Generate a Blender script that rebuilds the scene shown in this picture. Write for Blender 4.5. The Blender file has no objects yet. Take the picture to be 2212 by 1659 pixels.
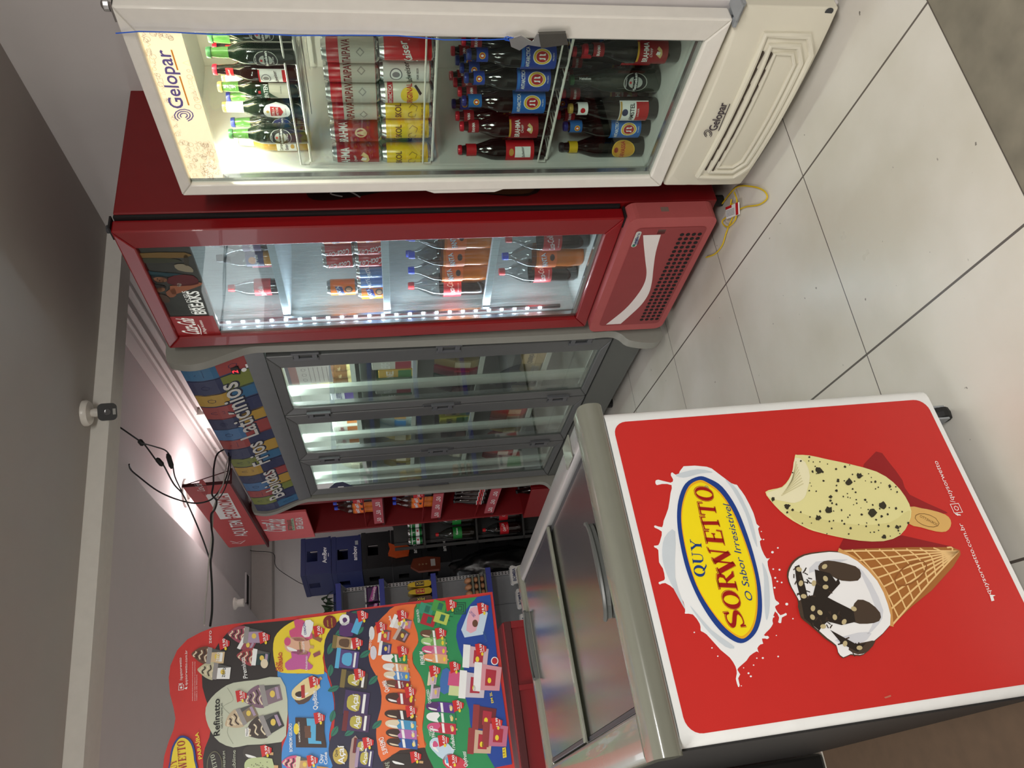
import bpy, bmesh, math, random
from mathutils import Vector, Matrix
random.seed(7)
PI = math.pi
S = bpy.context.scene
COL = S.collection
# ------------------------------------------------------------------ camera
CAMH = 1.35
YAW, PITCH, ROLL, FPX = 0.4219, 0.1742, -0.0645, 1639.8
_f = Vector((math.sin(YAW)*math.cos(PITCH), math.cos(YAW)*math.cos(PITCH), -math.sin(PITCH)))
_r = Vector((math.cos(YAW), -math.sin(YAW), 0)); _u = _r.cross(_f)
_R = _r*math.cos(ROLL) + _u*math.sin(ROLL); _U = -_r*math.sin(ROLL) + _u*math.cos(ROLL)
cam = bpy.data.cameras.new('camera'); camo = bpy.data.objects.new('camera', cam); COL.objects.link(camo)
# the phone was held upright and the picture is stored on its side: image right = down, image up = right
m = Matrix((( -_U.x, _R.x, -_f.x, 0), (-_U.y, _R.y, -_f.y, 0), (-_U.z, _R.z, -_f.z, CAMH), (0, 0, 0, 1)))
camo.matrix_world = m
cam.sensor_fit = 'HORIZONTAL'; cam.sensor_width = 36; cam.lens = 36*FPX/2212; cam.clip_start = .02; cam.clip_end = 60
S.camera = camo
S.view_settings.view_transform = 'Standard'; S.view_settings.look = 'None'; S.view_settings.gamma = 1
S.view_settings.use_curve_mapping = False; S.view_settings.exposure = 0.0
w = bpy.data.worlds.new('world'); S.world = w; w.use_nodes = True
w.node_tree.nodes['Background'].inputs[0].default_value = (.75, .8, .9, 1); w.node_tree.nodes['Background'].inputs[1].default_value = .06
def area(name, loc, rot, sx, sy, power, col=(1, 1, 1), spread=PI):
    l = bpy.data.lights.new(name, 'AREA'); l.shape = 'RECTANGLE'; l.size = sx; l.size_y = sy; l.energy = power; l.color = col; l.spread = spread
    o = bpy.data.objects.new(name, l); COL.objects.link(o); o.location = loc; o.rotation_euler = rot; return o
# lamp of the front room, behind and above the photographer
area('front_room_light', (-.05, -1.3, 2.40), (math.radians(30), 0, 0), 1.3, .5, 96, (1, .97, .92))
area('side_fill_light', (-1.4, .9, 2.44), (0, 0, 0), .5, 1.0, 22, (1, .96, .9))  # unseen fill light added to brighten the left of the room
area('middle_fill_light', (-1.0, 2.05, 2.44), (0, 0, 0), .3, 1.0, 30, (1, .97, .92))  # unseen fill added to lift the poster and the near ceiling
area('back_fill_light', (-1.5, 6.1, 2.60), (0, 0, 0), 2.2, 2.6, 46, (.95, .97, 1))  # unseen soft fill added to brighten the back room

def ray(x, y):
    return _f + _R*(((1659-y)-829.5)/FPX) - _U*((x-1106)/FPX)
C0 = Vector((0, 0, CAMH))
def onz(x, y, z): d = ray(x, y); return C0 + d*((z-CAMH)/d.z)
def atY(x, y, Y): d = ray(x, y); return C0 + d*(Y/d.y)
def atX(x, y, X): d = ray(x, y); return C0 + d*(X/d.x)

# ------------------------------------------------------------------ materials
def lin(c):
    o = []
    for v in c[:3]:
        v = v/255.; o.append(v/12.92 if v <= .04045 else ((v+.055)/1.055)**2.4)
    return o
MATS = {}
def mat(name, rgb=(200, 200, 200), rough=.5, metal=0., emit=0., var=.06, bump=0., scale=25., trans=0., alpha=1., coat=0., spec=.5):
    if name in MATS: return MATS[name]
    m = bpy.data.materials.new(name); m.use_nodes = True; nt = m.node_tree; N = nt.nodes; L = nt.links
    b = N['Principled BSDF']; c = lin(rgb)
    b.inputs['Roughness'].default_value = rough; b.inputs['Metallic'].default_value = metal
    b.inputs['Specular IOR Level'].default_value = spec; b.inputs['Coat Weight'].default_value = coat
    b.inputs['Transmission Weight'].default_value = trans; b.inputs['Alpha'].default_value = alpha
    tc = N.new('ShaderNodeTexCoord'); nz = N.new('ShaderNodeTexNoise'); nz.inputs['Scale'].default_value = scale; nz.inputs['Detail'].default_value = 3
    L.new(tc.outputs['Object'], nz.inputs['Vector'])
    mx = N.new('ShaderNodeMix'); mx.data_type = 'RGBA'
    mx.inputs['A'].default_value = (*[v*(1-var) for v in c], 1); mx.inputs['B'].default_value = (*[min(1, v*(1+var)) for v in c], 1)
    L.new(nz.outputs['Fac'], mx.inputs['Factor']); L.new(mx.outputs['Result'], b.inputs['Base Color'])
    if emit:
        L.new(mx.outputs['Result'], b.inputs['Emission Color']); b.inputs['Emission Strength'].default_value = emit
    if bump:
        bp = N.new('ShaderNodeBump'); bp.inputs['Strength'].default_value = bump; bp.inputs['Distance'].default_value = .004
        L.new(nz.outputs['Fac'], bp.inputs['Height']); L.new(bp.outputs['Normal'], b.inputs['Normal'])
    MATS[name] = m; return m
def glassmat(name, tint=(235, 245, 240), fac=.10, rough=.02, fres=True, streak=0., refl=.3):
    m = bpy.data.materials.new(name); m.use_nodes = True; nt = m.node_tree; N = nt.nodes; L = nt.links
    for n in list(N):
        if n.type != 'OUTPUT_MATERIAL': N.remove(n)
    out = [n for n in N if n.type == 'OUTPUT_MATERIAL'][0]
    t = N.new('ShaderNodeBsdfTransparent'); t.inputs[0].default_value = (*lin(tint), 1)
    g = N.new('ShaderNodeBsdfGlossy'); g.inputs['Roughness'].default_value = rough; g.inputs[0].default_value = (1, 1, 1, 1)
    fr = N.new('ShaderNodeFresnel'); fr.inputs[0].default_value = 1.45
    ma = N.new('ShaderNodeMath'); ma.operation = 'MULTIPLY_ADD'; ma.inputs[1].default_value = refl; ma.inputs[2].default_value = fac*.1
    L.new(fr.outputs[0], ma.inputs[0])
    mx = N.new('ShaderNodeMixShader'); L.new(ma.outputs[0], mx.inputs[0]); L.new(t.outputs[0], mx.inputs[1]); L.new(g.outputs[0], mx.inputs[2])
    last = mx
    if streak:   # crinkled clear film: whitish scattering streaks
        tc = N.new('ShaderNodeTexCoord'); mp = N.new('ShaderNodeMapping'); mp.inputs['Scale'].default_value = (60, 60, 3)
        nz = N.new('ShaderNodeTexNoise'); nz.inputs['Scale'].default_value = 3; nz.inputs['Detail'].default_value = 6
        L.new(tc.outputs['Object'], mp.inputs[0]); L.new(mp.outputs[0], nz.inputs['Vector'])
        cr = N.new('ShaderNodeMapRange'); cr.inputs[1].default_value = .5; cr.inputs[2].default_value = .85; cr.inputs[3].default_value = .0; cr.inputs[4].default_value = streak
        L.new(nz.outputs['Fac'], cr.inputs[0])
        d = N.new('ShaderNodeBsdfTranslucent'); d.inputs[0].default_value = (.95, .97, 1, 1)
        m2 = N.new('ShaderNodeMixShader'); L.new(cr.outputs[0], m2.inputs[0]); L.new(mx.outputs[0], m2.inputs[1]); L.new(d.outputs[0], m2.inputs[2]); last = m2
        bp = N.new('ShaderNodeBump'); bp.inputs['Strength'].default_value = .5; bp.inputs['Distance'].default_value = .003
        L.new(nz.outputs['Fac'], bp.inputs['Height']); L.new(bp.outputs['Normal'], g.inputs['Normal'])
    L.new(last.outputs[0], out.inputs[0]); MATS[name] = m; return m
M = {}
def mm(k, *a, **kw): M[k] = mat(k, *a, **kw); return M[k]
mm('enamel_white', (226, 222, 214), .32, bump=.03, coat=.2)
mm('cream_plastic', (218, 213, 196), .45, bump=.05, var=.05, scale=6)
mm('side_white', (205, 200, 200), .4)
mm('liner_white', (222, 225, 222), .45)
mm('red_enamel', (134, 11, 18), .3, coat=.2)
mm('dark_red_enamel', (120, 10, 16), .4)
mm('rack_red', (122, 12, 20), .42)
mm('pink_plastic', (172, 82, 82), .5, bump=.04)
mm('black_rubber', (18, 18, 20), .6)
mm('dark_void', (14, 14, 15), .8)
mm('grey_plastic', (104, 104, 104), .42, bump=.02)
mm('grey_frame', (92, 94, 94), .38)
mm('dark_grey', (52, 54, 58), .45)
mm('light_grey', (158, 158, 150), .4)
mm('cap_grey', (120, 121, 110), .22, coat=.4)
mm('rail_grey', (165, 165, 165), .3, metal=.4)
mm('aluminium', (180, 182, 184), .25, metal=.9)
mm('chrome', (210, 210, 212), .12, metal=1.)
mm('wire_white', (225, 225, 220), .4)
mm('panel_white', (238, 240, 240), .35, bump=.02)
mm('paint_red', (202, 40, 36), .4, var=.03)
mm('print_white', (240, 242, 242), .5)
mm('black', (12, 12, 12), .5); mm('ink', (24, 24, 26), .6)
mm('blue_plastic', (22, 50, 150), .4); mm('shelf_blue', (52, 62, 150), .4)
mm('crate_blue', (16, 30, 84), .5); mm('crate_black', (14, 15, 18), .5)
mm('bag_black', (10, 12, 13), .3, bump=.6, scale=14)
mm('steel_grey', (150, 154, 158), .4); mm('yellow_wire', (224, 190, 30), .5); mm('blue_cord', (30, 90, 200), .5)
mm('cardboard', (84, 66, 50), .85, var=.2)
def col(r, g, b, rough=.45, **k):
    n = 'print_%02x%02x%02x' % (r, g, b); return mat(n, (r, g, b), rough, var=.02, **k)
GLASS = glassmat('door_glass', (249, 252, 250), .03, refl=.07)
GLASS2 = glassmat('cloudy_glass', (246, 250, 247), .25, refl=.35)
FILM = glassmat('film_glass', (240, 245, 248), .12, .05, streak=.18, refl=.03)
LIDG = glassmat('lid_glass', (190, 194, 180), 2., .22, refl=1.2)
CLEAR = glassmat('clear_plastic', (225, 228, 228), .3, .05)

# ------------------------------------------------------------------ mesh helpers
class MB:
    def __init__(s): s.v = []; s.f = []; s.m = []; s.mats = []
    def mi(s, m):
        if m not in s.mats: s.mats.append(m)
        return s.mats.index(m)
    def add(s, vs, fs, m):
        n = len(s.v); s.v += [tuple(v) for v in vs]; k = s.mi(m)
        for f in fs: s.f.append([i+n for i in f]); s.m.append(k)
        return s
    def box(s, x0, x1, y0, y1, z0, z1, m, skip=''):
        vs = [(x, y, z) for x in (x0, x1) for y in (y0, y1) for z in (z0, z1)]
        fs = {'l': (0, 1, 3, 2), 'r': (4, 6, 7, 5), 'f': (0, 4, 5, 1), 'b': (2, 3, 7, 6), 'd': (0, 2, 6, 4), 'u': (1, 5, 7, 3)}
        return s.add(vs, [f for k, f in fs.items() if k not in skip], m)
    def lathe(s, prof, m, c=(0, 0, 0), seg=20, mats=None, caps=True):
        n = len(prof)
        vs = [(c[0]+r*math.cos(2*PI*k/seg), c[1]+r*math.sin(2*PI*k/seg), c[2]+z) for r, z in prof for k in range(seg)]
        for i in range(n-1):
            pass
        base = len(s.v); s.v += vs
        for i in range(n-1):
            k2 = s.mi(mats[i] if mats else m)
            for k in range(seg):
                s.f.append([base+i*seg+k, base+i*seg+(k+1) % seg, base+(i+1)*seg+(k+1) % seg, base+(i+1)*seg+k]); s.m.append(k2)
        if caps:
            s.f.append([base+k for k in range(seg)][::-1]); s.m.append(s.mi(mats[0] if mats else m))
            s.f.append([base+(n-1)*seg+k for k in range(seg)]); s.m.append(s.mi(mats[-1] if mats else m))
        return s
    def tube(s, pts, r, m, seg=6, cap=True):
        P = [Vector(p) for p in pts]; base = len(s.v); k2 = s.mi(m); n = len(P)
        prev = None
        for i, p in enumerate(P):
            t = (P[min(i+1, n-1)] - P[max(i-1, 0)]).normalized()
            if prev is None: a = t.orthogonal().normalized()
            else:
                a = prev - t*prev.dot(t); a = a.normalized() if a.length > 1e-6 else t.orthogonal().normalized()
            prev = a; b = t.cross(a)
            rr = r[i] if isinstance(r, (list, tuple)) else r
            for k in range(seg):
                q = p + (a*math.cos(2*PI*k/seg) + b*math.sin(2*PI*k/seg))*rr; s.v.append(tuple(q))
        for i in range(n-1):
            for k in range(seg):
                s.f.append([base+i*seg+k, base+i*seg+(k+1) % seg, base+(i+1)*seg+(k+1) % seg, base+(i+1)*seg+k]); s.m.append(k2)
        if cap:
            s.f.append([base+k for k in range(seg)][::-1]); s.m.append(k2); s.f.append([base+(n-1)*seg+k for k in range(seg)]); s.m.append(k2)
        return s
    def prism(s, pts, axis, a0, a1, m, m2=None):
        """extrude a 2-D outline along x, y or z from a0 to a1"""
        def P(p, a):
            return {'x': (a, p[0], p[1]), 'y': (p[0], a, p[1]), 'z': (p[0], p[1], a)}[axis]
        n = len(pts)
        s.add([P(p, a0) for p in pts]+[P(p, a1) for p in pts], [[i, (i+1) % n, n+(i+1) % n, n+i] for i in range(n)], m)
        s.add([P(p, a0) for p in pts], [list(range(n))[::-1]], m2 or m); s.add([P(p, a1) for p in pts], [list(range(n))], m2 or m)
        return s
    def build(s, name, parent=None, bevel=0, smooth=False, loc=None, rz=0, seg=2):
        me = bpy.data.meshes.new(name); me.from_pydata(s.v, [], s.f)
        for mt in s.mats: me.materials.append(mt)
        me.polygons.foreach_set('material_index', s.m)
        if smooth: me.polygons.foreach_set('use_smooth', [True]*len(s.f))
        bm = bmesh.new(); bm.from_mesh(me); bmesh.ops.recalc_face_normals(bm, faces=bm.faces); bm.to_mesh(me); bm.free()
        me.update()
        o = bpy.data.objects.new(name, me); COL.objects.link(o)
        if parent: o.parent = parent
        if loc is not None: o.location = loc; o.rotation_euler = (0, 0, rz)
        if bevel:
            b = o.modifiers.new('bevel', 'BEVEL'); b.width = bevel; b.segments = seg; b.limit_method = 'ANGLE'; b.angle_limit = math.radians(40)
        if smooth:
            try: me.set_sharp_from_angle(angle=math.radians(42))
            except Exception: pass
        return o
def tag(o, label, cat, group=None, kind=None):
    if label: o['label'] = label
    if cat: o['category'] = cat
    if group: o['group'] = group
    if kind: o['kind'] = kind
    return o
def thing(name, label, cat, loc=(0, 0, 0), rz=0, group=None):
    o = bpy.data.objects.new(name, None); COL.objects.link(o); o.location = loc; o.rotation_euler = (0, 0, rz); o.empty_display_size = .05
    return tag(o, label, cat, group)
def struct(name, mb, **k):
    o = mb.build(name, **k); o['kind'] = 'structure'; return o
def dup(root, loc, rz, label=None, group=None):
    r = root.copy(); COL.objects.link(r); r.location = loc; r.rotation_euler = (0, 0, rz)
    if label: r['label'] = label
    if group: r['group'] = group
    for ch in KIDS.get(root.name, []):
        c = ch.copy(); COL.objects.link(c); c.parent = r
    return r
KIDS = {}
class Fr:
    """a standing frame: local x = viewer's right, local y = into the thing, z up"""
    def __init__(s, o, rz):
        s.o = Vector(o); s.rz = rz; s.M = Matrix.Translation(s.o) @ Matrix.Rotation(rz, 4, 'Z'); s.I = s.M.inverted()
    def w(s, x, y, z): return s.M @ Vector((x, y, z))
    def loc(s, px, py, dep=0.):
        n = (s.M.to_3x3() @ Vector((0, 1, 0))); d = ray(px, py); t = ((s.w(0, dep, 0)-C0).dot(n))/d.dot(n); return s.I @ (C0+d*t)
def locx(fr, px, py, X):
    n = (fr.M.to_3x3() @ Vector((1, 0, 0))); d = ray(px, py); t = ((fr.w(X, 0, 0)-C0).dot(n))/d.dot(n); return fr.I @ (C0+d*t)
def smoothpts(pts, k=4, closed=True):
    n = len(pts); out = []
    for i in range(n if closed else n-1):
        g = lambda j: pts[j % n] if closed else pts[max(0, min(n-1, j))]
        p0, p1, p2, p3 = g(i-1), g(i), g(i+1), g(i+2)
        for q in range(k):
            t = q/k
            out.append(tuple(.5*(2*p1[c]+(-p0[c]+p2[c])*t+(2*p0[c]-5*p1[c]+4*p2[c]-p3[c])*t*t+(-p0[c]+3*p1[c]-3*p2[c]+p3[c])*t**3) for c in range(len(p1))))
    if not closed: out.append(tuple(pts[-1]))
    return out
def rrect(x0, x1, z0, z1, r, k=5):
    out = []
    for cx, cz, a in ((x1-r, z1-r, 0), (x0+r, z1-r, 90), (x0+r, z0+r, 180), (x1-r, z0+r, 270)):
        for i in range(k+1):
            t = math.radians(a+90*i/k); out.append((cx+r*math.cos(t), cz+r*math.sin(t)))
    return out
TXT = {}
def textmesh(s, bold=0.):
    key = (s, bold)
    if key in TXT: return TXT[key]
    cu = bpy.data.curves.new('t', 'FONT'); cu.body = s; cu.size = 1; cu.offset = bold; cu.resolution_u = 3; cu.fill_mode = 'FRONT'
    o = bpy.data.objects.new('t', cu); COL.objects.link(o)
    dg = bpy.context.evaluated_depsgraph_get(); me = bpy.data.meshes.new_from_object(o.evaluated_get(dg))
    vs = [(v.co.x, v.co.y) for v in me.vertices]; fs = [tuple(p.vertices) for p in me.polygons]
    bpy.data.objects.remove(o); bpy.data.curves.remove(cu); bpy.data.meshes.remove(me)
    x0 = min([v[0] for v in vs], default=0); x1 = max([v[0] for v in vs], default=1)
    vs = [((x-x0), y/.70) for x, y in vs]   # cap height -> 1
    TXT[key] = (vs, fs, (x1-x0)); return TXT[key]
# a small high-contrast serif alphabet drawn with variable-width strokes (cap height 1)
def _ring(w, t, n=20, th=.05):
    return [(w/2+(w/2-t/2)*math.cos(2*PI*i/n), .5+(.5-th/2)*math.sin(2*PI*i/n), th+(t-th)*abs(math.cos(2*PI*i/n))) for i in range(n+1)]
SER = {
 'O': (.82, [_ring(.82, .2)]), 'Q': (.82, [_ring(.82, .2), [(.42, .2, .05), (.6, -.02, .13), (.8, -.18, .1), (.92, -.16, .03)]]),
 'U': (.82, [[(.17, 1, .18), (.17, .3, .18), (.25, .08, .1), (.42, .03, .06), (.6, .08, .06), (.67, .3, .06), (.67, 1, .06)], [(0, .97, .06), (.34, .97, .06)], [(.54, .97, .06), (.8, .97, .06)]]),
 'Y': (.8, [[(.12, 1, .16), (.42, .5, .16)], [(.72, 1, .06), (.44, .5, .06)], [(.42, .52, .18), (.42, 0, .18)], [(-.02, .97, .06), (.3, .97, .06)], [(.56, .97, .06), (.84, .97, .06)], [(.26, .03, .06), (.58, .03, .06)]]),
 'S': (.62, [smoothpts([(.54, .7, .05), (.5, .9, .06), (.3, .97, .07), (.12, .86, .14), (.13, .68, .18), (.32, .5, .2), (.5, .33, .19), (.52, .15, .14), (.34, .03, .07), (.12, .08, .06), (.06, .3, .05)], 3, False), [(.56, .68, .06), (.56, 1, .06)], [(.04, 0, .06), (.04, .32, .06)]]),
 'R': (.82, [[(.2, 1, .2), (.2, 0, .2)], [(.2, .97, .06), (.45, .97, .07), (.62, .88, .17), (.64, .74, .2), (.58, .58, .15), (.4, .5, .06), (.2, .5, .06)], [(.4, .5, .14), (.68, .06, .18), (.84, .03, .08)], [(0, .97, .06), (.4, .97, .06)], [(0, .03, .06), (.4, .03, .06)]]),
 'E': (.7, [[(.2, 1, .2), (.2, 0, .2)], [(0, .97, .06), (.62, .97, .07)], [(.2, .5, .07), (.5, .5, .07)], [(0, .03, .06), (.66, .03, .07)], [(.62, 1, .06), (.62, .72, .05)], [(.66, 0, .06), (.68, .3, .05)], [(.5, .6, .05), (.5, .4, .05)]]),
 'T': (.74, [[(.37, 1, .2), (.37, 0, .2)], [(.02, .97, .07), (.72, .97, .07)], [(.02, 1, .06), (0, .7, .05)], [(.72, 1, .06), (.74, .7, .05)], [(.18, .03, .06), (.56, .03, .06)]]),
 'W': (1.15, [[(.12, 1, .19), (.35, 0, .19)], [(.35, 0, .06), (.58, 1, .07)], [(.54, 1, .19), (.8, 0, .19)], [(.8, 0, .06), (1.02, 1, .07)], [(-.03, .97, .06), (.3, .97, .06)], [(.44, .97, .06), (.72, .97, .06)], [(.9, .97, .06), (1.15, .97, .06)]]),
}
def strokepoly(pts):
    """variable width stroke -> quads"""
    vs = []; fs = []
    n = len(pts)
    for i, p in enumerate(pts):
        a = pts[max(i-1, 0)]; b = pts[min(i+1, n-1)]
        if i in (0, n-1) and abs(pts[0][0]-pts[-1][0])+abs(pts[0][1]-pts[-1][1]) < 1e-6 and n > 3: a = pts[-2]; b = pts[1]
        dx, dy = b[0]-a[0], b[1]-a[1]; l = math.hypot(dx, dy) or 1; nx, ny = -dy/l*p[2]/2, dx/l*p[2]/2
        vs += [(p[0]+nx, p[1]+ny), (p[0]-nx, p[1]-ny)]
    for i in range(n-1): fs.append((2*i, 2*i+1, 2*i+3, 2*i+2))
    return vs, fs
class Decal:
    """printed artwork: flat shapes laid on a plane of its thing.  2-D coords (a,b); fmap gives the local 3-D point"""
    LY = .00035
    def __init__(s, fmap, pxmap=None): s.mb = MB(); s.fmap = fmap; s.px = pxmap
    def add(s, vs, fs, m, L): s.mb.add([s.fmap(a, b, L*s.LY) for a, b in vs], fs, m)
    def poly(s, pts, m, L=1):
        w = getattr(s, 'slice', None)
        if w:      # cut into narrow upright strips so that the print follows a round surface
            x0 = min(q[0] for q in pts); x1 = max(q[0] for q in pts); n = int((x1-x0)/w)+1
            if n > 1:
                for i in range(n):
                    a, b = x0+(x1-x0)*i/n, x0+(x1-x0)*(i+1)/n; P = list(pts)
                    for lim, sg in ((a, 1), (b, -1)):
                        Q = []
                        for k in range(len(P)):
                            u, v = P[k-1], P[k]; iu, iv = (u[0]-lim)*sg >= 0, (v[0]-lim)*sg >= 0
                            if iu != iv: t = (lim-u[0])/(v[0]-u[0]); Q.append((lim, u[1]+(v[1]-u[1])*t))
                            if iv: Q.append(v)
                        P = Q
                        if not P: break
                    if len(P) > 2: s.add(P, [list(range(len(P)))], m, L)
                return
        s.add(pts, [list(range(len(pts)))], m, L)
    def ell(s, cx, cz, rx, rz, m, L=1, rot=0, n=24, a0=0, a1=2*PI):
        c, q = math.cos(rot), math.sin(rot)
        s.poly([(cx+rx*math.cos(t)*c-rz*math.sin(t)*q, cz+rx*math.cos(t)*q+rz*math.sin(t)*c) for t in [a0+(a1-a0)*i/n for i in range(n+(a1-a0 < 6.2))]], m, L)
    def line(s, pts, w, m, L=1, closed=False):
        p = [(x, y, w) for x, y in pts]
        if closed: p.append(p[0])
        vs, fs = strokepoly(p); s.add(vs, fs, m, L)
    def rect(s, x0, x1, z0, z1, m, L=1): s.poly([(x0, z0), (x1, z0), (x1, z1), (x0, z1)], m, L)
    def text(s, t, A, B, h, m, L=3, bold=.0, shear=0., serif=False, up=None):
        """text running from A to B with cap height h"""
        ax, az = A; dx, dz = B[0]-A[0], B[1]-A[1]; W = math.hypot(dx, dz); ex, ez = dx/W, dz/W
        ux, uz = up if up else (-ez, ex)
        if serif:
            items = []; x = 0
            for ch in t:
                gw, st = SER[ch]
                for k in st:
                    vs, fs = strokepoly(k); items.append(([(x+a, b) for a, b in vs], fs))
                x += gw+.09
            nat = x-.09; sx = W/nat
            for vs, fs in items: s.add([(ax+ex*(a*sx+shear*b*h)+ux*b*h, az+ez*(a*sx+shear*b*h)+uz*b*h) for a, b in vs], fs, m, L)
            return
        vs, fs, nat = textmesh(t, bold); sx = W/max(nat, 1e-6)
        s.add([(ax+ex*(a*sx+shear*b*h)+ux*b*h, az+ez*(a*sx+shear*b*h)+uz*b*h) for a, b in vs], fs, m, L)
    def ctext(s, t, cx, cz, h, m, L=3, wmax=None, bold=0., shear=0, rot=0):
        """centred text, natural proportions (squeezed to wmax)"""
        nat = textmesh(t, bold)[2]*h/.70
        W = min(nat, wmax) if wmax else nat; c, q = math.cos(rot), math.sin(rot)
        s.text(t, (cx-W/2*c+h/2*q, cz-W/2*q-h/2*c), (cx+W/2*c+h/2*q, cz+W/2*q-h/2*c), h, m, L, bold, shear)
    # the same drawn through picture positions on this plane
    def pp(s, pts, m, L=1, sm=0): s.poly([s.px(*p) for p in (smoothpts(pts, sm) if sm else pts)], m, L)
    def pe(s, cx, cy, rx, ry, m, L=1, rot=0, n=20):
        c, q = math.cos(rot), math.sin(rot)
        s.pp([(cx+rx*math.cos(t)*c-ry*math.sin(t)*q, cy+rx*math.cos(t)*q+ry*math.sin(t)*c) for t in [2*PI*i/n for i in range(n)]], m, L)
    def pl(s, pts, w, m, L=1, closed=False): s.line([s.px(*p) for p in pts], w, m, L, closed)
    def pt(s, t, A, B, hpx, m, L=3, bold=0., shear=0., serif=False):
        a = s.px(*A); b = s.px(*B); d = math.hypot(A[0]-B[0], A[1]-B[1]); h = hpx*math.hypot(a[0]-b[0], a[1]-b[1])/d
        s.text(t, a, b, h, m, L, bold, shear, serif)
    def build(s, name, parent): return s.mb.build(name, parent)
def front_decal(fr, dep):
    """artwork on the upright plane y=dep of a frame (facing the viewer)"""
    return Decal(lambda a, b, e: (a, dep-e-.0006, b), lambda x, y: (lambda q: (q.x, q.z))(fr.loc(x, y, dep)))
# ================================================================== THE SETTING
TS = .6271; TX, TY = 1.4305, 1.7449      # floor tiles
def tilemat():
    m = bpy.data.materials.new('floor_tiles'); m.use_nodes = True; N = m.node_tree.nodes; L = m.node_tree.links; b = N['Principled BSDF']
    geo = N.new('ShaderNodeNewGeometry'); sep = N.new('ShaderNodeSeparateXYZ'); L.new(geo.outputs['Position'], sep.inputs[0])
    fac = None
    for ax, off in (('X', TX), ('Y', TY)):
        a = N.new('ShaderNodeMath'); a.operation = 'SUBTRACT'; L.new(sep.outputs[ax], a.inputs[0]); a.inputs[1].default_value = off+TS/2
        d = N.new('ShaderNodeMath'); d.operation = 'DIVIDE'; L.new(a.outputs[0], d.inputs[0]); d.inputs[1].default_value = TS
        f = N.new('ShaderNodeMath'); f.operation = 'FLOORED_MODULO' if hasattr(N, 'x') else 'FRACT'; L.new(d.outputs[0], f.inputs[0])
        s2 = N.new('ShaderNodeMath'); s2.operation = 'SUBTRACT'; L.new(f.outputs[0], s2.inputs[0]); s2.inputs[1].default_value = .5
        ab = N.new('ShaderNodeMath'); ab.operation = 'ABSOLUTE'; L.new(s2.outputs[0], ab.inputs[0])
        lt = N.new('ShaderNodeMath'); lt.operation = 'LESS_THAN'; L.new(ab.outputs[0], lt.inputs[0]); lt.inputs[1].default_value = (.0032 if ax == 'X' else .0018)/TS
        if fac is None: fac = lt
        else:
            mx = N.new('ShaderNodeMath'); mx.operation = 'MAXIMUM'; L.new(fac.outputs[0], mx.inputs[0]); L.new(lt.outputs[0], mx.inputs[1]); fac = mx
    nz = N.new('ShaderNodeTexNoise'); nz.inputs['Scale'].default_value = 2.2; nz.inputs['Detail'].default_value = 5; L.new(geo.outputs['Position'], nz.inputs['Vector'])
    cr = N.new('ShaderNodeValToRGB'); cr.color_ramp.elements[0].position = .35; cr.color_ramp.elements[1].position = .62
    cr.color_ramp.elements[0].color = (*lin((203, 198, 186)), 1); cr.color_ramp.elements[1].color = (*lin((218, 214, 206)), 1); L.new(nz.outputs['Fac'], cr.inputs[0])
    n2 = N.new('ShaderNodeTexNoise'); n2.inputs['Scale'].default_value = 38; n2.inputs['Detail'].default_value = 2; L.new(geo.outputs['Position'], n2.inputs['Vector'])
    c2 = N.new('ShaderNodeValToRGB'); c2.color_ramp.elements[0].position = .225; c2.color_ramp.elements[1].position = .25; c2.color_ramp.elements[0].color = (.12, .1, .09, 1); c2.color_ramp.elements[1].color = (1, 1, 1, 1)
    L.new(n2.outputs['Fac'], c2.inputs[0])
    m0 = N.new('ShaderNodeMix'); m0.data_type = 'RGBA'; m0.blend_type = 'MULTIPLY'; m0.inputs['Factor'].default_value = .8; L.new(cr.outputs[0], m0.inputs['A']); L.new(c2.outputs[0], m0.inputs['B'])
    mi = N.new('ShaderNodeMix'); mi.data_type = 'RGBA'; L.new(fac.outputs[0], mi.inputs['Factor']); L.new(m0.outputs['Result'], mi.inputs['A']); mi.inputs['B'].default_value = (*lin((92, 84, 78)), 1)
    L.new(mi.outputs['Result'], b.inputs['Base Color'])
    ro = N.new('ShaderNodeMapRange'); ro.inputs[3].default_value = .22; ro.inputs[4].default_value = .42; L.new(nz.outputs['Fac'], ro.inputs[0]); L.new(ro.outputs[0], b.inputs['Roughness'])
    return m
TILE = tilemat()
PAINT = mat('wall_paint', (214, 210, 208), .7, var=.03, bump=.05, scale=8)
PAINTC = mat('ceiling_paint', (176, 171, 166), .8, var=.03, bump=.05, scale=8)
PAINTB = mat('back_ceiling_paint', (214, 208, 208), .8, var=.03, bump=.05, scale=8)
CONC = mat('concrete', (122, 116, 102), .8, var=.45, bump=.5, scale=11)
XR = 2.25; YF = 8.0
EDGE = TY - TS     # where the tiles stop near the street side
struct('floor', MB().box(-3.2, XR, EDGE, YF, -.06, 0, TILE))
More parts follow.
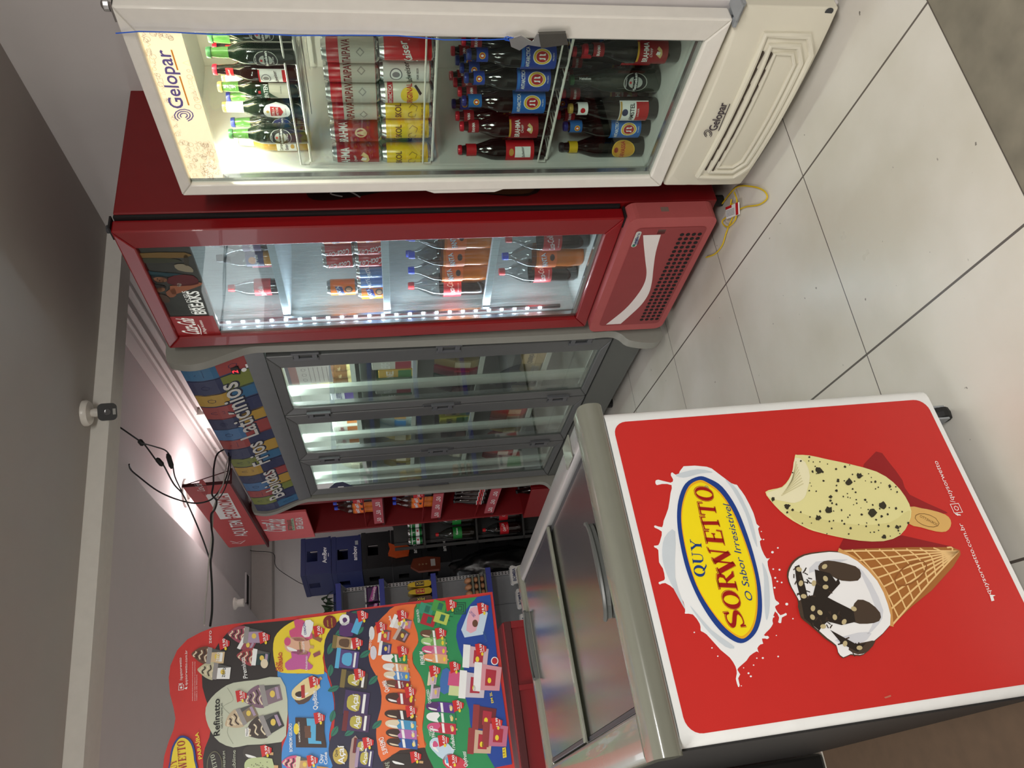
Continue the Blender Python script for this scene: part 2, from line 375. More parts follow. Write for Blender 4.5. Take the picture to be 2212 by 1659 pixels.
# the tiles end obliquely: a darker concrete strip crosses the foreground
struct('floor', MB().box(-3.2, XR+.0, -2.6, EDGE-.0, -.10, -.0015, CONC))
struct('wall_right', MB().box(XR, XR+.12, -2.6, YF+.1, -.1, 2.9, PAINT))
struct('wall_far', MB().box(-3.2, XR, YF, YF+.12, -.1, 2.9, PAINT))
struct('wall_left', MB().box(-3.32, -3.2, -2.6, YF+.1, -.1, 2.9, PAINT))
struct('wall_behind', MB().box(-3.32, XR+.12, -2.72, -2.6, -.1, 2.9, mat('street_side', (120, 118, 114), .8)))
NC = 2.505      # near ceiling height
yb = 3.02       # where the cross beam starts
cp = MB(); cp.prism([(-3.2, -2.6), (XR, -2.6), (XR, yb), (-3.2, yb+.22)], 'z', NC, NC+.3, PAINTC); struct('ceiling', cp)
bm_ = MB(); bm_.prism([(-3.2, yb+.221), (XR, yb+.001), (XR, yb+.12), (-3.2, yb+.42)], 'z', NC-.068, NC+.3, mat('beam_paint', (222, 219, 212), .7)); struct('trim_1', bm_)
# higher ceiling of the back room with a lower, curved-edge plaster slab on the left
BC = 2.70
b2 = MB(); b2.prism([(-3.2, yb+.425), (XR, yb+.125), (XR, YF), (-3.2, YF)], 'z', BC, BC+.1, PAINTB); struct('ceiling', b2)
edge = [(p.x, p.y) for p in [onz(x, y, 2.615) for x, y in ((268, 1000), (282, 1010), (300, 1040), (318, 1062), (345, 1092), (385, 1132), (430, 1180), (470, 1228), (515, 1285), (560, 1340))]]
edge = [(edge[0][0]+.02, yb+.2)] + smoothpts(edge, 3, False)[2:]
sl = MB(); sl.prism([(-3.2, yb+.43)] + edge + [(edge[-1][0], YF), (-3.2, YF)], 'z', 2.615, BC-.001, PAINTB); struct('ceiling', sl)
# plaster mouldings along the top of the right wall
mo = MB()
for k, (x0, z1) in enumerate(((XR-.03, 2.665), (XR-.045, 2.61), (XR-.03, 2.56))):
    mo.box(x0, XR-.001, yb+.13, YF-.001, z1-.022, z1, PAINT)
mo.prism([(XR-.10, BC-.001), (XR-.001, BC-.001), (XR-.001, BC-.05), (XR-.05, BC-.035)], 'y', yb+.13, YF-.001, PAINT)
struct('trim_2', mo, bevel=.004)
# beam over the far wall and its shadowed hatch
struct('trim_3', MB().box(-1.5, XR-.11, YF-.16, YF-.001, 2.50, 2.6995, mat('beam_far', (190, 184, 178), .7)), bevel=.005)
hb = thing('ceiling_hatch', 'dark rectangular opening in the back room ceiling near the far beam', 'hatch')
hp = onz(532, 1272, BC)
hb.location = (hp.x, hp.y, BC-.012)
MB().box(-.13, .13, -.07, .07, 0, .0118, M['dark_void']).build('opening', hb)
MB().box(-.14, .14, -.08, -.07, -.004, .0118, PAINTB).box(-.14, .14, .07, .08, -.004, .0118, PAINTB).build('hatch_frame', hb)
# skirting band and conduit on the far wall
struct('trim_4', MB().box(.9, 1.0, YF-.03, YF-.001, .1, 2.499, PAINT).box(1.03, 1.07, YF-.02, YF-.001, .1, 2.499, PAINT), bevel=.004)
# ================================================================== WHITE BEER COOLER
WF = Fr((1.5971, 1.9897, 0), -1.5231); WW = .6491
def cooler_shell(t, x0, x1, y0, y1, z0, z1, th, m_out, m_in, inner=None):
    """open-fronted insulated box: outer skin and a lining"""
    ix0, ix1, iz0, iz1, iy1 = inner
    b = MB(); b.box(x0, ix0, y0, y1, z0, z1, m_out); b.box(ix1, x1, y0, y1, z0, z1, m_out)
    b.box(ix0, ix1, y0, y1, iz1, z1, m_out); b.box(ix0, ix1, y0, y1, z0, iz0, m_out); b.box(ix0, ix1, iy1, y1, iz0, iz1, m_out)
    b.build('body', t, bevel=.004)
    l = MB(); e = .0015
    l.box(ix0+e, ix1-e, iy1-.012, iy1-e, iz0+e, iz1-e, m_in); l.box(ix0+e, ix0+.010, y0+.001, iy1-.013, iz0+e, iz1-e, m_in)
    l.box(ix1-.010, ix1-e, y0+.001, iy1-.013, iz0+e, iz1-e, m_in)
    l.box(ix0+.011, ix1-.011, y0+.001, iy1-.013, iz0+e, iz0+.012, m_in); l.box(ix0+.011, ix1-.011, y0+.001, iy1-.013, iz1-.012, iz1-e, m_in)
    l.build('lining', t)
def wire_shelf(t, name, x0, x1, y0, y1, z, n=20, rail=True, m=None):
    m = m or M['wire_white']
    b = MB(); r = .0028
    b.tube([(x0, y0, z-r), (x1, y0, z-r)], r*1.5, m); b.tube([(x0, y1, z-r), (x1, y1, z-r)], r*1.5, m)
    for i in range(n):
        x = x0+(x1-x0)*(i+.5)/n; b.tube([(x, y0, z-.0016), (x, y1, z-.0016)], .0016, m, 4)
    b.tube([(x0, (y0+y1)/2, z-2*r), (x1, (y0+y1)/2, z-2*r)], r, m, 5)
    if rail:
        k = .028; b.tube([(x0, y0+.01, z), (x0, y0-.012, z+.004), (x0, y0-.012, z+k), (x1, y0-.012, z+k), (x1, y0-.012, z+.004), (x1, y0+.01, z)], r, m)
    b.build(name, t)
t = thing('beer_cooler', 'tall white glass-door cooler full of beer with illuminated doodle header and cream base grille', 'fridge', WF.o, WF.rz)
cooler_shell(t, -.012, .668, .056, .60, .03, 1.905, .04, M['side_white'], M['liner_white'], (.03, .625, .40, 1.865, .54))
# door: four mitred members
def door(t, W, z0, z1, gl, gr, gb, gt, m, th=.05, name='door', gasket=True, round_right=True):
    d = MB(); o = [(0, z0), (W, z0), (W, z1), (0, z1)]; i = [(gl, gb), (W-gr, gb), (W-gr, gt), (gl, gt)]
    for k in range(4):
        a, b2_, c, e = o[k], o[(k+1) % 4], i[(k+1) % 4], i[k]
        f0 = 0.0; f1 = .007
        vs = [(a[0], f0, a[1]), (b2_[0], f0, b2_[1]), (c[0], f1, c[1]), (e[0], f1, e[1]), (a[0], th, a[1]), (b2_[0], th, b2_[1]), (c[0], th, c[1]), (e[0], th, e[1])]
        d.add(vs, [(0, 1, 2, 3), (4, 7, 6, 5), (0, 4, 5, 1), (3, 2, 6, 7), (1, 5, 6, 2), (0, 3, 7, 4)], m)
    dd = d.build(name, t, bevel=.005)
    return dd
dr = door(t, .650, .353, 1.905, .040, .075, .402, 1.872, M['enamel_white'])
MB().box(.041, .574, .018, .022, .403, 1.871, GLASS).build('glass_pane', dr)
MB().box(.041, .574, .040, .044, .403, 1.774, GLASS).build('inner_glass_pane', dr)
sp = MB(); sp.box(.0405, .052, .023, .0395, .403, 1.871, M['aluminium']).box(.563, .5745, .023, .0395, .403, 1.871, M['aluminium']).box(.053, .562, .023, .0395, .403, .415, M['aluminium'])
sp.build('pane_spacer', dr)
MB().prism([(.0, .90), (.012, .92), (.012, 1.14), (.0, 1.16), (-.014, 1.13), (-.014, .93)], 'y', .004, .034, M['enamel_white']).build('door_handle', dr, bevel=.004)
hm = mat('lit_header', (255, 232, 196), .6, emit=.85, var=.02)
hd = MB().box(.042, .573, .0235, .039, 1.777, 1.870, hm).build('header_sign', dr)
HD = front_decal(WF, .0225)
ML = mat('logo_purple', (104, 88, 150), .6, emit=.25); OR = mat('logo_orange', (222, 140, 50), .6, emit=.3); DK = mat('doodle_brown', (120, 78, 60), .6, emit=.2)
HD.LY = .0002
HD.pt('Gelopar', (398, 234), (366, 108), 25, ML, 3, bold=.012); HD.pl([(384, 151), (370, 107)], .004, OR, 2); HD.pl([(408, 227), (388, 164)], .004, OR, 2)
for k in (0, 1, 2):
    r = 13.5-4.2*k; HD.pl([(397+r*1.5*math.cos(a_*.52+2.2), 249+r*math.sin(a_*.52+2.2)) for a_ in range(11)], .003, ML, 2)
rr = random.Random(3)
for k in range(330):
    a_ = rr.uniform(.05, .566); b_ = rr.uniform(1.782, 1.866); p = WF.w(a_, .02, b_)
    if .20 < a_ < .545 and 1.788 < b_ < 1.856: continue
    q = rr.random(); sz = rr.uniform(.004, .009)
    mt = OR if rr.random() < .08 else DK
    if q < .35: HD.line([(a_+sz*math.cos(u), b_+sz*math.sin(u)) for u in (0, .9, 1.8, 2.7, 3.6, 4.5, 5.4)], .0006, mt, 1, True)
    elif q < .6: HD.line([(a_-sz, b_-sz*.7), (a_+sz, b_-sz*.7), (a_+sz, b_+sz*.7), (a_-sz, b_+sz*.7)], .0006, mt, 1, True)
    elif q < .8: HD.line([(a_-sz, b_-sz), (a_, b_+sz), (a_+sz, b_-sz)], .0006, mt, 1, True)
    else: HD.line([(a_-sz, b_), (a_-sz*.3, b_+sz*.6), (a_+sz*.3, b_-sz*.6), (a_+sz, b_)], .0007, mt, 1)
HD.build('header_print', hd)
for zz, nm in ((1.905, 'upper'), (.353, 'lower')):
    h = MB()
    if nm == 'upper': h.box(.60, .655, .01, .10, 1.906, 1.912, M['chrome']).lathe([(.013, 0), (.016, .004), (.016, .016), (.008, .022)], M['chrome'], (.632, .03, 1.912), 12)
    else: h.box(.625, .70, .0, .07, .335, .345, M['steel_grey']).box(.655, .70, -.012, .06, .346, .352, M['steel_grey']).lathe([(.011, 0), (.011, .012)], M['chrome'], (.636, .022, .3405), 10)
    h.build('door_hinge', t, bevel=.001)
# base grille in cream plastic, bowed outwards at the bottom
bp = thing('x', None, None); bpy.data.objects.remove(bp)
gp = MB(); N_ = 12
def bow(a): return -.045*math.sin(PI*min(max((a+.02)/.68, 0), 1))**.6
xs = [-.012+(.69)*i/N_ for i in range(N_+1)]
outl = lambda z, e: [(x, .02+bow(x)*e, z) for x in xs]
prof = [(.335, .1), (.325, .55), (.26, .75), (.245, .72), (.20, .95), (.085, 1.0), (.05, .6)]
rows = [outl(z, e) for z, e in prof]
vs = [p for r_ in rows for p in r_] + [(x, .055, z) for z in (.335, .05) for x in xs]
fs = []
for r_ in range(len(prof)-1):
    for i in range(N_): a0 = r_*(N_+1)+i; fs.append((a0, a0+1, a0+N_+2, a0+N_+1))
o1 = len(prof)*(N_+1)
for i in range(N_): fs.append((i, i+1, o1+i+1, o1+i)); b0 = (len(prof)-1)*(N_+1)+i; fs.append((b0, b0+1, o1+N_+2+i, o1+N_+1+i)); fs.append((o1+i, o1+i+1, o1+N_+2+i, o1+N_+1+i))
fs.append([r_*(N_+1) for r_ in range(len(prof))]+[o1+N_+1, o1]); fs.append([r_*(N_+1)+N_ for r_ in range(len(prof))]+[o1+2*N_+1, o1+N_])
gp.add(vs, fs, M['cream_plastic']); gpo = gp.build('base_panel', t, bevel=.004, smooth=True)
gr = MB()
def bf(z):
    for i in range(len(prof)-1):
        if prof[i+1][0] <= z <= prof[i][0]: return prof[i][1]+(prof[i+1][1]-prof[i][1])*(prof[i][0]-z)/(prof[i][0]-prof[i+1][0])
    return 1.
def groove(pts, rad, m):
    gr.tube([(x, .018+bow(x)*bf(z), z) for x, z in pts], rad, m, 8)
def ring(x0, x1, z0, z1, c):   # octagonal moulded frame following the bowed face
    p = [(x0, z1), (x1, z1), (x1, z0+c), (x1-c*1.6, z0), (x0+c*1.6, z0), (x0, z0+c), (x0, z1)]
    out = []
    for k in range(len(p)-1):
        n = 8 if abs(p[k+1][0]-p[k][0]) > .2 else 2
        for i in range(n): out.append((p[k][0]+(p[k+1][0]-p[k][0])*i/n, p[k][1]+(p[k+1][1]-p[k][1])*i/n))
    return out+[p[-1]]
for (a, b_, c_, d_, e_, r_) in ((.05, .605, .075, .238, .035, .010), (.082, .575, .098, .212, .03, .009), (.105, .552, .116, .190, .02, .006)):
    groove(ring(a, b_, c_, d_, e_), r_, M['cream_plastic'])
gr.build('grille_ring', gpo, smooth=True)
gs = MB()
for i in range(9):
    x = .088+.052*i; gs.box(x, x+.051, .018+bow(x+.025)*bf(.225)-.002, .03+bow(x+.025)*bf(.225), .223, .227, mat('gap_brown', (70, 58, 48), .8)).box(x, x+.051, .018+bow(x+.025)*bf(.2)-.002, .03+bow(x+.025), .199, .203, mat('gap_brown'))  # dark brown strips in the gaps between the grille rings
gs.build('grille_gap', gpo)
PLD = Decal(lambda a, b, e: (a, .0165+bow(a)*bf(b)-e, b), lambda x, y: (lambda q: (q.x, q.z))(WF.loc(x, y, -.018)))
PLD.pt('Gelopar', (1547, 283), (1572, 224), 15, mat('logo_dark', (62, 52, 60), .5), 1, bold=.015); PLD.pl([(1552, 284), (1577, 225)], .003, mat('logo_dark'), 1)
for k in (0, 1): r = 8-3.2*k; PLD.pl([(1530+r*math.cos(a_*.52+2.0), 291+r*math.sin(a_*.52+2.0)) for a_ in range(11)], .0025, mat('logo_dark'), 1)
PLD.build('logo', gpo)
MB().lathe([(.0, 0), (.010, 0), (.012, .003)], M['dark_grey'], (0, 0, 0), 12).build('screw_hole', gpo)
bpy.data.objects['screw_hole'].location = (.668, .019, .075); bpy.data.objects['screw_hole'].rotation_euler = (PI/2, 0, 0)
for x in (.03, .62):
    for y in (.12, .54): MB().lathe([(.02, 0), (.02, .029)], M['black_rubber'], (x, y, 0), 10).build('foot', t)
WSH = [(1.515, 'shelf'), (1.135, 'shelf'), (.755, 'shelf')]
for z, nm in WSH: wire_shelf(t, nm, .052, .598, .085, .50, z, 22)
l = MB().box(.06, .58, .064, .084, 1.845, 1.85, mat('lamp_white', (255, 244, 214), .4, emit=3.5)).build('cooler_lamp', t)
la = area('cooler_lamp_light', (0, 0, 0), (0, 0, 0), .5, .03, 6.0, (1, .94, .82)); la.parent = t; la.location = (.32, .09, 1.838); la.rotation_euler = (math.radians(-12), 0, 0)

# ------------------------------------------------------------------ things hanging at the cooler door
st = MB(); base = [WF.loc(x, y, -.006) for x, y in ((250, 72), (300, 68), (380, 70), (470, 75), (560, 73), (640, 77), (760, 76), (860, 77), (960, 86), (1060, 86), (1095, 84))]
st.tube([WF.w(p.x, -.006, p.z) for p in base], .0016, M['blue_cord'], 6)
for k in range(3):
    a_ = WF.loc(1095+6*k, 82, -.006); st.tube([WF.w(a_.x+.006*math.cos(u), -.008-.002*k, a_.z+.007*math.sin(u*1.0)) for u in [i*.7 for i in range(10)]], .0012, M['blue_cord'], 5)
s_ = st.build('blue_string'); tag(s_, 'thin blue string hanging down the door of the white beer cooler', 'string')
bo = thing('bottle_opener', 'metal bottle opener wrapped in clear tape hanging from the blue string', 'bottle opener', WF.w(0, 0, 0), WF.rz)
bo_pts = [WF.loc(x, y, -.012) for x, y in ((1100, 84), (1125, 76), (1150, 90), (1160, 72), (1222, 70), (1226, 92), (1165, 100), (1140, 96), (1122, 108), (1104, 100))]
MB().prism([(p.x, p.z) for p in bo_pts], 'y', -.014, -.011, M['chrome']).build('opener_plate', bo, bevel=.0008)
bo_p2 = [WF.loc(x, y, -.012) for x, y in ((1163, 71), (1222, 69), (1227, 93), (1168, 101))]
MB().prism([(p.x, p.z) for p in bo_p2], 'y', -.018, -.008, mat('taped_grip', (70, 68, 64), .25, bump=.5)).build('taped_grip', bo, bevel=.003)

# ================================================================== RED COLA COOLER
RF = Fr((1.5475, 2.8807, 0), -1.49034); RW = .7100
t = thing('cola_cooler', 'tall red glass-door soft drink cooler with dark photo header and pink base grille', 'fridge', RF.o, RF.rz)
cooler_shell(t, -.004, .728, .062, .66, .06, 2.165, .04, M['dark_red_enamel'], M['liner_white'], (.045, .665, .47, 2.11, .60))
MB().box(-.004, .728, .0515, .0615, .425, 2.17, M['black_rubber']).build('door_gasket', t) if False else None
g_ = MB(); g_.box(.69, .722, .051, .0615, .44, 2.165, M['black_rubber']).box(.0, .04, .051, .0615, .44, 2.165, M['black_rubber']).box(.041, .689, .051, .0615, 2.13, 2.165, M['black_rubber']).box(.041, .689, .051, .0615, .44, .468, M['black_rubber'])
g_.build('door_gasket', t)
dr = door(t, RW, .430, 2.171, .060, .095, .484, 2.122, M['red_enamel'])
MB().box(.061, .614, .018, .022, .485, 2.121, GLASS).build('glass_pane', dr)
MB().box(.078, .600, .0235, .0242, .502, 1.955, FILM).build('plastic_film', dr)
sp = MB().box(.0605, .076, .023, .040, .485, 2.121, M['aluminium']).box(.602, .6145, .023, .040, .485, 2.121, M['aluminium']).box(.077, .601, .023, .040, .485, .50, M['aluminium']); sp.build('pane_spacer', dr)
MB().prism([(0, 1.06), (.012, 1.09), (.012, 1.25), (0, 1.28), (-.012, 1.24), (-.012, 1.10)], 'y', .008, .04, M['black_rubber']).build('door_handle', dr, bevel=.003)
hs = MB().box(.0785, .600, .0235, .036, 1.958, 2.119, col(26, 26, 22, .35)).build('header_sign', dr)
D = front_decal(RF, .0225); D.LY = .0003
_p = lambda x, y: (200+x/4.424, 450+y/4.424)
WH = mat('header_white', (245, 245, 240), .5, emit=.35)
D.pp([_p(*q) for q in ((720, 1035), (1150, 1025), (1235, 1215), (835, 1245))], mat('header_red', (158, 40, 44), .4, emit=.12), 1)
D.pt('Coca-Cola', _p(1030, 1205), _p(960, 1055), 21, WH, 2, bold=.01, shear=.35); D.pt('A Magia Acontece', _p(1095, 1195), _p(1040, 1068), 4, WH, 2)
D.pl([_p(1040, 1210), _p(1030, 1150), _p(1005, 1110)], .003, WH, 2)
D.pt('CURTA OS SEUS', _p(1000, 1005), _p(905, 788), 7.4, WH, 2); D.pt('BREAKS', _p(1088, 1008), _p(1008, 788), 15, WH, 2, bold=.02)
def E_(rgb): return col(*rgb, .5)
for pts, c_ in (([(395, 430), (880, 420), (900, 470), (440, 470)], (120, 92, 46)), ([(430, 480), (700, 470), (860, 510), (480, 520)], (58, 60, 44)),
                ([(470, 580), (560, 600), (700, 615), (860, 625), (700, 650), (540, 640)], (22, 62, 74)),
                ([(520, 640), (590, 630), (700, 650), (720, 690), (640, 715), (560, 690)], (30, 22, 20)),
                ([(580, 665), (650, 655), (712, 675), (700, 700), (620, 705)], (178, 122, 92)),
                ([(560, 740), (600, 725), (700, 745), (690, 790), (600, 790)], (34, 24, 20)), ([(600, 760), (680, 755), (690, 785), (630, 798)], (170, 118, 88)),
                ([(700, 690), (780, 640), (960, 640), (1015, 720), (860, 740), (760, 730)], (98, 26, 34)),
                ([(740, 740), (820, 740), (1020, 705), (1035, 735), (850, 800), (760, 820)], (168, 100, 70)),
                ([(780, 540), (860, 530), (940, 560), (960, 610), (820, 590)], (150, 140, 120)), ([(810, 715), (850, 720), (840, 745), (810, 745)], (210, 200, 190)),
                ([(600, 820), (700, 830), (740, 870), (720, 900), (640, 880)], (84, 62, 50)), ([(700, 800), (780, 760), (800, 830), (740, 850)], (150, 92, 66)),
                ([(870, 450), (910, 450), (920, 540), (880, 540)], (60, 54, 44))):
    D.pp([_p(*q) for q in pts], E_(c_), 1.5, sm=2)
for q in ((620, 672), (640, 690)): D.pe(*_p(*q), 1.2, 1.6, E_((30, 20, 18)), 2)
D.build('header_print', hs)
# pink base
bp = MB(); bp.prism(rrect(.004, .742, .084, .424, .035, 4), 'y', -.03, .045, M['pink_plastic']); bpo = bp.build('base_panel', t, bevel=.006)
D = front_decal(RF, -.031); D.LY = .0004
D.poly(rrect(.05, .69, .110, .385, .02), mat('pink_recess', (144, 58, 60), .5), 1)
wv = [(.652, .352), (.60, .335), (.50, .300), (.42, .272), (.35, .262), (.27, .270), (.17, .298), (.06, .355)]
wl = [(.06, .288), (.12, .262), (.20, .232), (.28, .222), (.36, .232), (.45, .252), (.55, .272), (.652, .283)]
D.poly(smoothpts(wv, 4, False)+smoothpts(wl, 4, False), col(232, 224, 222), 2)
D.pt('Imbera', (1379, 526), (1379, 512), 6.5, col(36, 50, 110), 4, bold=.01)
D.poly(rrect(.585, .675, .362, .383, .01), col(196, 196, 190), 3); D.text('Imbera', (.60, .367), (.665, .367), .011, col(36, 50, 110), 4, bold=.01)
D.ell(.594, .3725, .006, .006, col(30, 120, 90), 4)
D.build('base_print', bpo)
vh = MB()
for i in range(24):
    for j in range(4):
        cx = .085+.0245*i; cz = .128+.0235*j
        vh.lathe([(.0085, 0), (.0085, .0012)], M['dark_void'], (0, 0, 0), 8)
        n = len(vh.v)-16
        for k in range(n, len(vh.v)):
            x, y, z = vh.v[k]; vh.v[k] = (cx+x, -.0335+z, cz+y)
vh.build('vent_holes', bpo)['kind'] = 'stuff'
MB().prism([(.655, -.032), (.68, -.032), (.742, .0), (.7435, .02), (.66, -.028)], 'z', .27, .30, mat('clip_grey', (120, 96, 88), .5)).build('panel_clip', bpo)
MB().box(.66, .72, .0, .05, .425, .4295, M['black_rubber']).lathe([(.01, 0), (.01, .01)], M['steel_grey'], (.69, .03, .418), 8).build('door_hinge', t)
MB().box(.66, .72, .01, .06, 2.172, 2.178, M['black_rubber']).lathe([(.014, 0), (.014, .012)], M['dark_grey'], (.69, .03, 2.178), 10).build('door_hinge', t)
for x in (.05, .66):
    for y in (.12, .58): MB().lathe([(.022, 0), (.022, .0595)], M['black_rubber'], (x, y, 0), 10).build('foot', t)
SH = MB()
RSH = [1.69, 1.285, .865]
for z in RSH:
    b = MB(); b.box(.058, .652, .075, .098, z-.006, z+.022, mat('shelf_trim', (200, 212, 220), .3)); b.box(.058, .652, .0985, .55, z-.006, z, mat('shelf_trim'))
    b.build('shelf', t, bevel=.001)
# LED strip behind the left stile, individual diodes on a bar
MB().box(.078, .094, .056, .066, .55, 2.04, M['aluminium']).build('light_bar', t)
lm = mat('diode', (225, 238, 255), .4, emit=90)
for i in range(25): z = .64+i*.056; MB().box(.080, .092, .0525, .0555, z-.006, z+.006, lm).build('diode', t)
la = area('cola_cooler_light', (0, 0, 0), (0, 0, 0), .02, 1.4, 6.5, (.86, .93, 1)); la.parent = t; la.location = (.100, .07, 1.30); la.rotation_euler = (math.radians(90), 0, math.radians(-55))
vt = MB()
for i in range(7): vt.box(.33+.035*i, .345+.035*i, .18, .45, 2.093, 2.097, M['steel_grey'])
vt.build('air_vent', t)
MB().box(.22, .38, .575, .5865, 1.845, 1.905, col(158, 118, 74)).build('warning_sticker', t)
# big bottle picture on the side next to the white cooler
D = Decal(lambda a, b, e: (.7285+e, a, b)); D.LY = .0003
D.poly(smoothpts([(.10, 1.50), (.16, 1.56), (.5, 1.60), (.64, 1.5), (.64, .7), (.4, .66), (.18, .70), (.10, .78), (.125, 1.0), (.15, 1.2), (.12, 1.35)], 3), col(40, 20, 14, .3), 1)
D.poly(smoothpts([(.12, 1.44), (.17, 1.48), (.17, 1.2), (.145, 1.25)], 3), col(16, 14, 14, .3), 2); D.line(smoothpts([(.11, 1.37), (.135, 1.40), (.15, 1.44), (.13, 1.47), (.115, 1.43)], 4, False), .006, col(190, 190, 190), 3)
D.poly(smoothpts([(.11, .80), (.15, .74), (.3, .72), (.3, .95), (.14, .98)], 3), col(92, 58, 36, .3), 2)
D.build('side_print', t)
# ================================================================== GREY THREE-DOOR REFRIGERATOR
GF = Fr((1.50, 4.9, 0), -PI/2+.04)
t = thing('display_fridge', 'wide grey three-door display fridge with a colourful patchwork header', 'fridge', GF.o, GF.rz)
GX0, GX1 = -.05, 1.90
cooler_shell(t, GX0+.002, GX1-.002, .058, .64, .08, 2.14, .04, M['grey_plastic'], M['liner_white'], (.0, 1.86, .25, 1.86, .59))
SP = [(p.y, p.z) for p in [locx(GF, x, y, 1.955) for x, y in ((358, 760), (360, 778), (368, 785), (404, 789), (440, 783), (475, 771), (502, 761), (540, 750), (600, 747), (850, 738), (1120, 727), (1265, 720), (1320, 716), (1342, 722), (1360, 735), (1400, 741), (1424, 738), (1432, 728))]]
def hdep(z):      # depth of the panel edge at a height
    P = sorted([(b, a) for a, b in SP]); 
    for i in range(len(P)-1):
        if P[i][0] <= z <= P[i+1][0]: return P[i][1]+(P[i+1][1]-P[i][1])*(z-P[i][0])/max(P[i+1][0]-P[i][0], 1e-6)
    return P[-1][1]
zt = max(p[1] for p in SP); zb_ = min(p[1] for p in SP)
po = smoothpts(SP, 3, False)+[(.66, zb_+.01), (.66, zt)]
po = [(min(a, .66), max(b, .012)) for a, b in po]
e1 = MB().prism(po, 'x', 1.901, 1.956, mat('panel_grey', (146, 146, 138), .45)).build('end_panel', t, bevel=.006, smooth=True)
e2 = MB().prism(po, 'x', -.105, -.051, mat('panel_grey')).build('end_panel', t, bevel=.006, smooth=True)
# header: printed sheet following the panel curve
hz = [1.875, 1.90, 1.95, 2.0, 2.05, 2.1, 2.14, 2.165]
hy = [hdep(z)+.015 for z in hz]
hb = MB(); n = len(hz)
hb.prism([(y, z) for y, z in zip(hy, hz)]+[(.05, 2.165), (.05, 1.875)], 'x', -.05, 1.90, col(58, 66, 100))
hbo = hb.build('header_panel', t, smooth=True)
def hd2(z):
    if z <= hz[0]: return hy[0]
    for i in range(n-1):
        if z <= hz[i+1]: return hy[i]+(hy[i+1]-hy[i])*(z-hz[i])/(hz[i+1]-hz[i])
    return hy[-1]
def hpx(x, y):
    d = 0.
    for k in range(6): q = GF.loc(x, y, d); d = hd2(q.z)
    return (q.x, q.z)
D = Decal(lambda a, b, e: (a, hd2(b)-.001-e, b), hpx); D.LY = .0006
cB, cN, cY, cR_, cG, cL = col(44, 104, 146), col(40, 48, 88), col(184, 148, 54), col(156, 62, 60), col(120, 130, 52), col(62, 110, 160)
def band(x0, x1, z0, z1, m, L=1):
    k = 6
    for i in range(k):
        a, b = z0+(z1-z0)*i/k, z0+(z1-z0)*(i+1)/k; D.rect(x0, x1, a, b, m, L)
top_ = [cB, cN, cY, cR_, cN, cL, cR_, cN, cG, cY, cN, cL, cR_, cG, cN]
bot_ = [cR_, cG, cB, cN, cY, cR_, cN, cY, cB, cN, cR_, cY, cG, cN, cB]
wd = 1.94/15
for i in range(15):
    x1 = 1.898-i*wd; band(max(x1-wd-.02*(i % 2)+.01, -.048), x1, 2.025, 2.162, top_[i]); band(max(x1-wd+.03*((i+1) % 2)-.015, -.048), x1, 1.905, 2.025, bot_[i], 1.4)
ic = mat('icon_line', (30, 40, 80), .6)
rr = random.Random(5)
for i in range(15):
    for (z, L) in ((2.10, 2), (1.962, 2)):
        cx = 1.898-(i+.5)*wd; q = rr.random(); s_ = .03
        if z < 2 and .2 < cx < 1.75: continue
        if q < .4: D.line([(cx-s_*.4, z-s_), (cx+s_*.4, z-s_), (cx+s_*.4, z+s_*.4), (cx+s_*.15, z+s_), (cx-s_*.15, z+s_), (cx-s_*.4, z+s_*.4)], .003, ic, L, True)
        elif q < .7: D.line([(cx-s_, z-s_*.5), (cx+s_, z-s_*.6), (cx-s_*.3, z+s_*.7)], .003, ic, L, True)
        else: D.line([(cx+s_*.6*math.cos(u), z+s_*.6*math.sin(u)) for u in (0, 1, 2, 3, 4, 5)], .003, ic, L, True)
for (t_, a, b) in (('Bebidas', .13, .60), ('Frios', .72, 1.02), ('Latic\u00ednios', 1.10, 1.70)):
    for k, (mt, bo_, L) in enumerate(((mat('text_shadow', (28, 34, 60), .6), .045, 2.6), (col(214, 214, 210), .012, 4))):
        D.text(t_, (a-.006*(1-k), 1.972-.004*(1-k)), (b+.006*(1-k), 1.972-.004*(1-k)), .088, mt, L, bold=bo_)
D.build('header_print', hbo)
# silver strip below the header and temperature display
MB().prism([(hdep(1.90)+.006, 1.905), (hdep(1.84)+.012, 1.828), (.06, 1.828), (.06, 1.905)], 'x', -.05, 1.90, mat('brushed', (128, 130, 130), .3, metal=.6)).build('metal_strip', t)
q = hpx(508, 799); dp = hd2(q[1])
ds = MB().box(q[0]-.03, q[0]+.03, dp-.008, dp+.006, q[1]-.018, q[1]+.018, M['black_rubber']).build('display', t, bevel=.003)
D = Decal(lambda a, b, e: (a, dp-.009-e, b)); D.text('2', (q[0]-.012, q[1]-.012), (q[0]+.012, q[1]-.012), .024, mat('red_led', (255, 30, 40), .5, emit=5), 1); D.build('digit', ds)
q = hpx(527, 797); D = Decal(lambda a, b, e: (a, hd2(b)-.004-e, b)); D.ell(q[0], q[1], .017, .011, M['print_white'], 1); q = hpx(535, 788); D.rect(q[0]-.016, q[0]+.016, q[1]-.008, q[1]+.008, M['print_white'], 1); D.build('rating_sticker', hbo)
GD_ = [(1.235, 1.84, 1.292, 1.722), (.615, 1.222, .690, 1.100), (.0, .602, .075, .500)]
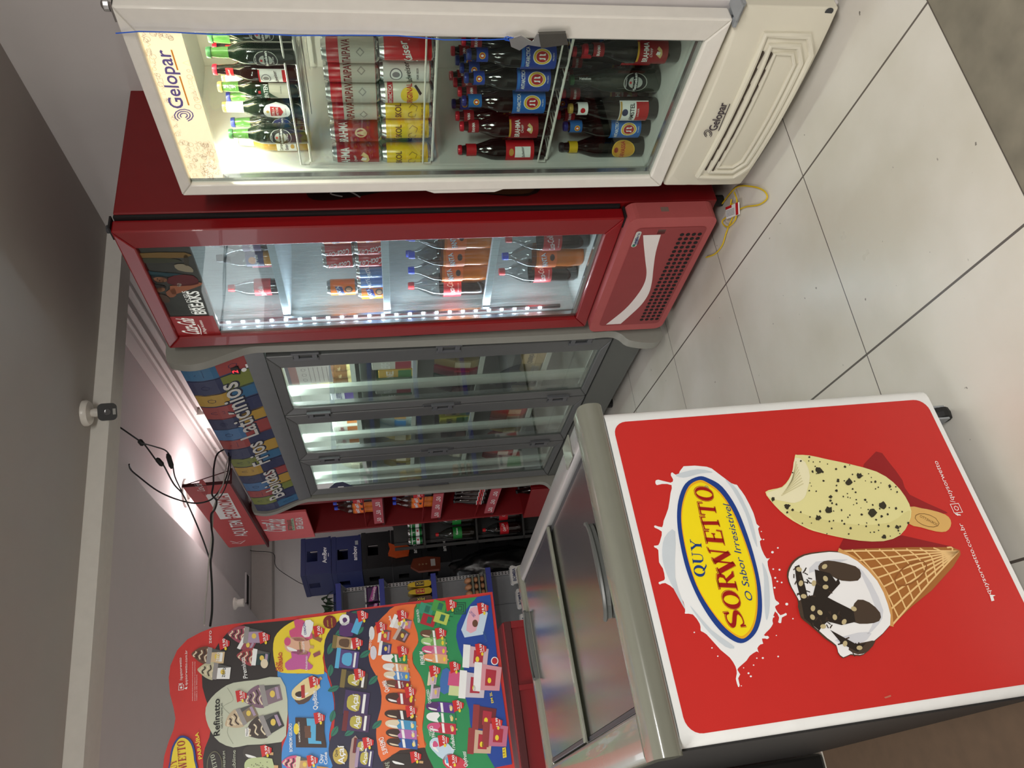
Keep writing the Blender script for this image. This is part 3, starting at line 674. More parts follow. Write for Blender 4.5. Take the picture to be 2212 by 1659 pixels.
for k, (a, b, g0, g1) in enumerate(GD_):
    dm = MB(); zz0, zz1, gz0, gz1 = .25, 1.825, .285, 1.775
    o = [(a, zz0), (b, zz0), (b, zz1), (a, zz1)]; i_ = [(g0, gz0), (g1, gz0), (g1, gz1), (g0, gz1)]
    for j in range(4):
        A, B_, C_, E0 = o[j], o[(j+1) % 4], i_[(j+1) % 4], i_[j]
        vs = [(A[0], .0, A[1]), (B_[0], .0, B_[1]), (C_[0], .008, C_[1]), (E0[0], .008, E0[1]), (A[0], .045, A[1]), (B_[0], .045, B_[1]), (C_[0], .045, C_[1]), (E0[0], .045, E0[1])]
        dm.add(vs, [(0, 1, 2, 3), (4, 7, 6, 5), (0, 4, 5, 1), (3, 2, 6, 7), (1, 5, 6, 2), (0, 3, 7, 4)], M['grey_frame'])
    dd = dm.build('door', t, bevel=.005)
    MB().box(g0+.001, g1-.001, .014, .018, gz0+.001, gz1-.001, GLASS2).build('glass_pane', dd)
    sp_ = MB().box(g0+.001, g0+.012, .019, .040, gz0+.001, gz1-.001, M['aluminium']).box(g1-.012, g1-.001, .019, .040, gz0+.001, gz1-.001, M['aluminium']).box(g0+.013, g1-.013, .019, .040, gz0+.001, gz0+.012, M['aluminium']); sp_.build('pane_spacer', dd)
    for zc in (1.655, 1.025, .406):
        h = MB(); x = b+.004
        h.box(x-.032, x-.012, -.010, .0, zc-.055, zc+.055, mat('hinge_grey', (88, 90, 94), .4)).box(x-.012, x+.022, -.012, .02, zc+.028, zc+.05, mat('hinge_grey')).box(x-.012, x+.022, -.012, .02, zc-.05, zc-.028, mat('hinge_grey')).box(x+.022, x+.034, -.012, .03, zc-.06, zc+.06, mat('hinge_grey'))
        h.build('hinge', dd, bevel=.002)
    hz_ = 1.03; MB().box(a-.004, a+.022, -.004, .01, hz_-.10, hz_+.10, M['dark_grey']).build('door_handle', dd, bevel=.006)
    # pale inner mullion behind the handle side of each door
    MB().box(g0+.01, g0+.08, .075, .098, .268, 1.85, mat('mullion', (196, 204, 198), .4, )).build('mullion', t)
    for z in (1.47, 1.166, .83, .49):
        s0, s1 = ((1.237, 1.845), (.617, 1.235), (.015, .615))[k]
        MB().box(s0, s1, .11, .56, z-.012, z, mat('shelf_pale', (190, 196, 190), .4)).box(s0, s1, .100, .1095, z-.014, z+.010, mat('shelf_pale')).build('shelf', t)
    MB().box(g0+.06, g1+.03, .07, .09, 1.828, 1.8445, mat('cabinet_lamp', (235, 255, 245), .4, emit=3)).build('lamp', t)
    la = area('display_fridge_light', (0, 0, 0), (0, 0, 0), .36, .03, (4.2, 4.2, 2.2)[k], (.88, 1, .94)); la.parent = t; la.location = ((g0+g1)/2, .062, 1.80); la.rotation_euler = (math.radians(16), 0, 0)
MB().prism([(0.012, .075), (.012, .235), (.055, .245), (.058, .075)], 'x', GX0+.001, GX1-.001, mat('kick_grey', (84, 87, 84), .4)).build('kick_plate', t, bevel=.003)
for x in (.05, .9, 1.78):
    for y in (.1, .55): MB().lathe([(.03, 0), (.03, .0795)], M['black_rubber'], (x, y, 0), 10).build('foot', t)
# sticker with the figure 2 on the far door
D = front_decal(GF, .0135); D.LY = .0003
_p = lambda x, y: (350+x/3.686, 700+y/3.686)
D.pp([_p(*q) for q in ((1205, 1278), (1370, 1262), (1310, 1330), (1225, 1342))], M['print_white'], 1)
D.pp([_p(*q) for q in ((1300, 1328), (1380, 1262), (1440, 1255), (1560, 1305))], col(34, 40, 72), 2)
D.pt('2', _p(1440, 1325), _p(1440, 1290), 22, M['print_white'], 3, bold=.02); D.pt('LEVE MAIS', _p(1245, 1335), _p(1235, 1280), 6, M['ink'], 3)
D.build('offer_sticker', t)

# ================================================================== CHEST FREEZER
FF = Fr((-.0786, 1.4063, 0), .11835); FW = .6738; FL = 1.13
t = thing('chest_freezer', 'white chest freezer with red ice cream artwork on its end and sliding glass lids', 'freezer', FF.o, FF.rz)
b = MB(); b.prism(rrect(.0, FW, .0, FL, .03, 4), 'z', .085, .8715, M['panel_white']); bo_ = b.build('body', t, bevel=.006, smooth=True)
MB().box(-.004, -.0005, .035, FL-.03, .09, .88, mat('side_shade', (30, 29, 30), .5)).build('side_shade', t)  # thin dark sheet painting the deep shade on the freezer's left side
MB().box(.05, FW-.05, .05, FL-.05, .055, .0848, M['dark_void']).build('chassis', t)
# rim: rounded front and rear bars, straight side rails, sloping inner ledge
CG = M['cap_grey']
def barprof(y0, y1): return rrect(y0, y1, .872, .926, .022, 5)
MB().prism([(a, b) for a, b in barprof(-.014, .072)], 'x', -.012, FW+.012, CG).build('front_rim', t, bevel=.012, smooth=True)
MB().prism([(a, b) for a, b in barprof(FL-.06, FL+.014)], 'x', -.012, FW+.012, CG).build('rear_rim', t, bevel=.012, smooth=True)
for x0, x1 in ((-.012, .075), (FW-.045, FW+.012)):
    MB().prism(rrect(x0, x1, .885, .922, .012, 4), 'y', .073, FL-.061, M['rail_grey'] if x0 > 0 else CG).build('side_rail', t, smooth=True)
MB().box(FW-.045, FW+.0125, .13, .20, .9225, .925, CG).build('rail_joint', t)
for k, (y0, y1, z) in enumerate(((.075, .60, .905), (.56, FL-.064, .917))):
    fr_ = MB(); x0, x1 = .078, FW-.048
    fr_.box(x0, x1, y0, y0+.02, z-.008, z, CG).box(x0, x1, y1-.02, y1, z-.008, z, CG)
    fr_.box(x0, x0+.012, y0+.021, y1-.021, z-.008, z, M['dark_grey']).box(x1-.012, x1, y0+.021, y1-.021, z-.008, z, M['dark_grey'])
    lid = fr_.build('lid', t, bevel=.002)
    MB().box(x0+.0125, x1-.0125, y0+.0205, y1-.0205, z-.006, z-.001, LIDG).build('lid_glass', lid)
    # boat-shaped pull
    cy = y0+.075 if k == 0 else y1-.012; cx = .37 if k == 0 else .42; s_ = 1 if k == 0 else -1
    prof = [(cx+.105*math.cos(u), cy+s_*.035*(1-math.sin(u))-.03*s_) for u in [PI*i/14 for i in range(15)]]
    h = MB(); h.prism(prof[::1], 'z', z+.0005, z+.012, mat('pull_grey', (82, 84, 82), .35)); hh = h.build('lid_handle', lid, bevel=.004)
    MB().tube([(p[0], p[1], z+.014) for p in prof], .005, mat('pull_grey'), 6).build('handle_lip', hh, smooth=True)
# lining below the glass with frost and a few cartons
tb = MB(); ins = mat('freezer_lining', (158, 156, 140), .35, metal=.1, bump=.3, scale=5)
tb.box(.076, FW-.046, .074, FL-.062, .8722, .8735, ins).build('lining', t)
D = front_decal(FF, .0); D.LY = .0006
D.poly(rrect(.017, .641, .098, .858, .03, 6), M['paint_red'], 1)
z5 = lambda x, y: (1380+x/3.017, 950+y/3.017); z6 = lambda x, y: (1700+x/1.9316, 800+y/1.9316)
PW, PS = mat('milk_white', (240, 242, 244), .5, var=.02), mat('milk_shade', (205, 214, 222), .5)
spl = [(290,175),(440,178),(500,210),(600,285),(635,295),(650,315),(690,370),(745,480),(765,550),(785,567),(775,582),(790,640),(802,652),(786,664),(800,720),(830,775),(853,772),(836,795),(845,850),(862,900),(870,960),(885,1040),(905,1058),(912,1072),(888,1085),(890,1105),(920,1145),(955,1130),(960,1145),(930,1160),(925,1195),(905,1190),(912,1160),(885,1120),(868,1180),(872,1200),(850,1235),(812,1275),(845,1285),(838,1298),(800,1297),(808,1330),(790,1335),(770,1360),(780,1390),(765,1380),(720,1410),(700,1440),(660,1475),(640,1500),(658,1530),(645,1555),(655,1600),(645,1612),(630,1560),(636,1525),(628,1480),(590,1420),(530,1370),(440,1270),(405,1250),(400,1235),(395,1200),(350,1140),(300,1135),(300,1120),(290,1060),(235,980),(170,935),(135,945),(128,930),(155,920),(168,905),(155,840),(130,800),(125,720),(102,705),(98,692),(126,688),(140,650),(148,600),(102,575),(104,560),(150,572),(160,530),(190,450),(205,350),(212,298),(150,290),(115,298),(106,275),(125,262),(205,282),(222,262),(207,235),(215,214),(255,236)]
D.pp([z5(*p) for p in spl], PW, 2, sm=2)
for pts in ([(165,640),(235,600),(235,900),(300,1100),(260,1040),(180,880),(150,760)], [(560,260),(640,330),(730,520),(770,700),(740,640),(690,480),(610,330)], [(330,1080),(470,1240),(620,1350),(560,1350),(430,1230)], [(800,800),(840,900),(850,1080),(830,1180),(815,1080),(812,900)], [(240,230),(380,195),(480,215),(400,222),(290,250)]):
    D.pp([z5(*p) for p in pts], PS, 3, sm=3)
for (x, y, r) in ((903,707,6),(868,735,9),(873,845,6),(914,849,7),(886,902,7),(928,932,6),(882,966,7),(961,1073,10),(1001,1168,5),(905,1414,6),(832,1290,12),(805,1424,7),(766,1425,5),(712,1523,7),(727,1543,7),(745,1470,5),(359,1257,5),(474,1358,5),(512,1412,5),(893,1277,4),(796,600,4),(810,652,5),(875,1155,6),(680,1488,4),(665,1605,4),(900,925,6)):
    D.pe(*z5(x, y), r/3.0, r/3.3, PW, 2.5, n=8)
D.pp([z5(*p) for p in ((385,243),(300,290),(255,400),(247,540),(270,700),(310,860),(370,1010),(450,1150),(540,1260),(640,1325),(710,1310),(770,1240),(798,1120),(790,960),(755,790),(700,610),(630,440),(540,310),(450,255))], col(26, 62, 140, .35), 4, sm=4)
D.pp([z5(*p) for p in ((385,268),(320,310),(280,420),(273,540),(295,690),(335,850),(390,990),(470,1120),(560,1230),(650,1295),(700,1285),(745,1220),(768,1110),(765,960),(735,810),(680,640),(610,470),(525,345),(440,282))], col(240, 176, 30, .35), 5, sm=4)
D.pp([z5(*(492+.965*(p[0]-510)+16, 782+.968*(p[1]-782))) for p in ((385,268),(320,310),(280,420),(273,540),(295,690),(335,850),(390,990),(470,1120),(560,1230),(650,1295),(700,1285),(745,1220),(768,1110),(765,960),(735,810),(680,640),(610,470),(525,345),(440,282))], col(250, 226, 20, .35), 6, sm=4)
NAV = col(26, 60, 128, .4); SR = col(160, 16, 14, .35)
D.pt('QUY', z5(430, 900), z5(398, 660), 24, NAV, 8, serif=True)
# the name sits on an arc: the middle letters are the tallest
let = [('S', 692, 1222, 645, 1112, 118), ('O', 668, 1110, 634, 990, 118), ('R', 637, 985, 606, 868, 122), ('W', 640, 865, 556, 690, 132), ('E', 553, 690, 530, 598, 116), ('T', 528, 590, 502, 510, 110), ('T', 502, 500, 484, 425, 104), ('O', 486, 412, 470, 322, 112)]
for L_, mt, ex in ((7, SR, 5), (8, col(236, 190, 60, .4), 2.4), (9, SR, 0)):
    for ch, x0, y0, x1, y1, h in let: D.pt(ch, z5(x0+ex, y0+ex), z5(x1+ex, y1-ex), (h+2*ex)/3.017, mt, L_, serif=True, shear=.12)
D.pt('O Sabor Irresist\u00edvel', z5(738, 1058), z5(585, 432), 15, NAV, 8, shear=.3)
D.pt('\u00ae', z5(450, 330), z5(446, 305), 8, NAV, 8)
# ice lolly
ow = [(1716,986),(1711,1016),(1703,1036),(1688,1053),(1668,1058),(1652,1064),(1662,1081),(1685,1106),(1711,1126),(1745,1144),(1767,1151),(1804,1160),(1855,1169),(1907,1170),(1943,1157),(1961,1131),(1967,1105),(1954,1074),(1928,1043),(1892,1020),(1835,1004),(1788,994),(1747,985),(1721,984)]
D.pp([z6(*p) for p in ((510,520),(660,590),(640,600),(490,640),(300,470),(370,340),(420,380),(480,460))], col(150, 20, 26), 2, sm=2)
D.pp([z6(*p) for p in ((240,690),(480,690),(700,740),(520,750),(400,745),(210,752))], col(146, 18, 26), 2)
D.pp([(1960,1096),(1990,1099),(2011,1103),(2040,1112),(2052,1124),(2052,1138),(2042,1149),(2021,1149),(1988,1140),(1960,1131)], col(222, 178, 104), 3, sm=2)
D.pl([(2001+26*math.cos(u), 1125+13*math.sin(u)+.25*26*math.cos(u)) for u in [i*.5 for i in range(12)]], .0012, col(110, 76, 36), 4, True)
D.pt('SORWETTO', (2022, 1137), (1985, 1118), -7, col(110, 76, 36), 4)
D.pp(ow, col(232, 226, 160), 4, sm=2)
D.pp([(1700,1100),(1760,1120),(1850,1135),(1920,1130),(1950,1110),(1965,1105),(1958,1135),(1940,1157),(1905,1169),(1850,1168),(1770,1150),(1715,1126)], col(222, 214, 146), 4.4, sm=2)
D.pp([(1716,990),(1738,1000),(1748,1030),(1742,1060),(1735,1078),(1715,1088),(1690,1084),(1665,1078),(1655,1066),(1688,1055),(1703,1038),(1711,1016)], col(240, 234, 196), 5, sm=2)
rr = random.Random(11)
for k in range(9): u = k/9; D.pl([(1718+2*k, 998+6*k), (1700-3*k+10, 1040+4*k)], .0022, col(214, 206, 160), 5.5)
def inpoly(x, y, P):
    c = False
    for i in range(len(P)):
        x1, y1 = P[i]; x2, y2 = P[i-1]
        if (y1 > y) != (y2 > y) and x < (x2-x1)*(y-y1)/(y2-y1)+x1: c = not c
    return c
CH = col(52, 48, 34)
k = 0
while k < 95:
    x, y = rr.uniform(1655, 1965), rr.uniform(985, 1170)
    if not inpoly(x, y, ow) or (x < 1745 and y < 1085 and rr.random() < .9): continue
    r = rr.choice([1.3, 1.6, 2, 2.4, 3]); D.pp([(x+r*rr.uniform(.7, 1.3)*math.cos(u), y+r*rr.uniform(.7, 1.3)*math.sin(u)) for u in (0, 1, 2, 3, 4, 5)], CH, 6); k += 1
for x, y, r in ((1766,1018,8),(1831,1044,9),(1789,1103,8),(1882,1109,9),(1854,1030,7),(1765,1121,7),(1698,1095,6),(1905,1093,8),(1908,1161,6),(1668,1080,5),(1920,1052,4),(1935,1140,5),(1808,1040,4),(1792,1075,4)):
    D.pp([(x+r*rr.uniform(.6, 1.25)*math.cos(u), y+r*rr.uniform(.6, 1.25)*math.sin(u)) for u in [i*.6 for i in range(10)]], CH, 6.5)
# cone
WA, WD, WL = col(214, 158, 92), col(168, 106, 48), col(240, 200, 138)
cone = [(1809,1189),(1871,1186),(1969,1183),(2055,1183),(2072,1190),(2073,1199),(2057,1225),(2011,1276),(1969,1310),(1923,1354),(1920,1318),(1907,1276),(1876,1235),(1845,1209)]
D.pp(cone, WD, 4, sm=1)
import itertools
for f in range(1, 9):     # curved waffle ridges
    a = (1809+f*29.3, 1189-f*.6); b_ = (1923+f*16, 1354-f*18.5); mid = ((a[0]+b_[0])/2+8, (a[1]+b_[1])/2-10)
    D.pl(smoothpts([a, mid, b_], 4, False), .0032, WL, 5)
for f in range(0, 8):
    a = (1812+(1922-1812)*f/7+4, 1192+(1350-1192)*f/7); D.pl([a, (a[0]+(2068-a[0])*.55, a[1]+(1192-a[1])*.55-2), (2068, 1192)], .0032, WL, 5.3)
D.pl([(1809,1189),(1845,1209),(1876,1235),(1907,1276),(1920,1318),(1923,1354)], .009, WA, 6)
D.pl([(1965+34*math.cos(u)-6*math.sin(u), 1240+24*math.sin(u)-12*math.cos(u)) for u in [i*.45 for i in range(14)]], .003, col(150, 92, 40), 5.6, True)
cream = [(1705,1230),(1716,1214),(1736,1202),(1770,1196),(1809,1195),(1850,1214),(1892,1256),(1915,1307),(1920,1351),(1886,1385),(1870,1408),(1855,1416),(1835,1414),(1819,1421),(1808,1410),(1804,1395),(1785,1380),(1767,1364),(1745,1345),(1731,1333),(1727,1315),(1723,1297),(1708,1270),(1701,1248)]
D.pp([(x-3 if x < 1800 else x, y-3 if y < 1300 else y+2) for x, y in cream], col(84, 62, 48), 4.6, sm=2)
D.pp(cream, col(244, 244, 246), 7, sm=2)
for pts in ([(1850,1225),(1880,1262),(1905,1320),(1895,1350),(1870,1372),(1890,1330),(1875,1280)], [(1760,1215),(1830,1210),(1790,1222),(1745,1240)], [(1800,1385),(1850,1368),(1880,1370),(1850,1395)]): D.pp([p for p in pts], col(216, 218, 226), 7.4, sm=2)
CC, CD = col(74, 60, 50, .25), col(40, 32, 28, .4)
for pts in ([(1765,1225),(1777,1214),(1800,1214),(1845,1225),(1857,1240),(1850,1256),(1815,1256),(1795,1247),(1770,1238)], [(1838,1318),(1850,1297),(1875,1303),(1898,1325),(1896,1343),(1870,1349),(1840,1345)], [(1838,1395),(1868,1388),(1888,1386),(1872,1408),(1850,1415),(1830,1405)], [(1722,1300),(1745,1296),(1755,1330),(1735,1338),(1724,1325)]): D.pp(pts, CC, 8, sm=2)
crumb = [(1714,1226),(1724,1222),(1735,1262),(1742,1290),(1765,1285),(1782,1262),(1800,1262),(1808,1250),(1812,1262),(1785,1292),(1800,1300),(1840,1320),(1845,1345),(1815,1352),(1785,1344),(1765,1362),(1735,1338),(1728,1300),(1718,1262)]
D.pp(crumb, CD, 8.5, sm=1)
D.pp([(1757,1232),(1790,1240),(1806,1262),(1770,1290),(1752,1292),(1760,1260)], CD, 8.6)
D.pp([(1790,1362),(1850,1395),(1868,1390),(1850,1410),(1815,1392)], CD, 8.6)
for k in range(60):
    x, y = rr.choice([(1770,1262),(1735,1290),(1800,1335),(1765,1340),(1725,1245),(1835,1395)]); x += rr.uniform(-20, 20); y += rr.uniform(-18, 18); u = rr.uniform(0, 3)
    if x < 1712: continue
    D.pl([(x, y), (x+9*math.cos(u), y+9*math.sin(u))], .0022, rr.choice([CD, col(66, 52, 44, .3)]), 9)
for x, y in ((1778,1226),(1780,1252),(1755,1262),(1723,1232),(1727,1262),(1753,1316),(1733,1290),(1800,1335),(1841,1317),(1752,1335),(1768,1325),(1780,1270),(1822,1392),(1853,1401),(1820,1345),(1775,1355)):
    D.pe(x, y, 5, 6.5, col(196, 180, 138), 9.6, rot=rr.uniform(0, 3), n=10)
D.pt('quysorwetto.com.br', z6(850, 935), z6(728, 640), 11, M['print_white'], 3)
D.pt('/quysorwetto', z6(700, 553), z6(625, 380), 11, M['print_white'], 3)
D.pt('f', z6(722, 610), z6(719, 598), 11, M['print_white'], 3, bold=.03); q = D.px(*z6(704, 577)); D.line([(q[0]-.01, q[1]-.01), (q[0]+.01, q[1]-.01), (q[0]+.01, q[1]+.01), (q[0]-.01, q[1]+.01)], .002, M['print_white'], 3, True)
D.line([(q[0]+.005*math.cos(u), q[1]+.005*math.sin(u)) for u in range(6)], .0016, M['print_white'], 3, True)
D.pp([z6(842, 937), z6(867, 940), z6(857, 945), z6(862, 962), z6(850, 965)], M['print_white'], 3)
D.pp([z6(402, 1365), z6(430, 1355), z6(432, 1362), z6(408, 1370)], col(190, 110, 90), 3)
D.build('front_artwork', bo_)
for x, y in ((.05, .06), (FW-.05, .06), (.05, FL-.06), (FW-.05, FL-.06)):
    c = MB().lathe([(.025, -.012), (.027, 0), (.025, .012)], M['black_rubber'], (0, 0, 0), 14); 
    c.v = [(z+x, yy+y, xx+.027) for xx, yy, z in c.v]
    c.box(x-.018, x-.0135, y-.02, y+.02, .02, .054, M['steel_grey']).box(x+.0135, x+.018, y-.02, y+.02, .02, .054, M['steel_grey']); c.build('caster', t)
# ================================================================== RED BOTTLE RACK
t = thing('bottle_rack', 'red open bottle rack with price strips standing past the grey display fridge', 'rack', GF.o, GF.rz)
RX0, RX1 = -.86, -.115
RR = M['rack_red']; RD = mat('rack_dark', (72, 8, 14), .5)
b = MB(); b.box(RX0, RX0+.022, .0, .50, .04, 2.21, RR).box(RX1-.085, RX1, .0, .50, .04, 2.21, RR).build('side_panel', t, bevel=.002) if False else None
MB().box(RX0, RX0+.022, .0, .50, .0, 2.21, RR).build('side_panel', t, bevel=.003)
MB().box(RX1-.06, RX1, .0, .50, .0, 2.21, RR).build('side_panel', t, bevel=.003)
MB().box(RX0+.0225, RX1-.0605, .47, .499, .02, 2.21, RD).build('back_panel', t)
stripm = mat('price_strip', (178, 84, 92), .4)
RS = [(1.385, 'a'), (.965, 'a'), (.56, 'a')]
for z, _ in RS:
    MB().box(RX0+.0225, RX1-.0605, .01, .469, z-.02, z, RD).build('shelf', t)
    ps = MB().box(-.74, -.185, -.004, .0085, z-.012, z+.058, stripm).build('price_strip', t)
    D = Decal(lambda a, b, e: (a, -.0045-e, b)); D.LY = .0003
    for k in range(3):
        x = -.70+.18*k; D.text('50', (x+.02, z+.006), (x+.10, z+.006), .03, M['print_white'], 1); D.rect(x-.005, x+.015, z+.004, z+.012, M['print_white'], 1)
    D.build('price_print', ps)
    MB().tube([(RX0+.023, .012, z+.12), (RX1-.061, .012, z+.12)], .004, RR).build('guard_rail', t)
MB().box(RX0+.023, RX1-.061, .01, .469, .02, .06, RD).build('shelf', t)
cd = MB().box(RX0-.01, RX1-.14, -.022, -.004, 1.885, 2.215, mat('sign_pink', (214, 92, 96), .5)).build('name_board', t, bevel=.002)
D = front_decal(GF, -.0225); D.LY = .0005
_p = lambda x, y: (500+x/3.16, 1050+y/3.16)
D.pt('AQUI TEM', _p(292, 302), _p(285, 250), 4.5, M['print_white'], 1, bold=.01); D.pt('Coca-Cola', _p(372, 310), _p(360, 225), 14, M['print_white'], 1, bold=.01, shear=.3)
D.pp([_p(*q) for q in ((405, 222), (422, 218), (436, 300), (418, 302))], col(170, 190, 160), 1); D.pt('RETORN\u00c1VEL', _p(430, 298), _p(420, 226), 4, col(60, 110, 80), 2)
D.pt('BEM GELADA', _p(492, 290), _p(482, 212), 4.5, M['print_white'], 1, bold=.01)
D.build('board_print', cd)
# light-box sign on top, running over the fridge's end
GF2 = GF
TS0, TS1 = -.865, .50
MB().box(RX0-.01, RX1+.01, -.002, .50, 2.2101, 2.215, RR).build('top_light_block', t)  # closing sheet added to block lamp light from the rack's inside
sg = thing('rack_top_sign', 'long red header sign with white lettering above the bottle rack', 'sign', GF.w(0, 0, 2.216), GF.rz)
b = MB(); b.prism(smoothpts([(TS0, .02), (TS0-.02, .0), (TS0+.01, -.045), (TS0+.08, -.06)], 3, False)+[(TS1, -.06), (TS1, -.045), (TS0+.10, -.045)], 'z', .012, .27, mat('sign_face', (188, 62, 64), .4))
sf = b.build('sign_box', sg, bevel=.002)
MB().box(TS0-.005, TS1+.012, -.066, .03, .0, .0118, RD).box(TS1+.0005, TS1+.008, -.062, -.044, .0125, .274, RD).tube([(TS1, -.05, .27), (TS1, .02, .02)], .003, RD).build('sign_frame', sg)
D = Decal(lambda a, b, e: (a, -.0605-e, b-2.216), lambda x, y: (lambda q: (q.x, q.z))(GF.loc(x, y, -.061))); D.LY = .0005
_p = lambda x, y: (150+x/2.764, 800+y/2.764)
D.pt('AQUI TEM', (534, 1157), (520, 1123), 8, M['print_white'], 3, bold=.01)
D.pp([(443, 1068), (492, 1065), (521, 1118), (476, 1122)], M['print_white'], 1); D.pt('+ECONOMIA', (515, 1119), (491, 1069), 8.6, col(186, 60, 62), 2, bold=.02)
D.pe(*_p(800, 700), 8, 18, col(168, 46, 50), 1, rot=-.3); D.pt('Coca-Cola', _p(812, 722), _p(788, 678), 6, M['print_white'], 2, shear=.3)
D.pl([_p(960, 1020), _p(1000, 1028), _p(1050, 1015), _p(1020, 1035), _p(970, 1032)], .008, M['print_white'], 1)
D.build('sign_print', sf)
# crate hanging askew at the foot of the rack
cr = thing('red_basket', 'red tilted bottle basket with lattice bottom at the foot of the bottle rack', 'basket', GF.w(-.49, .12, .15), GF.rz+.12)
cr.rotation_euler = (math.radians(0), 0, GF.rz+.12)
b = MB(); bw, bd, bh = .24, .17, .27
b.box(-bw, bw, -bd, -bd+.012, 0, bh, RR).box(-bw, bw, bd-.012, bd, 0, bh, RR).box(-bw, -bw+.012, -bd+.0125, bd-.0125, 0, bh, RR).box(bw-.012, bw, -bd+.0125, bd-.0125, 0, bh, RR).build('basket_wall', cr, bevel=.003)
MB().box(-bw+.0125, bw-.0125, -bd+.0125, bd-.0125, 0, .012, RD).build('basket_bottom', cr)
cr.location.z = .0605

# ================================================================== ICE CREAM POSTER
PRZ = .0768
p0 = atY(1063, 1279, 3.0); PF = Fr((p0.x, p0.y, 0), PRZ)
def LPf(x, y): q = PF.loc(x, y, 0); return (q.x, q.z)
out_ = [(1063.5, 1278.5), (502, 1348), (461, 1355), (433, 1366), (405, 1381), (383, 1404), (368, 1438), (364.5, 1464), (367, 1499), (375, 1529), (379, 1552), (375, 1575), (364, 1603), (355, 1633), (352, 1659), (355, 1700), (365, 1740), (390, 1775), (430, 1800), (1130, 1722)]
OL = [LPf(*p) for p in out_]; zb0 = min(p[1] for p in OL); OL[-1] = (OL[-1][0], OL[0][1])
t = thing('price_poster', 'tall cut-out ice cream price board with waves of bright colours behind the chest freezer', 'poster', (p0.x, p0.y, 0), PRZ)
RP = mat('poster_red', (206, 50, 46), .5); bd_ = MB().prism(OL, 'y', .0, .014, RP, RP).build('board', t)
D = front_decal(PF, .0); D.LY = .0007
za = lambda x, y: (340+x/4.6214, 1300+y/4.6214); zc = lambda x, y: (700+x/4.264, 1270+y/4.264)
KB, BL, NV, ORG, GRN, RB, YL, SG = col(42, 34, 34), col(62, 140, 214), col(32, 30, 62), col(232, 112, 52), col(38, 142, 84), col(26, 68, 158), col(238, 214, 50), col(196, 202, 182)
D.pp([za(*p) for p in [(870,225),(780,255),(700,310),(620,400),(560,500),(480,640),(445,740),(450,850),(480,960),(520,1080),(545,1200),(520,1350),(475,1460),(455,1560),(460,1660),(470,1800),(1240,1760),(1240,1200),(1240,660),(1250,400),(1400,178)]], KB, 1, sm=1)
D.pp([za(*p) for p in [(1400,178),(1480,165),(1600,150),(1700,135),(1900,105),(1850,150),(1760,300),(1690,420),(1650,560),(1665,720),(1500,715),(1300,715),(1200,690),(1170,600),(1155,480),(1170,360),(1230,280),(1310,220)]], YL, 3, sm=2)
D.pp([za(*p) for p in [(1200,680),(1400,720),(1660,690),(1700,760),(1730,850),(1755,950),(1765,1080),(1740,1200),(1715,1330),(1720,1430),(1760,1560),(1790,1660),(1780,1800),(1250,1790),(1245,1660),(1240,1560),(1250,1450),(1290,1350),(1310,1240),(1305,1100),(1270,960),(1230,820)]], BL, 2, sm=2)
NVz = [(245,212),(430,195),(650,172),(580,230),(500,310),(440,400),(415,500),(410,620),(430,720),(475,800),(510,890),(530,1000),(520,1120),(490,1230),(480,1340),(490,1440),(520,1560),(560,1640),(560,1760),(60,1760),(80,1640),(45,1540),(50,1420),(90,1300),(100,1150),(95,1000),(60,850),(15,720),(0,600),(10,480),(60,380),(140,300)]
D.pp([zc(*p) for p in NVz], NV, 3.5, sm=2)
D.pp([zc(*p) for p in [(650,172),(850,150),(835,210),(830,290),(845,370),(870,440),(860,520),(815,600),(820,700),(870,780),(915,860),(935,950),(930,1060),(915,1180),(905,1300),(925,1400),(930,1475),(700,1510),(530,1600),(490,1440),(480,1340),(490,1230),(520,1120),(530,1000),(510,890),(475,800),(430,720),(410,620),(415,500),(440,400),(500,310),(580,230)]], ORG, 4, sm=2)
D.pp([zc(*p) for p in [(700,1495),(925,1470),(960,1560),(1010,1660),(1040,1760),(560,1760),(540,1600)]], col(52, 32, 28), 4.2, sm=1)
D.pp([zc(*p) for p in [(850,150),(1410,85),(1340,160),(1270,250),(1225,340),(1215,450),(1240,560),(1290,660),(1290,780),(1280,900),(1300,1010),(1335,1120),(1345,1260),(1380,1360),(1430,1440),(1500,1530),(1560,1600),(1580,1700),(1050,1760),(1000,1660),(950,1560),(925,1440),(905,1300),(930,1100),(935,950),(890,810),(820,690),(815,600),(870,500),(860,420),(820,300),(830,190)]], GRN, 4, sm=1)
D.pp([zc(*p) for p in [(1410,85),(1530,65),(1600,700),(1660,1100),(1730,1625),(1570,1655),(1500,1530),(1430,1440),(1380,1360),(1345,1260),(1335,1120),(1300,1010),(1280,900),(1290,780),(1280,660),(1240,560),(1215,450),(1225,340),(1270,250),(1340,160)]], RB, 4.5, sm=1)
D.pp([za(*p) for p in [(1230,755),(1300,980),(1290,1250),(1240,1400),(900,1430),(760,1455),(620,1400),(540,1300),(490,1180),(485,1060),(540,960),(640,870),(760,810),(1000,780)]], SG, 5, sm=2)
D.pl([za(*p) for p in smoothpts([(700,860),(760,980),(660,1050),(740,1150),(700,1300),(760,1420)], 4, False)], .0018, col(160, 166, 146), 5.5)
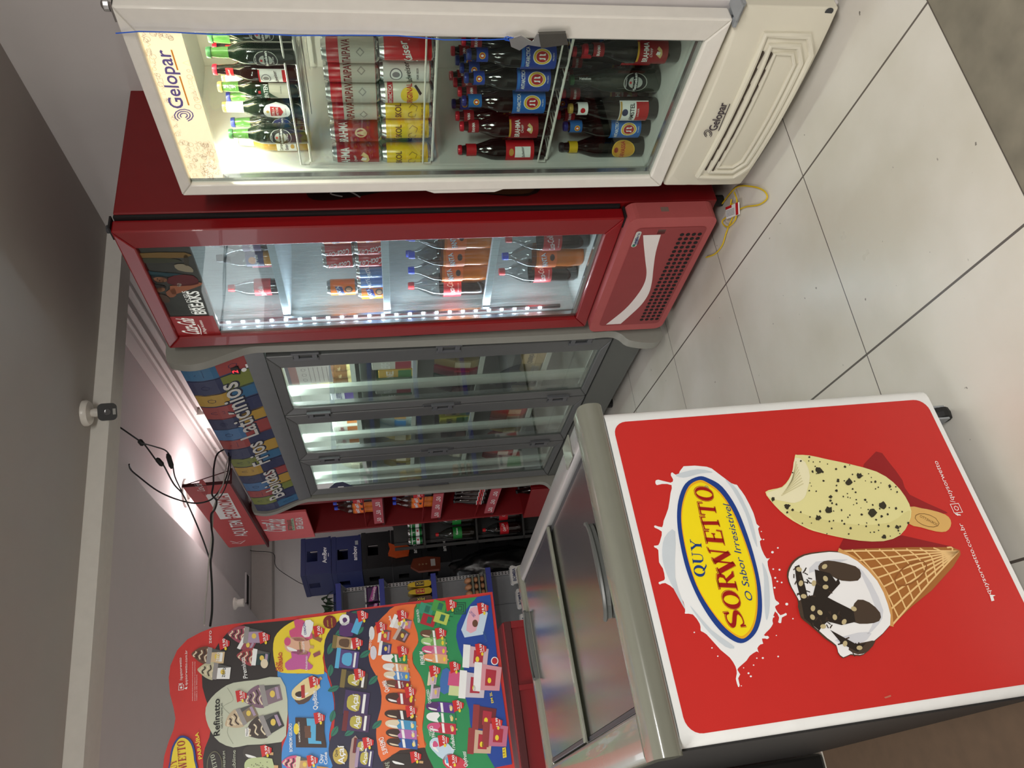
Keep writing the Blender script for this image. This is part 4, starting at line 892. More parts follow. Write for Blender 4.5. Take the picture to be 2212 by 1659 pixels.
# titles
PWc = M['print_white']; T = D.pt
def tz(f, s, A, B, h, m=PWc, L=9, **k): sc = 4.62 if f is za else 4.264; T(s, f(*A), f(*B), h/sc, m, L, **k)
tz(za, '/quysorwetto', (255,785), (245,560), 26); tz(za, 'quysorwetto.com.br', (303,835), (303,485), 24)
q = D.px(*za(242, 858)); D.line([(q[0]-.008, q[1]-.008), (q[0]+.008, q[1]-.008), (q[0]+.008, q[1]+.008), (q[0]-.008, q[1]+.008)], .002, PWc, 8, True); D.ell(q[0], q[1], .004, .004, PWc, 8, n=10); tz(za, 'f', (258,822), (255,806), 36, bold=.02)
D.pp([za(270, 868), za(305, 848), za(298, 876)], PWc, 8)
for k, L_ in ((360, 'PROMO\u00c7\u00c3O V\u00c1LIDA ENQUANTO DURAREM OS ESTOQUES'), (383, 'IMAGENS MERAMENTE ILUSTRATIVAS'), (402, 'TABELA DE PRE\u00c7OS')): tz(za, L_, (k, 990), (k, 600 if k < 390 else 730), 7)
tz(za, 'zero', (545,418), (545,290), 34); tz(za, 'PARA\u00cdBA', (452,1565), (415,1300), 36, col(240, 214, 60), bold=.02)
tz(za, 'Refinatto', (625,1335), (625,968), 62, M['ink'], bold=.015); tz(za, 'GELATO PREMIUM', (656,1265), (656,1015), 18, M['ink'])
tz(za, 'Premium', (905,765), (872,560), 42, shear=.25, bold=.01); tz(za, 'QUY', (1215,690), (1215,600), 30, col(190, 36, 50), bold=.03); tz(za, 'DIVERS\u00c3O', (1255,695), (1245,505), 34, col(190, 36, 50), bold=.03)
tz(za, 'Unic\u00f3rnio', (1500,690), (1500,545), 22, shear=.3, bold=.01); tz(za, 'QuyBitto', (1600,1080), (1590,890), 44, shear=.2, bold=.02); tz(za, 'BOMBOM GELADO', (1352,1495), (1345,1215), 32, bold=.015)
tz(za, 'Quy', (1655,1610), (1655,1520), 40, bold=.015); tz(za, 'Cone', (1700,1620), (1695,1500), 36, bold=.015)
tz(za, 'PREMIUM', (685,1650), (680,1490), 24, SG); tz(za, 'sublime', (785,1690), (785,1480), 36, SG)
tz(zc, 'A\u00e7a\u00ed', (190,1625), (182,1450), 62, shear=.15, bold=.02, L=10); D.pe(*zc(150,1545), 16, 19, col(196, 172, 80), 8); tz(zc, 'Quy', (125,1555), (122,1490), 26, NV, L=10)
tz(zc, 'SUPREMO', (590,1520), (545,1370), 50, bold=.01); tz(zc, 'QuyMilk', (600,960), (570,850), 40, shear=.2, bold=.02); tz(zc, 'Sundae', (640,355), (610,260), 24, shear=.2, bold=.02)
tz(zc, 'OVO COM\u00c3O', (435,560), (440,420), 20, bold=.02); tz(zc, 'POLPA DE FRUTA', (885,320), (870,200), 22, bold=.01); tz(zc, 'PREMIUM', (930,710), (915,590), 40, shear=.2, bold=.01)
tz(zc, 'QUYSUCESSO', (985,1065), (965,935), 26, bold=.015); tz(zc, 'PALITO', (1025,1370), (1000,1270), 36, bold=.015); tz(zc, 'SABOR DA', (985,1365), (970,1300), 14)
tz(zc, 'Trufados', (1210,1500), (1190,1350), 36, shear=.2, bold=.015); tz(zc, 'Quyfrutti', (1320,1650), (1305,1510), 36, shear=.2, bold=.015); tz(zc, 'CAF\u00c9', (610,1690), (600,1600), 40, SG)
# badge
D.pp([za(*p) for p in [(215,1350),(280,1340),(340,1380),(375,1460),(390,1580),(390,1700),(120,1760),(125,1600),(150,1450)]], col(30, 60, 140), 7, sm=3)
D.pp([za(*p) for p in [(220,1372),(275,1362),(325,1400),(355,1470),(370,1580),(372,1700),(138,1750),(142,1600),(168,1460)]], YL, 8, sm=3)
D.pt('WETTO', za(298,1665), za(278,1385), 17, SR, 10, serif=True, shear=.1); D.pt('UY', za(205,1665), za(195,1575), 14, SR, 10, serif=True)
D.pe(*za(575, 1640), 17, 32, col(120, 118, 90), 7); D.pe(*za(575, 1640), 15.6, 30.4, KB, 7.5); D.pt('WETTO', za(612,1700), za(572,1520), 9, SG, 9, serif=True)
D.pe(*za(1722, 205), 14.5, 14.5, col(120, 24, 28), 7, n=16); tz(za, 'UM MUNDO', (1712,250), (1705,185), 13, YL); tz(za, 'DE AVENTURAS', (1752,258), (1745,165), 13, YL)
# drawn goods: rel() works in an upright picture frame round a centre, in picture pixels
def rel(cx, cy, a=0.):
    c, s = math.cos(a), math.sin(a)
    return lambda u, v: (cx+(v*c-u*s*-1*-1), cy-(u*c+v*s))
def shp(cx, cy, pts, m, L, a=-.12, sc=1., sm=2):
    R_ = rel(cx, cy, a); D.pp([R_(u*sc, v*sc) for u, v in pts], m, L, sm=sm)
def tub(f, x, y, w, h, body, lid, top=None, L=7, a=-.12, txt=None):
    cx, cy = f(x, y)
    shp(cx, cy, [(-w/2, -h*.2), (-w*.38, h/2), (w*.38, h/2), (w/2, -h*.2)], body, L, a, sm=0)
    shp(cx, cy, [(w*.22, -h*.1), (w*.36, h/2), (w*.38, h/2), (w/2, -h*.2)], DSL if body != DSL else KB, L+.15, a, sm=0)
    if top:
        shp(cx, cy, [(-w*.50, -h*.2), (-w*.52, -h*.5), (-w*.30, -h*.78), (-w*.05, -h*.98), (w*.2, -h*.85), (w*.46, -h*.6), (w*.50, -h*.2)], top, L-.3, a, sm=3)
        R_ = rel(cx, cy, a)
        for q_ in range(5): f_ = -.30-.13*q_; D.pl(smoothpts([R_(-w*(.42-.06*q_), h*f_), R_(-w*.1, h*(f_-.07)), R_(w*.1, h*(f_+.05)), R_(w*(.42-.07*q_), h*f_)], 3, False), .0045, CHO if q_ % 2 else CRM, L-.1)
    shp(cx, cy, [(-w*.54, -h*.28), (w*.54, -h*.28), (w*.52, -h*.08), (-w*.52, -h*.08)], lid, L+.4, a, sm=0)
    R_ = rel(cx, cy, a); qq = R_(0, h*.16); D.pe(qq[0], qq[1], h*.10, w*.17, col(228, 200, 90), L+.6, n=14); shp(cx, cy, [(-w*.30, h*.30), (w*.30, h*.30), (w*.28, h*.42), (-w*.28, h*.42)], PWc if txt else LIL, L+.6, a, sm=0)
    if txt: R_ = rel(cx, cy, a); T(txt, R_(-w*.3, h*.28), R_(w*.3, h*.28), h*.2, M['ink'] if body in (PWc,) else PWc, L+1)
def lolly(f, x, y, w, h, c1, c2=None, wrap=None, L=7, a=-.12):
    cx, cy = f(x, y)
    shp(cx, cy, [(-w*.1, h*.4), (-w*.1, h*.68), (w*.1, h*.68), (w*.1, h*.4)], col(206, 166, 116), L-.2, a, sm=1)
    shp(cx, cy, [(-w/2, h*.45), (-w/2, -h*.25), (-w*.3, -h*.48), (0, -h*.54), (w*.3, -h*.48), (w/2, -h*.25), (w/2, h*.45)], c1, L, a, sm=2)
    if c2: shp(cx, cy, [(-w*.3, -h*.3), (0, -h*.42), (w*.15, -h*.35), (0, -h*.15)], c2, L+.4, a)
    shp(cx, cy, [(-w*.36, -h*.30), (-w*.2, -h*.42), (-w*.12, -h*.40), (-w*.26, -h*.05), (-w*.36, 0)], CRM if c1 in (CHO, BRN) else PWc, L+.2, a)
    if wrap:
        shp(cx, cy, [(-w*.58, -h*.02), (-w*.2, -h*.10), (w*.2, h*.0), (w*.58, -h*.1), (w*.58, h*.60), (-w*.58, h*.64)], wrap, L+.5, a, sm=0)
        R_ = rel(cx, cy, a); qq = R_(0, h*.48); D.pe(qq[0], qq[1], h*.06, w*.3, YL, L+.7, n=10); shp(cx, cy, [(-w*.5, h*.1), (w*.5, h*.02), (w*.5, h*.12), (-w*.5, h*.2)], PWc, L+.65, a, sm=0)
def price(f, x, y, s_):
    cx, cy = f(x, y); k = .5
    shp(cx, cy, [(-27*k, -18*k), (22*k, -26*k), (26*k, -6*k), (12*k, 24*k), (-8*k, 22*k)], col(204, 34, 36), 11, 0, sm=1)
    D.pe(cx+3, cy+14*k+3, 2.6, 3.8, YL, 11.4, n=10)
    T(s_, (cx+3.6, cy+11*k+1), (cx+1.6, cy-22*k-1), 5.6, PWc, 12, bold=.02)
    D.pl([(cx+6.5, cy+5), (cx+5.5, cy-8)], .0022, PWc, 12)
PU, PK, CHO, LBL, BRN, CRM, LIL = col(86, 44, 108), col(210, 84, 132), col(60, 40, 34), col(88, 176, 222), col(104, 68, 50), col(226, 212, 184), col(170, 148, 176)
SLV, DSL = col(150, 146, 146), col(84, 84, 84)
tub(za, 560, 545, 34, 48, col(214, 190, 150), SLV, BRN, txt='zero'); tub(za, 620, 700, 34, 48, PWc, SLV, col(196, 192, 160), txt='zero', L=7.6)
tub(za, 930, 340, 34, 50, LIL, SLV, col(158, 70, 92)); tub(za, 880, 420, 32, 40, col(150, 70, 92), PWc, None, L=6.6, a=-.5); tub(za, 1010, 560, 34, 48, col(30, 60, 60), PWc, col(158, 60, 66), L=7.8); D.pe(*za(1070, 620), 8, 10, CRM, 8.6)
tub(za, 880, 1130, 36, 50, col(132, 116, 96), SLV, col(196, 176, 146), a=.45, L=7); tub(za, 1110, 930, 44, 56, col(132, 112, 124), SLV, col(128, 96, 118), a=.2, L=6.8); tub(za, 1120, 1220, 44, 56, col(46, 46, 48), SLV, col(62, 50, 44), a=.4, L=7.8)
D.pp([za(*p) for p in ((880,1265),(915,1255),(915,1345),(880,1345))], PWc, 8); tz(za, 'Novo!', (905,1335), (905,1262), 20, M['ink'])
shp(*za(1430, 300), [(0, 30), (-20, 8), (-22, -10), (-10, -22), (2, -14), (14, -24), (24, -10), (20, 8)], PK, 7, -.5); D.pl([za(1520, 330), za(1640, 390)], .014, col(150, 100, 70), 6.8)
shp(*za(1500, 270), [(-16, -9), (16, -9), (16, 9), (-16, 9)], PWc, 8, -.3); tz(za, 'CORA\u00c7\u00c3O', (1490, 330), (1475, 210), 20, col(60, 60, 150), L=9, bold=.02)
lolly(za, 1400, 440, 34, 52, col(226, 178, 150), None, a=-.1); D.pe(*za(1300, 400), 7, 9, PK, 8); tz(za, 'BANANA', (1440, 500), (1430, 400), 18, col(120, 110, 30), L=9, bold=.02); tz(za, 'CHICLETE', (1475, 505), (1465, 395), 18, PWc, L=9, bold=.02)
shp(*za(1440, 600), [(-24, -26), (-10, -34), (4, -22), (16, -26), (26, -6), (22, 16), (4, 12), (-4, 26), (-14, 20), (-16, 0)], col(196, 92, 160), 7, -.2); D.pl([za(1560, 540), za(1625, 510)], .014, col(150, 80, 90), 6.8)
shp(*za(1480, 880), [(-34, -8), (-20, -22), (0, -18), (16, 0), (34, 10), (26, 26), (6, 20), (-22, 12)], col(88, 66, 56), 6.6, -.2); lolly(za, 1480, 870, 32, 62, col(232, 214, 160), CHO, a=.6); D.pp([za(*p) for p in ((1435,840),(1470,830),(1475,960),(1440,965))], col(176, 40, 44), 8.4)
shp(*za(1520, 1310), [(-34, -26), (30, -34), (34, 24), (-28, 40)], CHO, 7, -.1, sm=0); shp(*za(1550, 1300), [(-26, -6), (28, -16), (30, 10), (-24, 22)], LBL, 7.4, -.1, sm=0); shp(*za(1620, 1290), [(-22, -6), (24, -10), (24, 8), (-22, 12)], CHO, 7.8, -.1, sm=0)
for u, v in ((1500, 1270), (1505, 1330)): shp(*za(u, v), [(-7, -6), (6, -7), (7, 6), (-6, 7)], BRN, 8.2, -.1, sm=0)
tz(za, 'BOMBOM GELADO', (1430, 1400), (1420, 1200), 16, PWc, L=9, bold=.01); D.pe(*za(1390, 1270), 6, 12, YL, 8.8)
lolly(za, 990, 1510, 30, 54, col(58, 50, 46), a=-.05); lolly(za, 1020, 1640, 34, 60, col(186, 200, 150), a=-.05, L=7.6)
for k in range(14): D.pe(*za(930+rr.uniform(0, 180), 1600+rr.uniform(0, 60)), .9, 1.1, CHO, 8.6, n=6)
tub(za, 1440, 1620, 30, 44, col(200, 160, 110), CRM, PK, L=7); D.pp([za(*p) for p in ((1590,1640),(1715,1655),(1600,1700))], col(196, 144, 84), 7.4)
for x, y, s_ in ((1175, 340, '29,90'), (675, 430, '19,90')): pass
for f, x, y, s_ in ((za, 672, 425, '19,90'), (za, 1072, 365, '29,90'), (za, 842, 945, '13,00'), (za, 1615, 300, '7,00'), (za, 1570, 805, '8,99'), (za, 1620, 1165, '10,00'), (za, 1090, 1490, '9,99'), (za, 1550, 1590, '8,99'),
    (zc, 358, 265, '5,00'), (zc, 308, 515, '18,90'), (zc, 330, 800, '28,00'), (zc, 408, 1430, '12,00'), (zc, 528, 370, '8,00'), (zc, 725, 262, '7,00'), (zc, 727, 592, '3,00'), (zc, 795, 965, '8,00'), (zc, 803, 1140, '5,00'), (zc, 845, 1560, '7,00'),
    (zc, 1170, 165, '3,50'), (zc, 1075, 425, '3,50'), (zc, 1020, 770, '3,50'), (zc, 1205, 735, '2,00'), (zc, 1235, 1090, '2,50'), (zc, 1100, 1410, '4,00'), (zc, 1190, 1590, '3,00'), (zc, 1462, 195, '18,90'), (zc, 1443, 570, '24,99'), (zc, 1590, 1250, '19,99')):
    price(f, x, y, s_)
LF = col(40, 118, 96)
for x, y, a in ((150,410,.3),(60,560,.8),(380,610,.2),(60,760,1.),(455,850,.4),(90,930,0),(80,1180,.9),(100,1320,.6),(490,1260,.3),(330,390,.5),(240,1330,.2),(265,250,.1)):
    shp(*zc(x, y), [(-13, 0), (-4, -6), (6, -5), (14, 1), (4, 6), (-6, 5)], LF, 5, a+2.); R_ = rel(*zc(x, y), a+2.); D.pl([R_(-12, 0), R_(13, 1)], .0012, NV, 5.4)
shp(*zc(190, 300), [(-12, -4), (0, -12), (12, -6), (10, 8), (-6, 10)], PWc, 7, -.1); shp(*zc(195, 300), [(-6, -2), (2, -6), (6, 0), (0, 5)], PU, 7.5, -.1)
shp(*zc(210, 385), [(-16, -12), (10, -14), (16, 10), (-10, 16)], PU, 7, -.3); shp(*zc(300, 360), [(-16, -5), (16, -9), (18, 6), (-14, 10)], LBL, 8, -.5, sm=0); shp(*zc(290, 290), [(-14, -22), (12, -22), (12, 20), (-14, 20)], col(62, 38, 76), 6.8, -.2, sm=1)
def jar(f, x, y, w, h, body, lid, L=7, a=-.12, txt='A\u00e7a\u00ed', lab=None):
    cx, cy = f(x, y); shp(cx, cy, [(-w/2, -h/2), (w/2, -h/2), (w*.47, h/2), (-w*.47, h/2)], body, L, a, sm=0); shp(cx, cy, [(-w*.55, -h*.62), (w*.55, -h*.62), (w*.55, -h*.42), (-w*.55, -h*.42)], lid, L+.4, a, sm=0)
    shp(cx, cy, [(-w*.34, -h*.1), (-w*.2, -h*.3), (w*.2, -h*.3), (w*.34, -h*.1), (w*.3, h*.15), (-w*.3, h*.15)], lab or col(188, 176, 76), L+.6, a); R_ = rel(cx, cy, a); T(txt, R_(-w*.32, h*.08), R_(w*.34, h*.08), h*.24, PWc, L+1.2, bold=.02, shear=.15)
    shp(cx, cy, [(-w*.4, h*.26), (w*.4, h*.26), (w*.4, h*.36), (-w*.4, h*.36)], PWc, L+.8, a, sm=0)
OLV, MRN = col(128, 112, 62), col(112, 32, 40)
jar(zc, 200, 510, 26, 46, col(176, 148, 110), OLV, txt='', lab=col(96, 70, 50)); jar(zc, 225, 660, 40, 44, col(84, 66, 130), LBL, L=7.6, txt='', lab=LBL)
jar(zc, 290, 850, 36, 52, col(58, 52, 48), OLV); jar(zc, 290, 1060, 52, 58, col(66, 48, 96), col(40, 34, 56), L=7.8); jar(zc, 310, 1240, 40, 52, col(74, 48, 92), MRN, L=8.2)
jar(zc, 350, 1460, 30, 30, col(72, 60, 100), MRN, L=7.4, txt='A\u00e7a\u00ed'); jar(zc, 380, 1570, 40, 34, col(66, 58, 104), LIL, L=7.8); shp(*zc(270, 1520), [(-32, -6), (30, -6), (30, 8), (-32, 8)], col(176, 150, 140), 7.2, -.1)
tub(zc, 540, 440, 30, 34, col(196, 60, 54), PWc, None); tub(zc, 545, 560, 30, 34, col(48, 48, 120), PWc, None); D.pe(*zc(440, 420), 6, 15, col(224, 226, 230), 6.9); D.pe(*zc(455, 600), 7, 15, col(216, 214, 226), 6.9)
tub(zc, 670, 320, 28, 40, col(226, 222, 220), PWc, None, L=7, a=-.4); tub(zc, 740, 330, 24, 30, col(214, 120, 140), PWc, None, L=6.8, a=-.2); tub(zc, 700, 430, 30, 36, col(110, 66, 52), col(196, 176, 166), None, L=7.2, a=-.5)
for k, (y, c1, wr) in enumerate(((650, PWc, col(40, 128, 74)), (735, col(226, 226, 226), col(220, 160, 120)), (810, CRM, col(88, 140, 200)), (890, BRN, col(130, 34, 44)))): lolly(zc, 640+10*k, y, 16, 48, c1, wrap=wr, L=7+.2*k, a=-.1); T('QuyMilk', zc(710+8*k, y+26), zc(700+8*k, y-24), 3.6, PWc, 10)
lolly(zc, 690, 1020, 22, 54, col(72, 40, 32), wrap=col(150, 30, 40), a=-.1)
for k, (y, c1, wr) in enumerate(((1170, CHO, col(60, 30, 36)), (1260, CRM, col(70, 150, 196)), (1345, CHO, col(176, 110, 178)), (1430, CHO, col(40, 84, 160)))): lolly(zc, 690+6*k, y, 18, 58, c1, wrap=wr, L=7+.2*k, a=-.1); T('SUPREMO', zc(815+10*k, y+30), zc(805+10*k, y-28), 5, PWc, 10, bold=.01)
lolly(zc, 740, 1590, 26, 60, col(44, 34, 32), a=-.1)
for k, (x, y, c_) in enumerate(((940, 200, col(54, 148, 118)), (1060, 175, col(74, 156, 70)), (960, 300, col(176, 34, 50)), (1080, 280, col(186, 206, 90)))): shp(*zc(x, y), [(-12, -15), (12, -15), (12, 15), (-12, 15)], c_, 7+.3*k, -.3, sm=0); shp(*zc(x+10, y), [(-7, -5), (7, -5), (7, 5), (-7, 5)], col(30, 110, 90), 8.6, -.3, sm=0)
for k in range(3): q = zc(1250, 190); D.pl([(q[0]+(12-4*k)*a, q[1]+(12-4*k)*b) for a, b in ((-1, -1), (1, -1), (1, 1), (-1, 1))], .005, col(20, 84, 60), 5, True)
for k in range(9): a_ = k*.35; q = zc(1050, 250); D.pl([q, (q[0]+34*math.cos(a_), q[1]+30*math.sin(a_)-6)], .003, col(20, 96, 60), 5)
for k, (y, c1, wr) in enumerate(((430, BRN, col(96, 110, 70)), (500, col(160, 206, 130), col(120, 170, 90)), (575, PK, col(206, 120, 150)), (650, col(236, 150, 100), col(226, 170, 120)))): lolly(zc, 990+8*k, y, 17, 46, c1, wrap=wr, L=7+.2*k, a=-.1)
tub(zc, 985, 840, 28, 24, col(216, 190, 200), CRM, None); tub(zc, 1010, 960, 32, 26, col(196, 170, 190), col(206, 196, 216), None, L=7.8)
shp(*zc(1120, 860), [(-24, -8), (22, -12), (24, 6), (-22, 12)], col(60, 110, 180), 7, -.2); shp(*zc(1200, 840), [(-15, -13), (15, -13), (15, 13), (-15, 13)], PK, 7.6, -.1, sm=0); shp(*zc(1205, 935), [(-14, -13), (14, -13), (14, 13), (-14, 13)], col(208, 220, 160), 7.3, -.1, sm=0)
for k, (y, c1, wr) in enumerate(((1100, PU, col(90, 50, 140)), (1195, PWc, col(30, 130, 84)), (1290, PK, col(190, 40, 66)))): lolly(zc, 1060+6*k, y, 20, 54, c1, wrap=wr, L=7+.2*k, a=-.1); T('PALITO', zc(1180+4*k, y+28), zc(1170+4*k, y-24), 5, PWc, 10, bold=.01)
lolly(zc, 1080, 1480, 30, 54, col(196, 220, 236), PK, a=-.7); lolly(zc, 1200, 1620, 32, 50, col(206, 60, 80), LBL, a=-.6)
shp(*zc(1390, 320), [(-38, -12), (-24, -24), (30, -20), (38, -2), (28, 20), (-20, 24)], col(200, 220, 238), 7, -.3, sm=1); shp(*zc(1375, 300), [(-26, -8), (22, -14), (26, 6), (-20, 12)], col(232, 176, 190), 7.6, -.3); D.pe(*zc(1390, 330), 6, 8, BRN, 8); tz(zc, 'LIGHT', (1500, 495), (1480, 400), 20, col(60, 100, 150), L=9, bold=.02); tz(zc, 'ZERO LACT', (1395, 260), (1350, 210), 24, RB, L=9)
def box2(f, x, y, w, h, c1, c2, L): cx, cy = f(x, y); shp(cx, cy, [(-w/2, -h/2), (w/2, -h/2), (w*.44, h/2), (-w*.44, h/2)], c1, L, -.1, sm=0); shp(cx, cy, [(-w*.54, -h*.55), (w*.54, -h*.6), (w*.54, -h*.3), (-w*.54, -h*.26)], c2, L+.4, -.1, sm=1); shp(cx, cy, [(-w*.3, -h*.1), (w*.32, -h*.12), (w*.3, h*.3), (-w*.28, h*.3)], col(176, 40, 60), L+.6, -.1, sm=1); D.pe(cx+h*.05, cy+w*.1, 4, 6, YL, L+1)
box2(zc, 1400, 640, 46, 50, col(210, 180, 190), PWc, 7); box2(zc, 1370, 900, 56, 52, col(206, 196, 206), PWc, 7.4); box2(zc, 1510, 830, 58, 54, col(216, 150, 160), PWc, 8)
tz(zc, 'EM 2L', (1560, 1060), (1540, 960), 22, YL, L=10, bold=.02); D.pe(*zc(1570, 675), 8, 9, PWc, 7); D.pe(*zc(1570, 675), 6, 7, col(190, 40, 50), 7.5)
box2(zc, 1480, 1200, 50, 46, MRN, col(150, 52, 54), 7); box2(zc, 1440, 1420, 52, 48, col(206, 176, 150), col(150, 52, 54), 7.4); box2(zc, 1580, 1360, 50, 50, col(196, 110, 140), col(150, 52, 54), 8)
D.pp([zc(*p) for p in ((1640,1475),(1672,1468),(1680,1560),(1646,1568))], YL, 8); tz(zc, '1,5 L', (1664, 1550), (1660, 1480), 20, NV, L=10)
D.build('poster_print', bd_)
# price tag colours stop here
# ================================================================== RED CABINET UNDER THE POSTER
t = thing('red_cabinet', 'red metal cabinet with ribbed front between the chest freezer and the grey shelving', 'cabinet', (0, 2.955, 0), .02)
CZ = zb0-.002
MB().box(-1.0, .345, .0, .42, .05, CZ-.0, M['rack_red']).build('body', t, bevel=.004)
MB().box(-1.0, .345, -.012, -.0005, CZ-.03, CZ-.006, RD).box(-1.0, .345, -.012, -.0005, .12, .16, RD).box(.32, .345, -.012, -.0005, .161, CZ-.031, RR).build('front_frame', t)
MB().box(.10, .118, -.016, -.0005, .161, CZ-.031, RR).build('front_rib', t); MB().box(-.30, -.282, -.016, -.0005, .161, CZ-.031, RR).build('front_rib', t)
MB().box(-1.0, .345, .02, .40, 0, .0498, M['dark_void']).build('plinth', t)
D = Decal(lambda a, b, e: (a, -.0008-e, b)); q = atY(1160, 1620, 2.95)
D.line(smoothpts([(-.25, .70), (-.20, .73), (-.215, .77), (-.18, .78), (-.17, .83), (-.13, .82)], 3, False), .012, M['ink'], 1); D.line([(-.24, .69), (-.17, .71), (-.14, .78)], .02, col(214, 150, 110), .5)
D.build('sticker', t)
# ================================================================== GREY SHELVING
t = thing('store_shelving', 'grey metal shop shelving with blue shelf edges behind the poster', 'shelving', (0, 6.2, 0), .0)
GPan = mat('shelf_grey', (150, 154, 158), .5); SBL = M['shelf_blue']
XE = 1.16; XL = -1.1
MB().box(XL, XE-.012, .36, .375, .02, 1.80, GPan).build('back_panel', t)
for x in (.91, .2, -.5):
    MB().box(x, x+.003, .3585, .3598, .02, 1.80, mat('seam', (80, 84, 88), .6)).build('panel_seam', t)
up = MB().box(XE-.01, XE+.022, .335, .375, .0, 1.80, mat('upright', (196, 198, 200), .4)).build('upright', t, bevel=.002)
sl_ = MB()
for i in range(60):
    z = .12+.028*i; sl_.box(XE-.004, XE+.003, .3335, .3348, z, z+.013, M['dark_void']).box(XE+.009, XE+.016, .3335, .3348, z, z+.013, M['dark_void'])
sl_.build('slots', up)['kind'] = 'stuff'
SHZ = [1.775, 1.44, 1.03, .585]
for z in SHZ:
    MB().box(XL, XE, .02, .356, z-.03, z, GPan).build('shelf', t)
    MB().box(XL, XE+.004, -.004, .0195, z-.036, z+.004, SBL).build('shelf_edge', t, bevel=.002)
    MB().prism([(.02, z-.032), (.334, z-.032), (.334, z-.075)], 'x', XE+.0005, XE+.004, GPan).build('bracket', t)
MB().box(XL, XE+.004, -.10, .356, .02, .16, GPan).build('base_shelf', t)
# goods on it
def pack(name, label, cat, pts, yy0, yy1, m, loc, group, decal=None):
    o = thing(name, label, cat, loc, 0, group); bb = MB().prism(pts, 'y', yy0, yy1, m).build('pouch', o, bevel=.012, smooth=True, seg=3)
    if decal:
        D = Decal(lambda a, b, e: (a, yy0-.0015-e, b)); decal(D); D.build('label_print', bb)
    return o
def purp(D):
    D.poly([(-.055, .06), (-.055, .09), (.055, .05), (.055, .02)], col(176, 66, 150), 1); D.text('Guaravita', (-.05, .05), (.05, .03), .022, M['print_white'], 2, shear=.2, bold=.01)
o = None
for k, (x, w_) in enumerate(((1.06, 'nearest the slotted post'), (.93, 'second from the slotted post'), (.80, 'half hidden by the poster'))):
    for j in range(1):
        z = 1.4405
        c = thing('purple_drink_pack', 'purple shrink-wrapped drink pack on the second blue-edged shelf, '+w_, 'drink pack', (x, 6.285, z), 0, 'purple packs on the grey shelving')
        b_ = MB().box(-.058, .058, -.05, .08, .012, .105, col(60, 22, 74, .3)).build('wrapped_pack', c, bevel=.01, seg=3); MB().box(-.058, .058, -.05, .08, .0, .0118, M['aluminium']).box(-.058, .058, -.05, .08, .1055, .12, M['aluminium']).build('pack_ends', c, bevel=.003)
        D = Decal(lambda a, b, e: (a, -.052-e, b-.0)); purp(D); D.build('label_print', b_)
rr2 = random.Random(9)
for k in range(5):
    x = 1.10-.055*k; w_ = ('nearest the slotted post', 'second from the slotted post', 'third from the slotted post', 'fourth from the slotted post', 'touching the poster edge')[k]
    c = thing('snack_bag', ('yellow' if k != 2 else 'brown')+' foil bag upright on the third blue-edged shelf, '+w_, 'bag', (x, 6.345, 1.0305), 0, 'yellow foil bags on the grey shelving')
    m_ = col(214, 180, 40, .25) if k != 2 else col(90, 58, 40, .25)
    h = .19; bmx = MB(); P = [(-.12, 0, .02), (-.12, h*.1, .05), (-.12, h*.5, .05), (-.12, h*.9, .03), (-.12, h, .004)]
    vs = []
    for yv in (-.11, .0, .11):
        for _, z, th in P: vs += [(-th/2, yv, z), (th/2, yv, z)]
    n5 = len(P)*2; fs = []
    for a in range(2):
        for i in range(len(P)-1):
            for s_ in (0, 1): fs.append((a*n5+2*i+s_, a*n5+2*i+2+s_, (a+1)*n5+2*i+2+s_, (a+1)*n5+2*i+s_))
        fs.append((a*n5, a*n5+1, (a+1)*n5+1, (a+1)*n5)); fs.append((a*n5+n5-2, a*n5+n5-1, (a+1)*n5+n5-1, (a+1)*n5+n5-2))
    for a in (0, 2):
        fs.append([a*n5+2*i for i in range(len(P))]+[a*n5+2*i+1 for i in range(len(P))][::-1])
    bmx.add(vs, fs, m_); pb = bmx.build('foil', c, bevel=.004, smooth=True); c.rotation_euler = (0, 0, rr2.uniform(-.15, .15))
    D = Decal(lambda a, b, e: (a, -.112-e, b)); D.rect(-.018, .018, .06, .13, col(170, 30, 36) if k % 2 else col(60, 40, 30), 1); D.text('MIX', (.012, .065), (.012, .125), .02, col(240, 220, 80), 2); D.build('label_print', pb)
eggm = mat('egg_shell', (196, 142, 104), .6, var=.1); trm = mat('egg_tray', (120, 124, 108), .9, bump=.4)
def egg_prof(): return [(.001, 0), (.012, .003), (.019, .012), (.022, .024), (.02, .038), (.013, .05), (.006, .055), (.001, .0565)]
for k in range(3):
    z = .5855+.052*k
    c = tag(MB().box(.80, 1.13, 6.25, 6.45, z, z+.012, trm).build('egg_tray', bevel=.004), ('bottom', 'middle', 'top')[k]+' pulp egg tray of the stack on the lowest blue-edged shelf', 'egg tray', 'stacked egg trays')
    n_ = 0
    for i in range(6):
        for j in range(2):
            if i*j == 99: continue
            e = MB().lathe(egg_prof(), eggm, (0, 0, 0), 10).build('egg', smooth=True, loc=(.83+.053*i, 6.29+.06*j, z+.0125)); 
            e.scale = (1, 1, .66) if k < 2 else (1, 1, 1)
            tag(e, 'brown egg in the %s egg tray, %s row, %s from the slotted post' % (('bottom', 'middle', 'top')[k], ('front', 'rear')[j], ('sixth', 'fifth', 'fourth', 'third', 'second', 'first')[i]), 'egg', 'brown eggs in the trays')
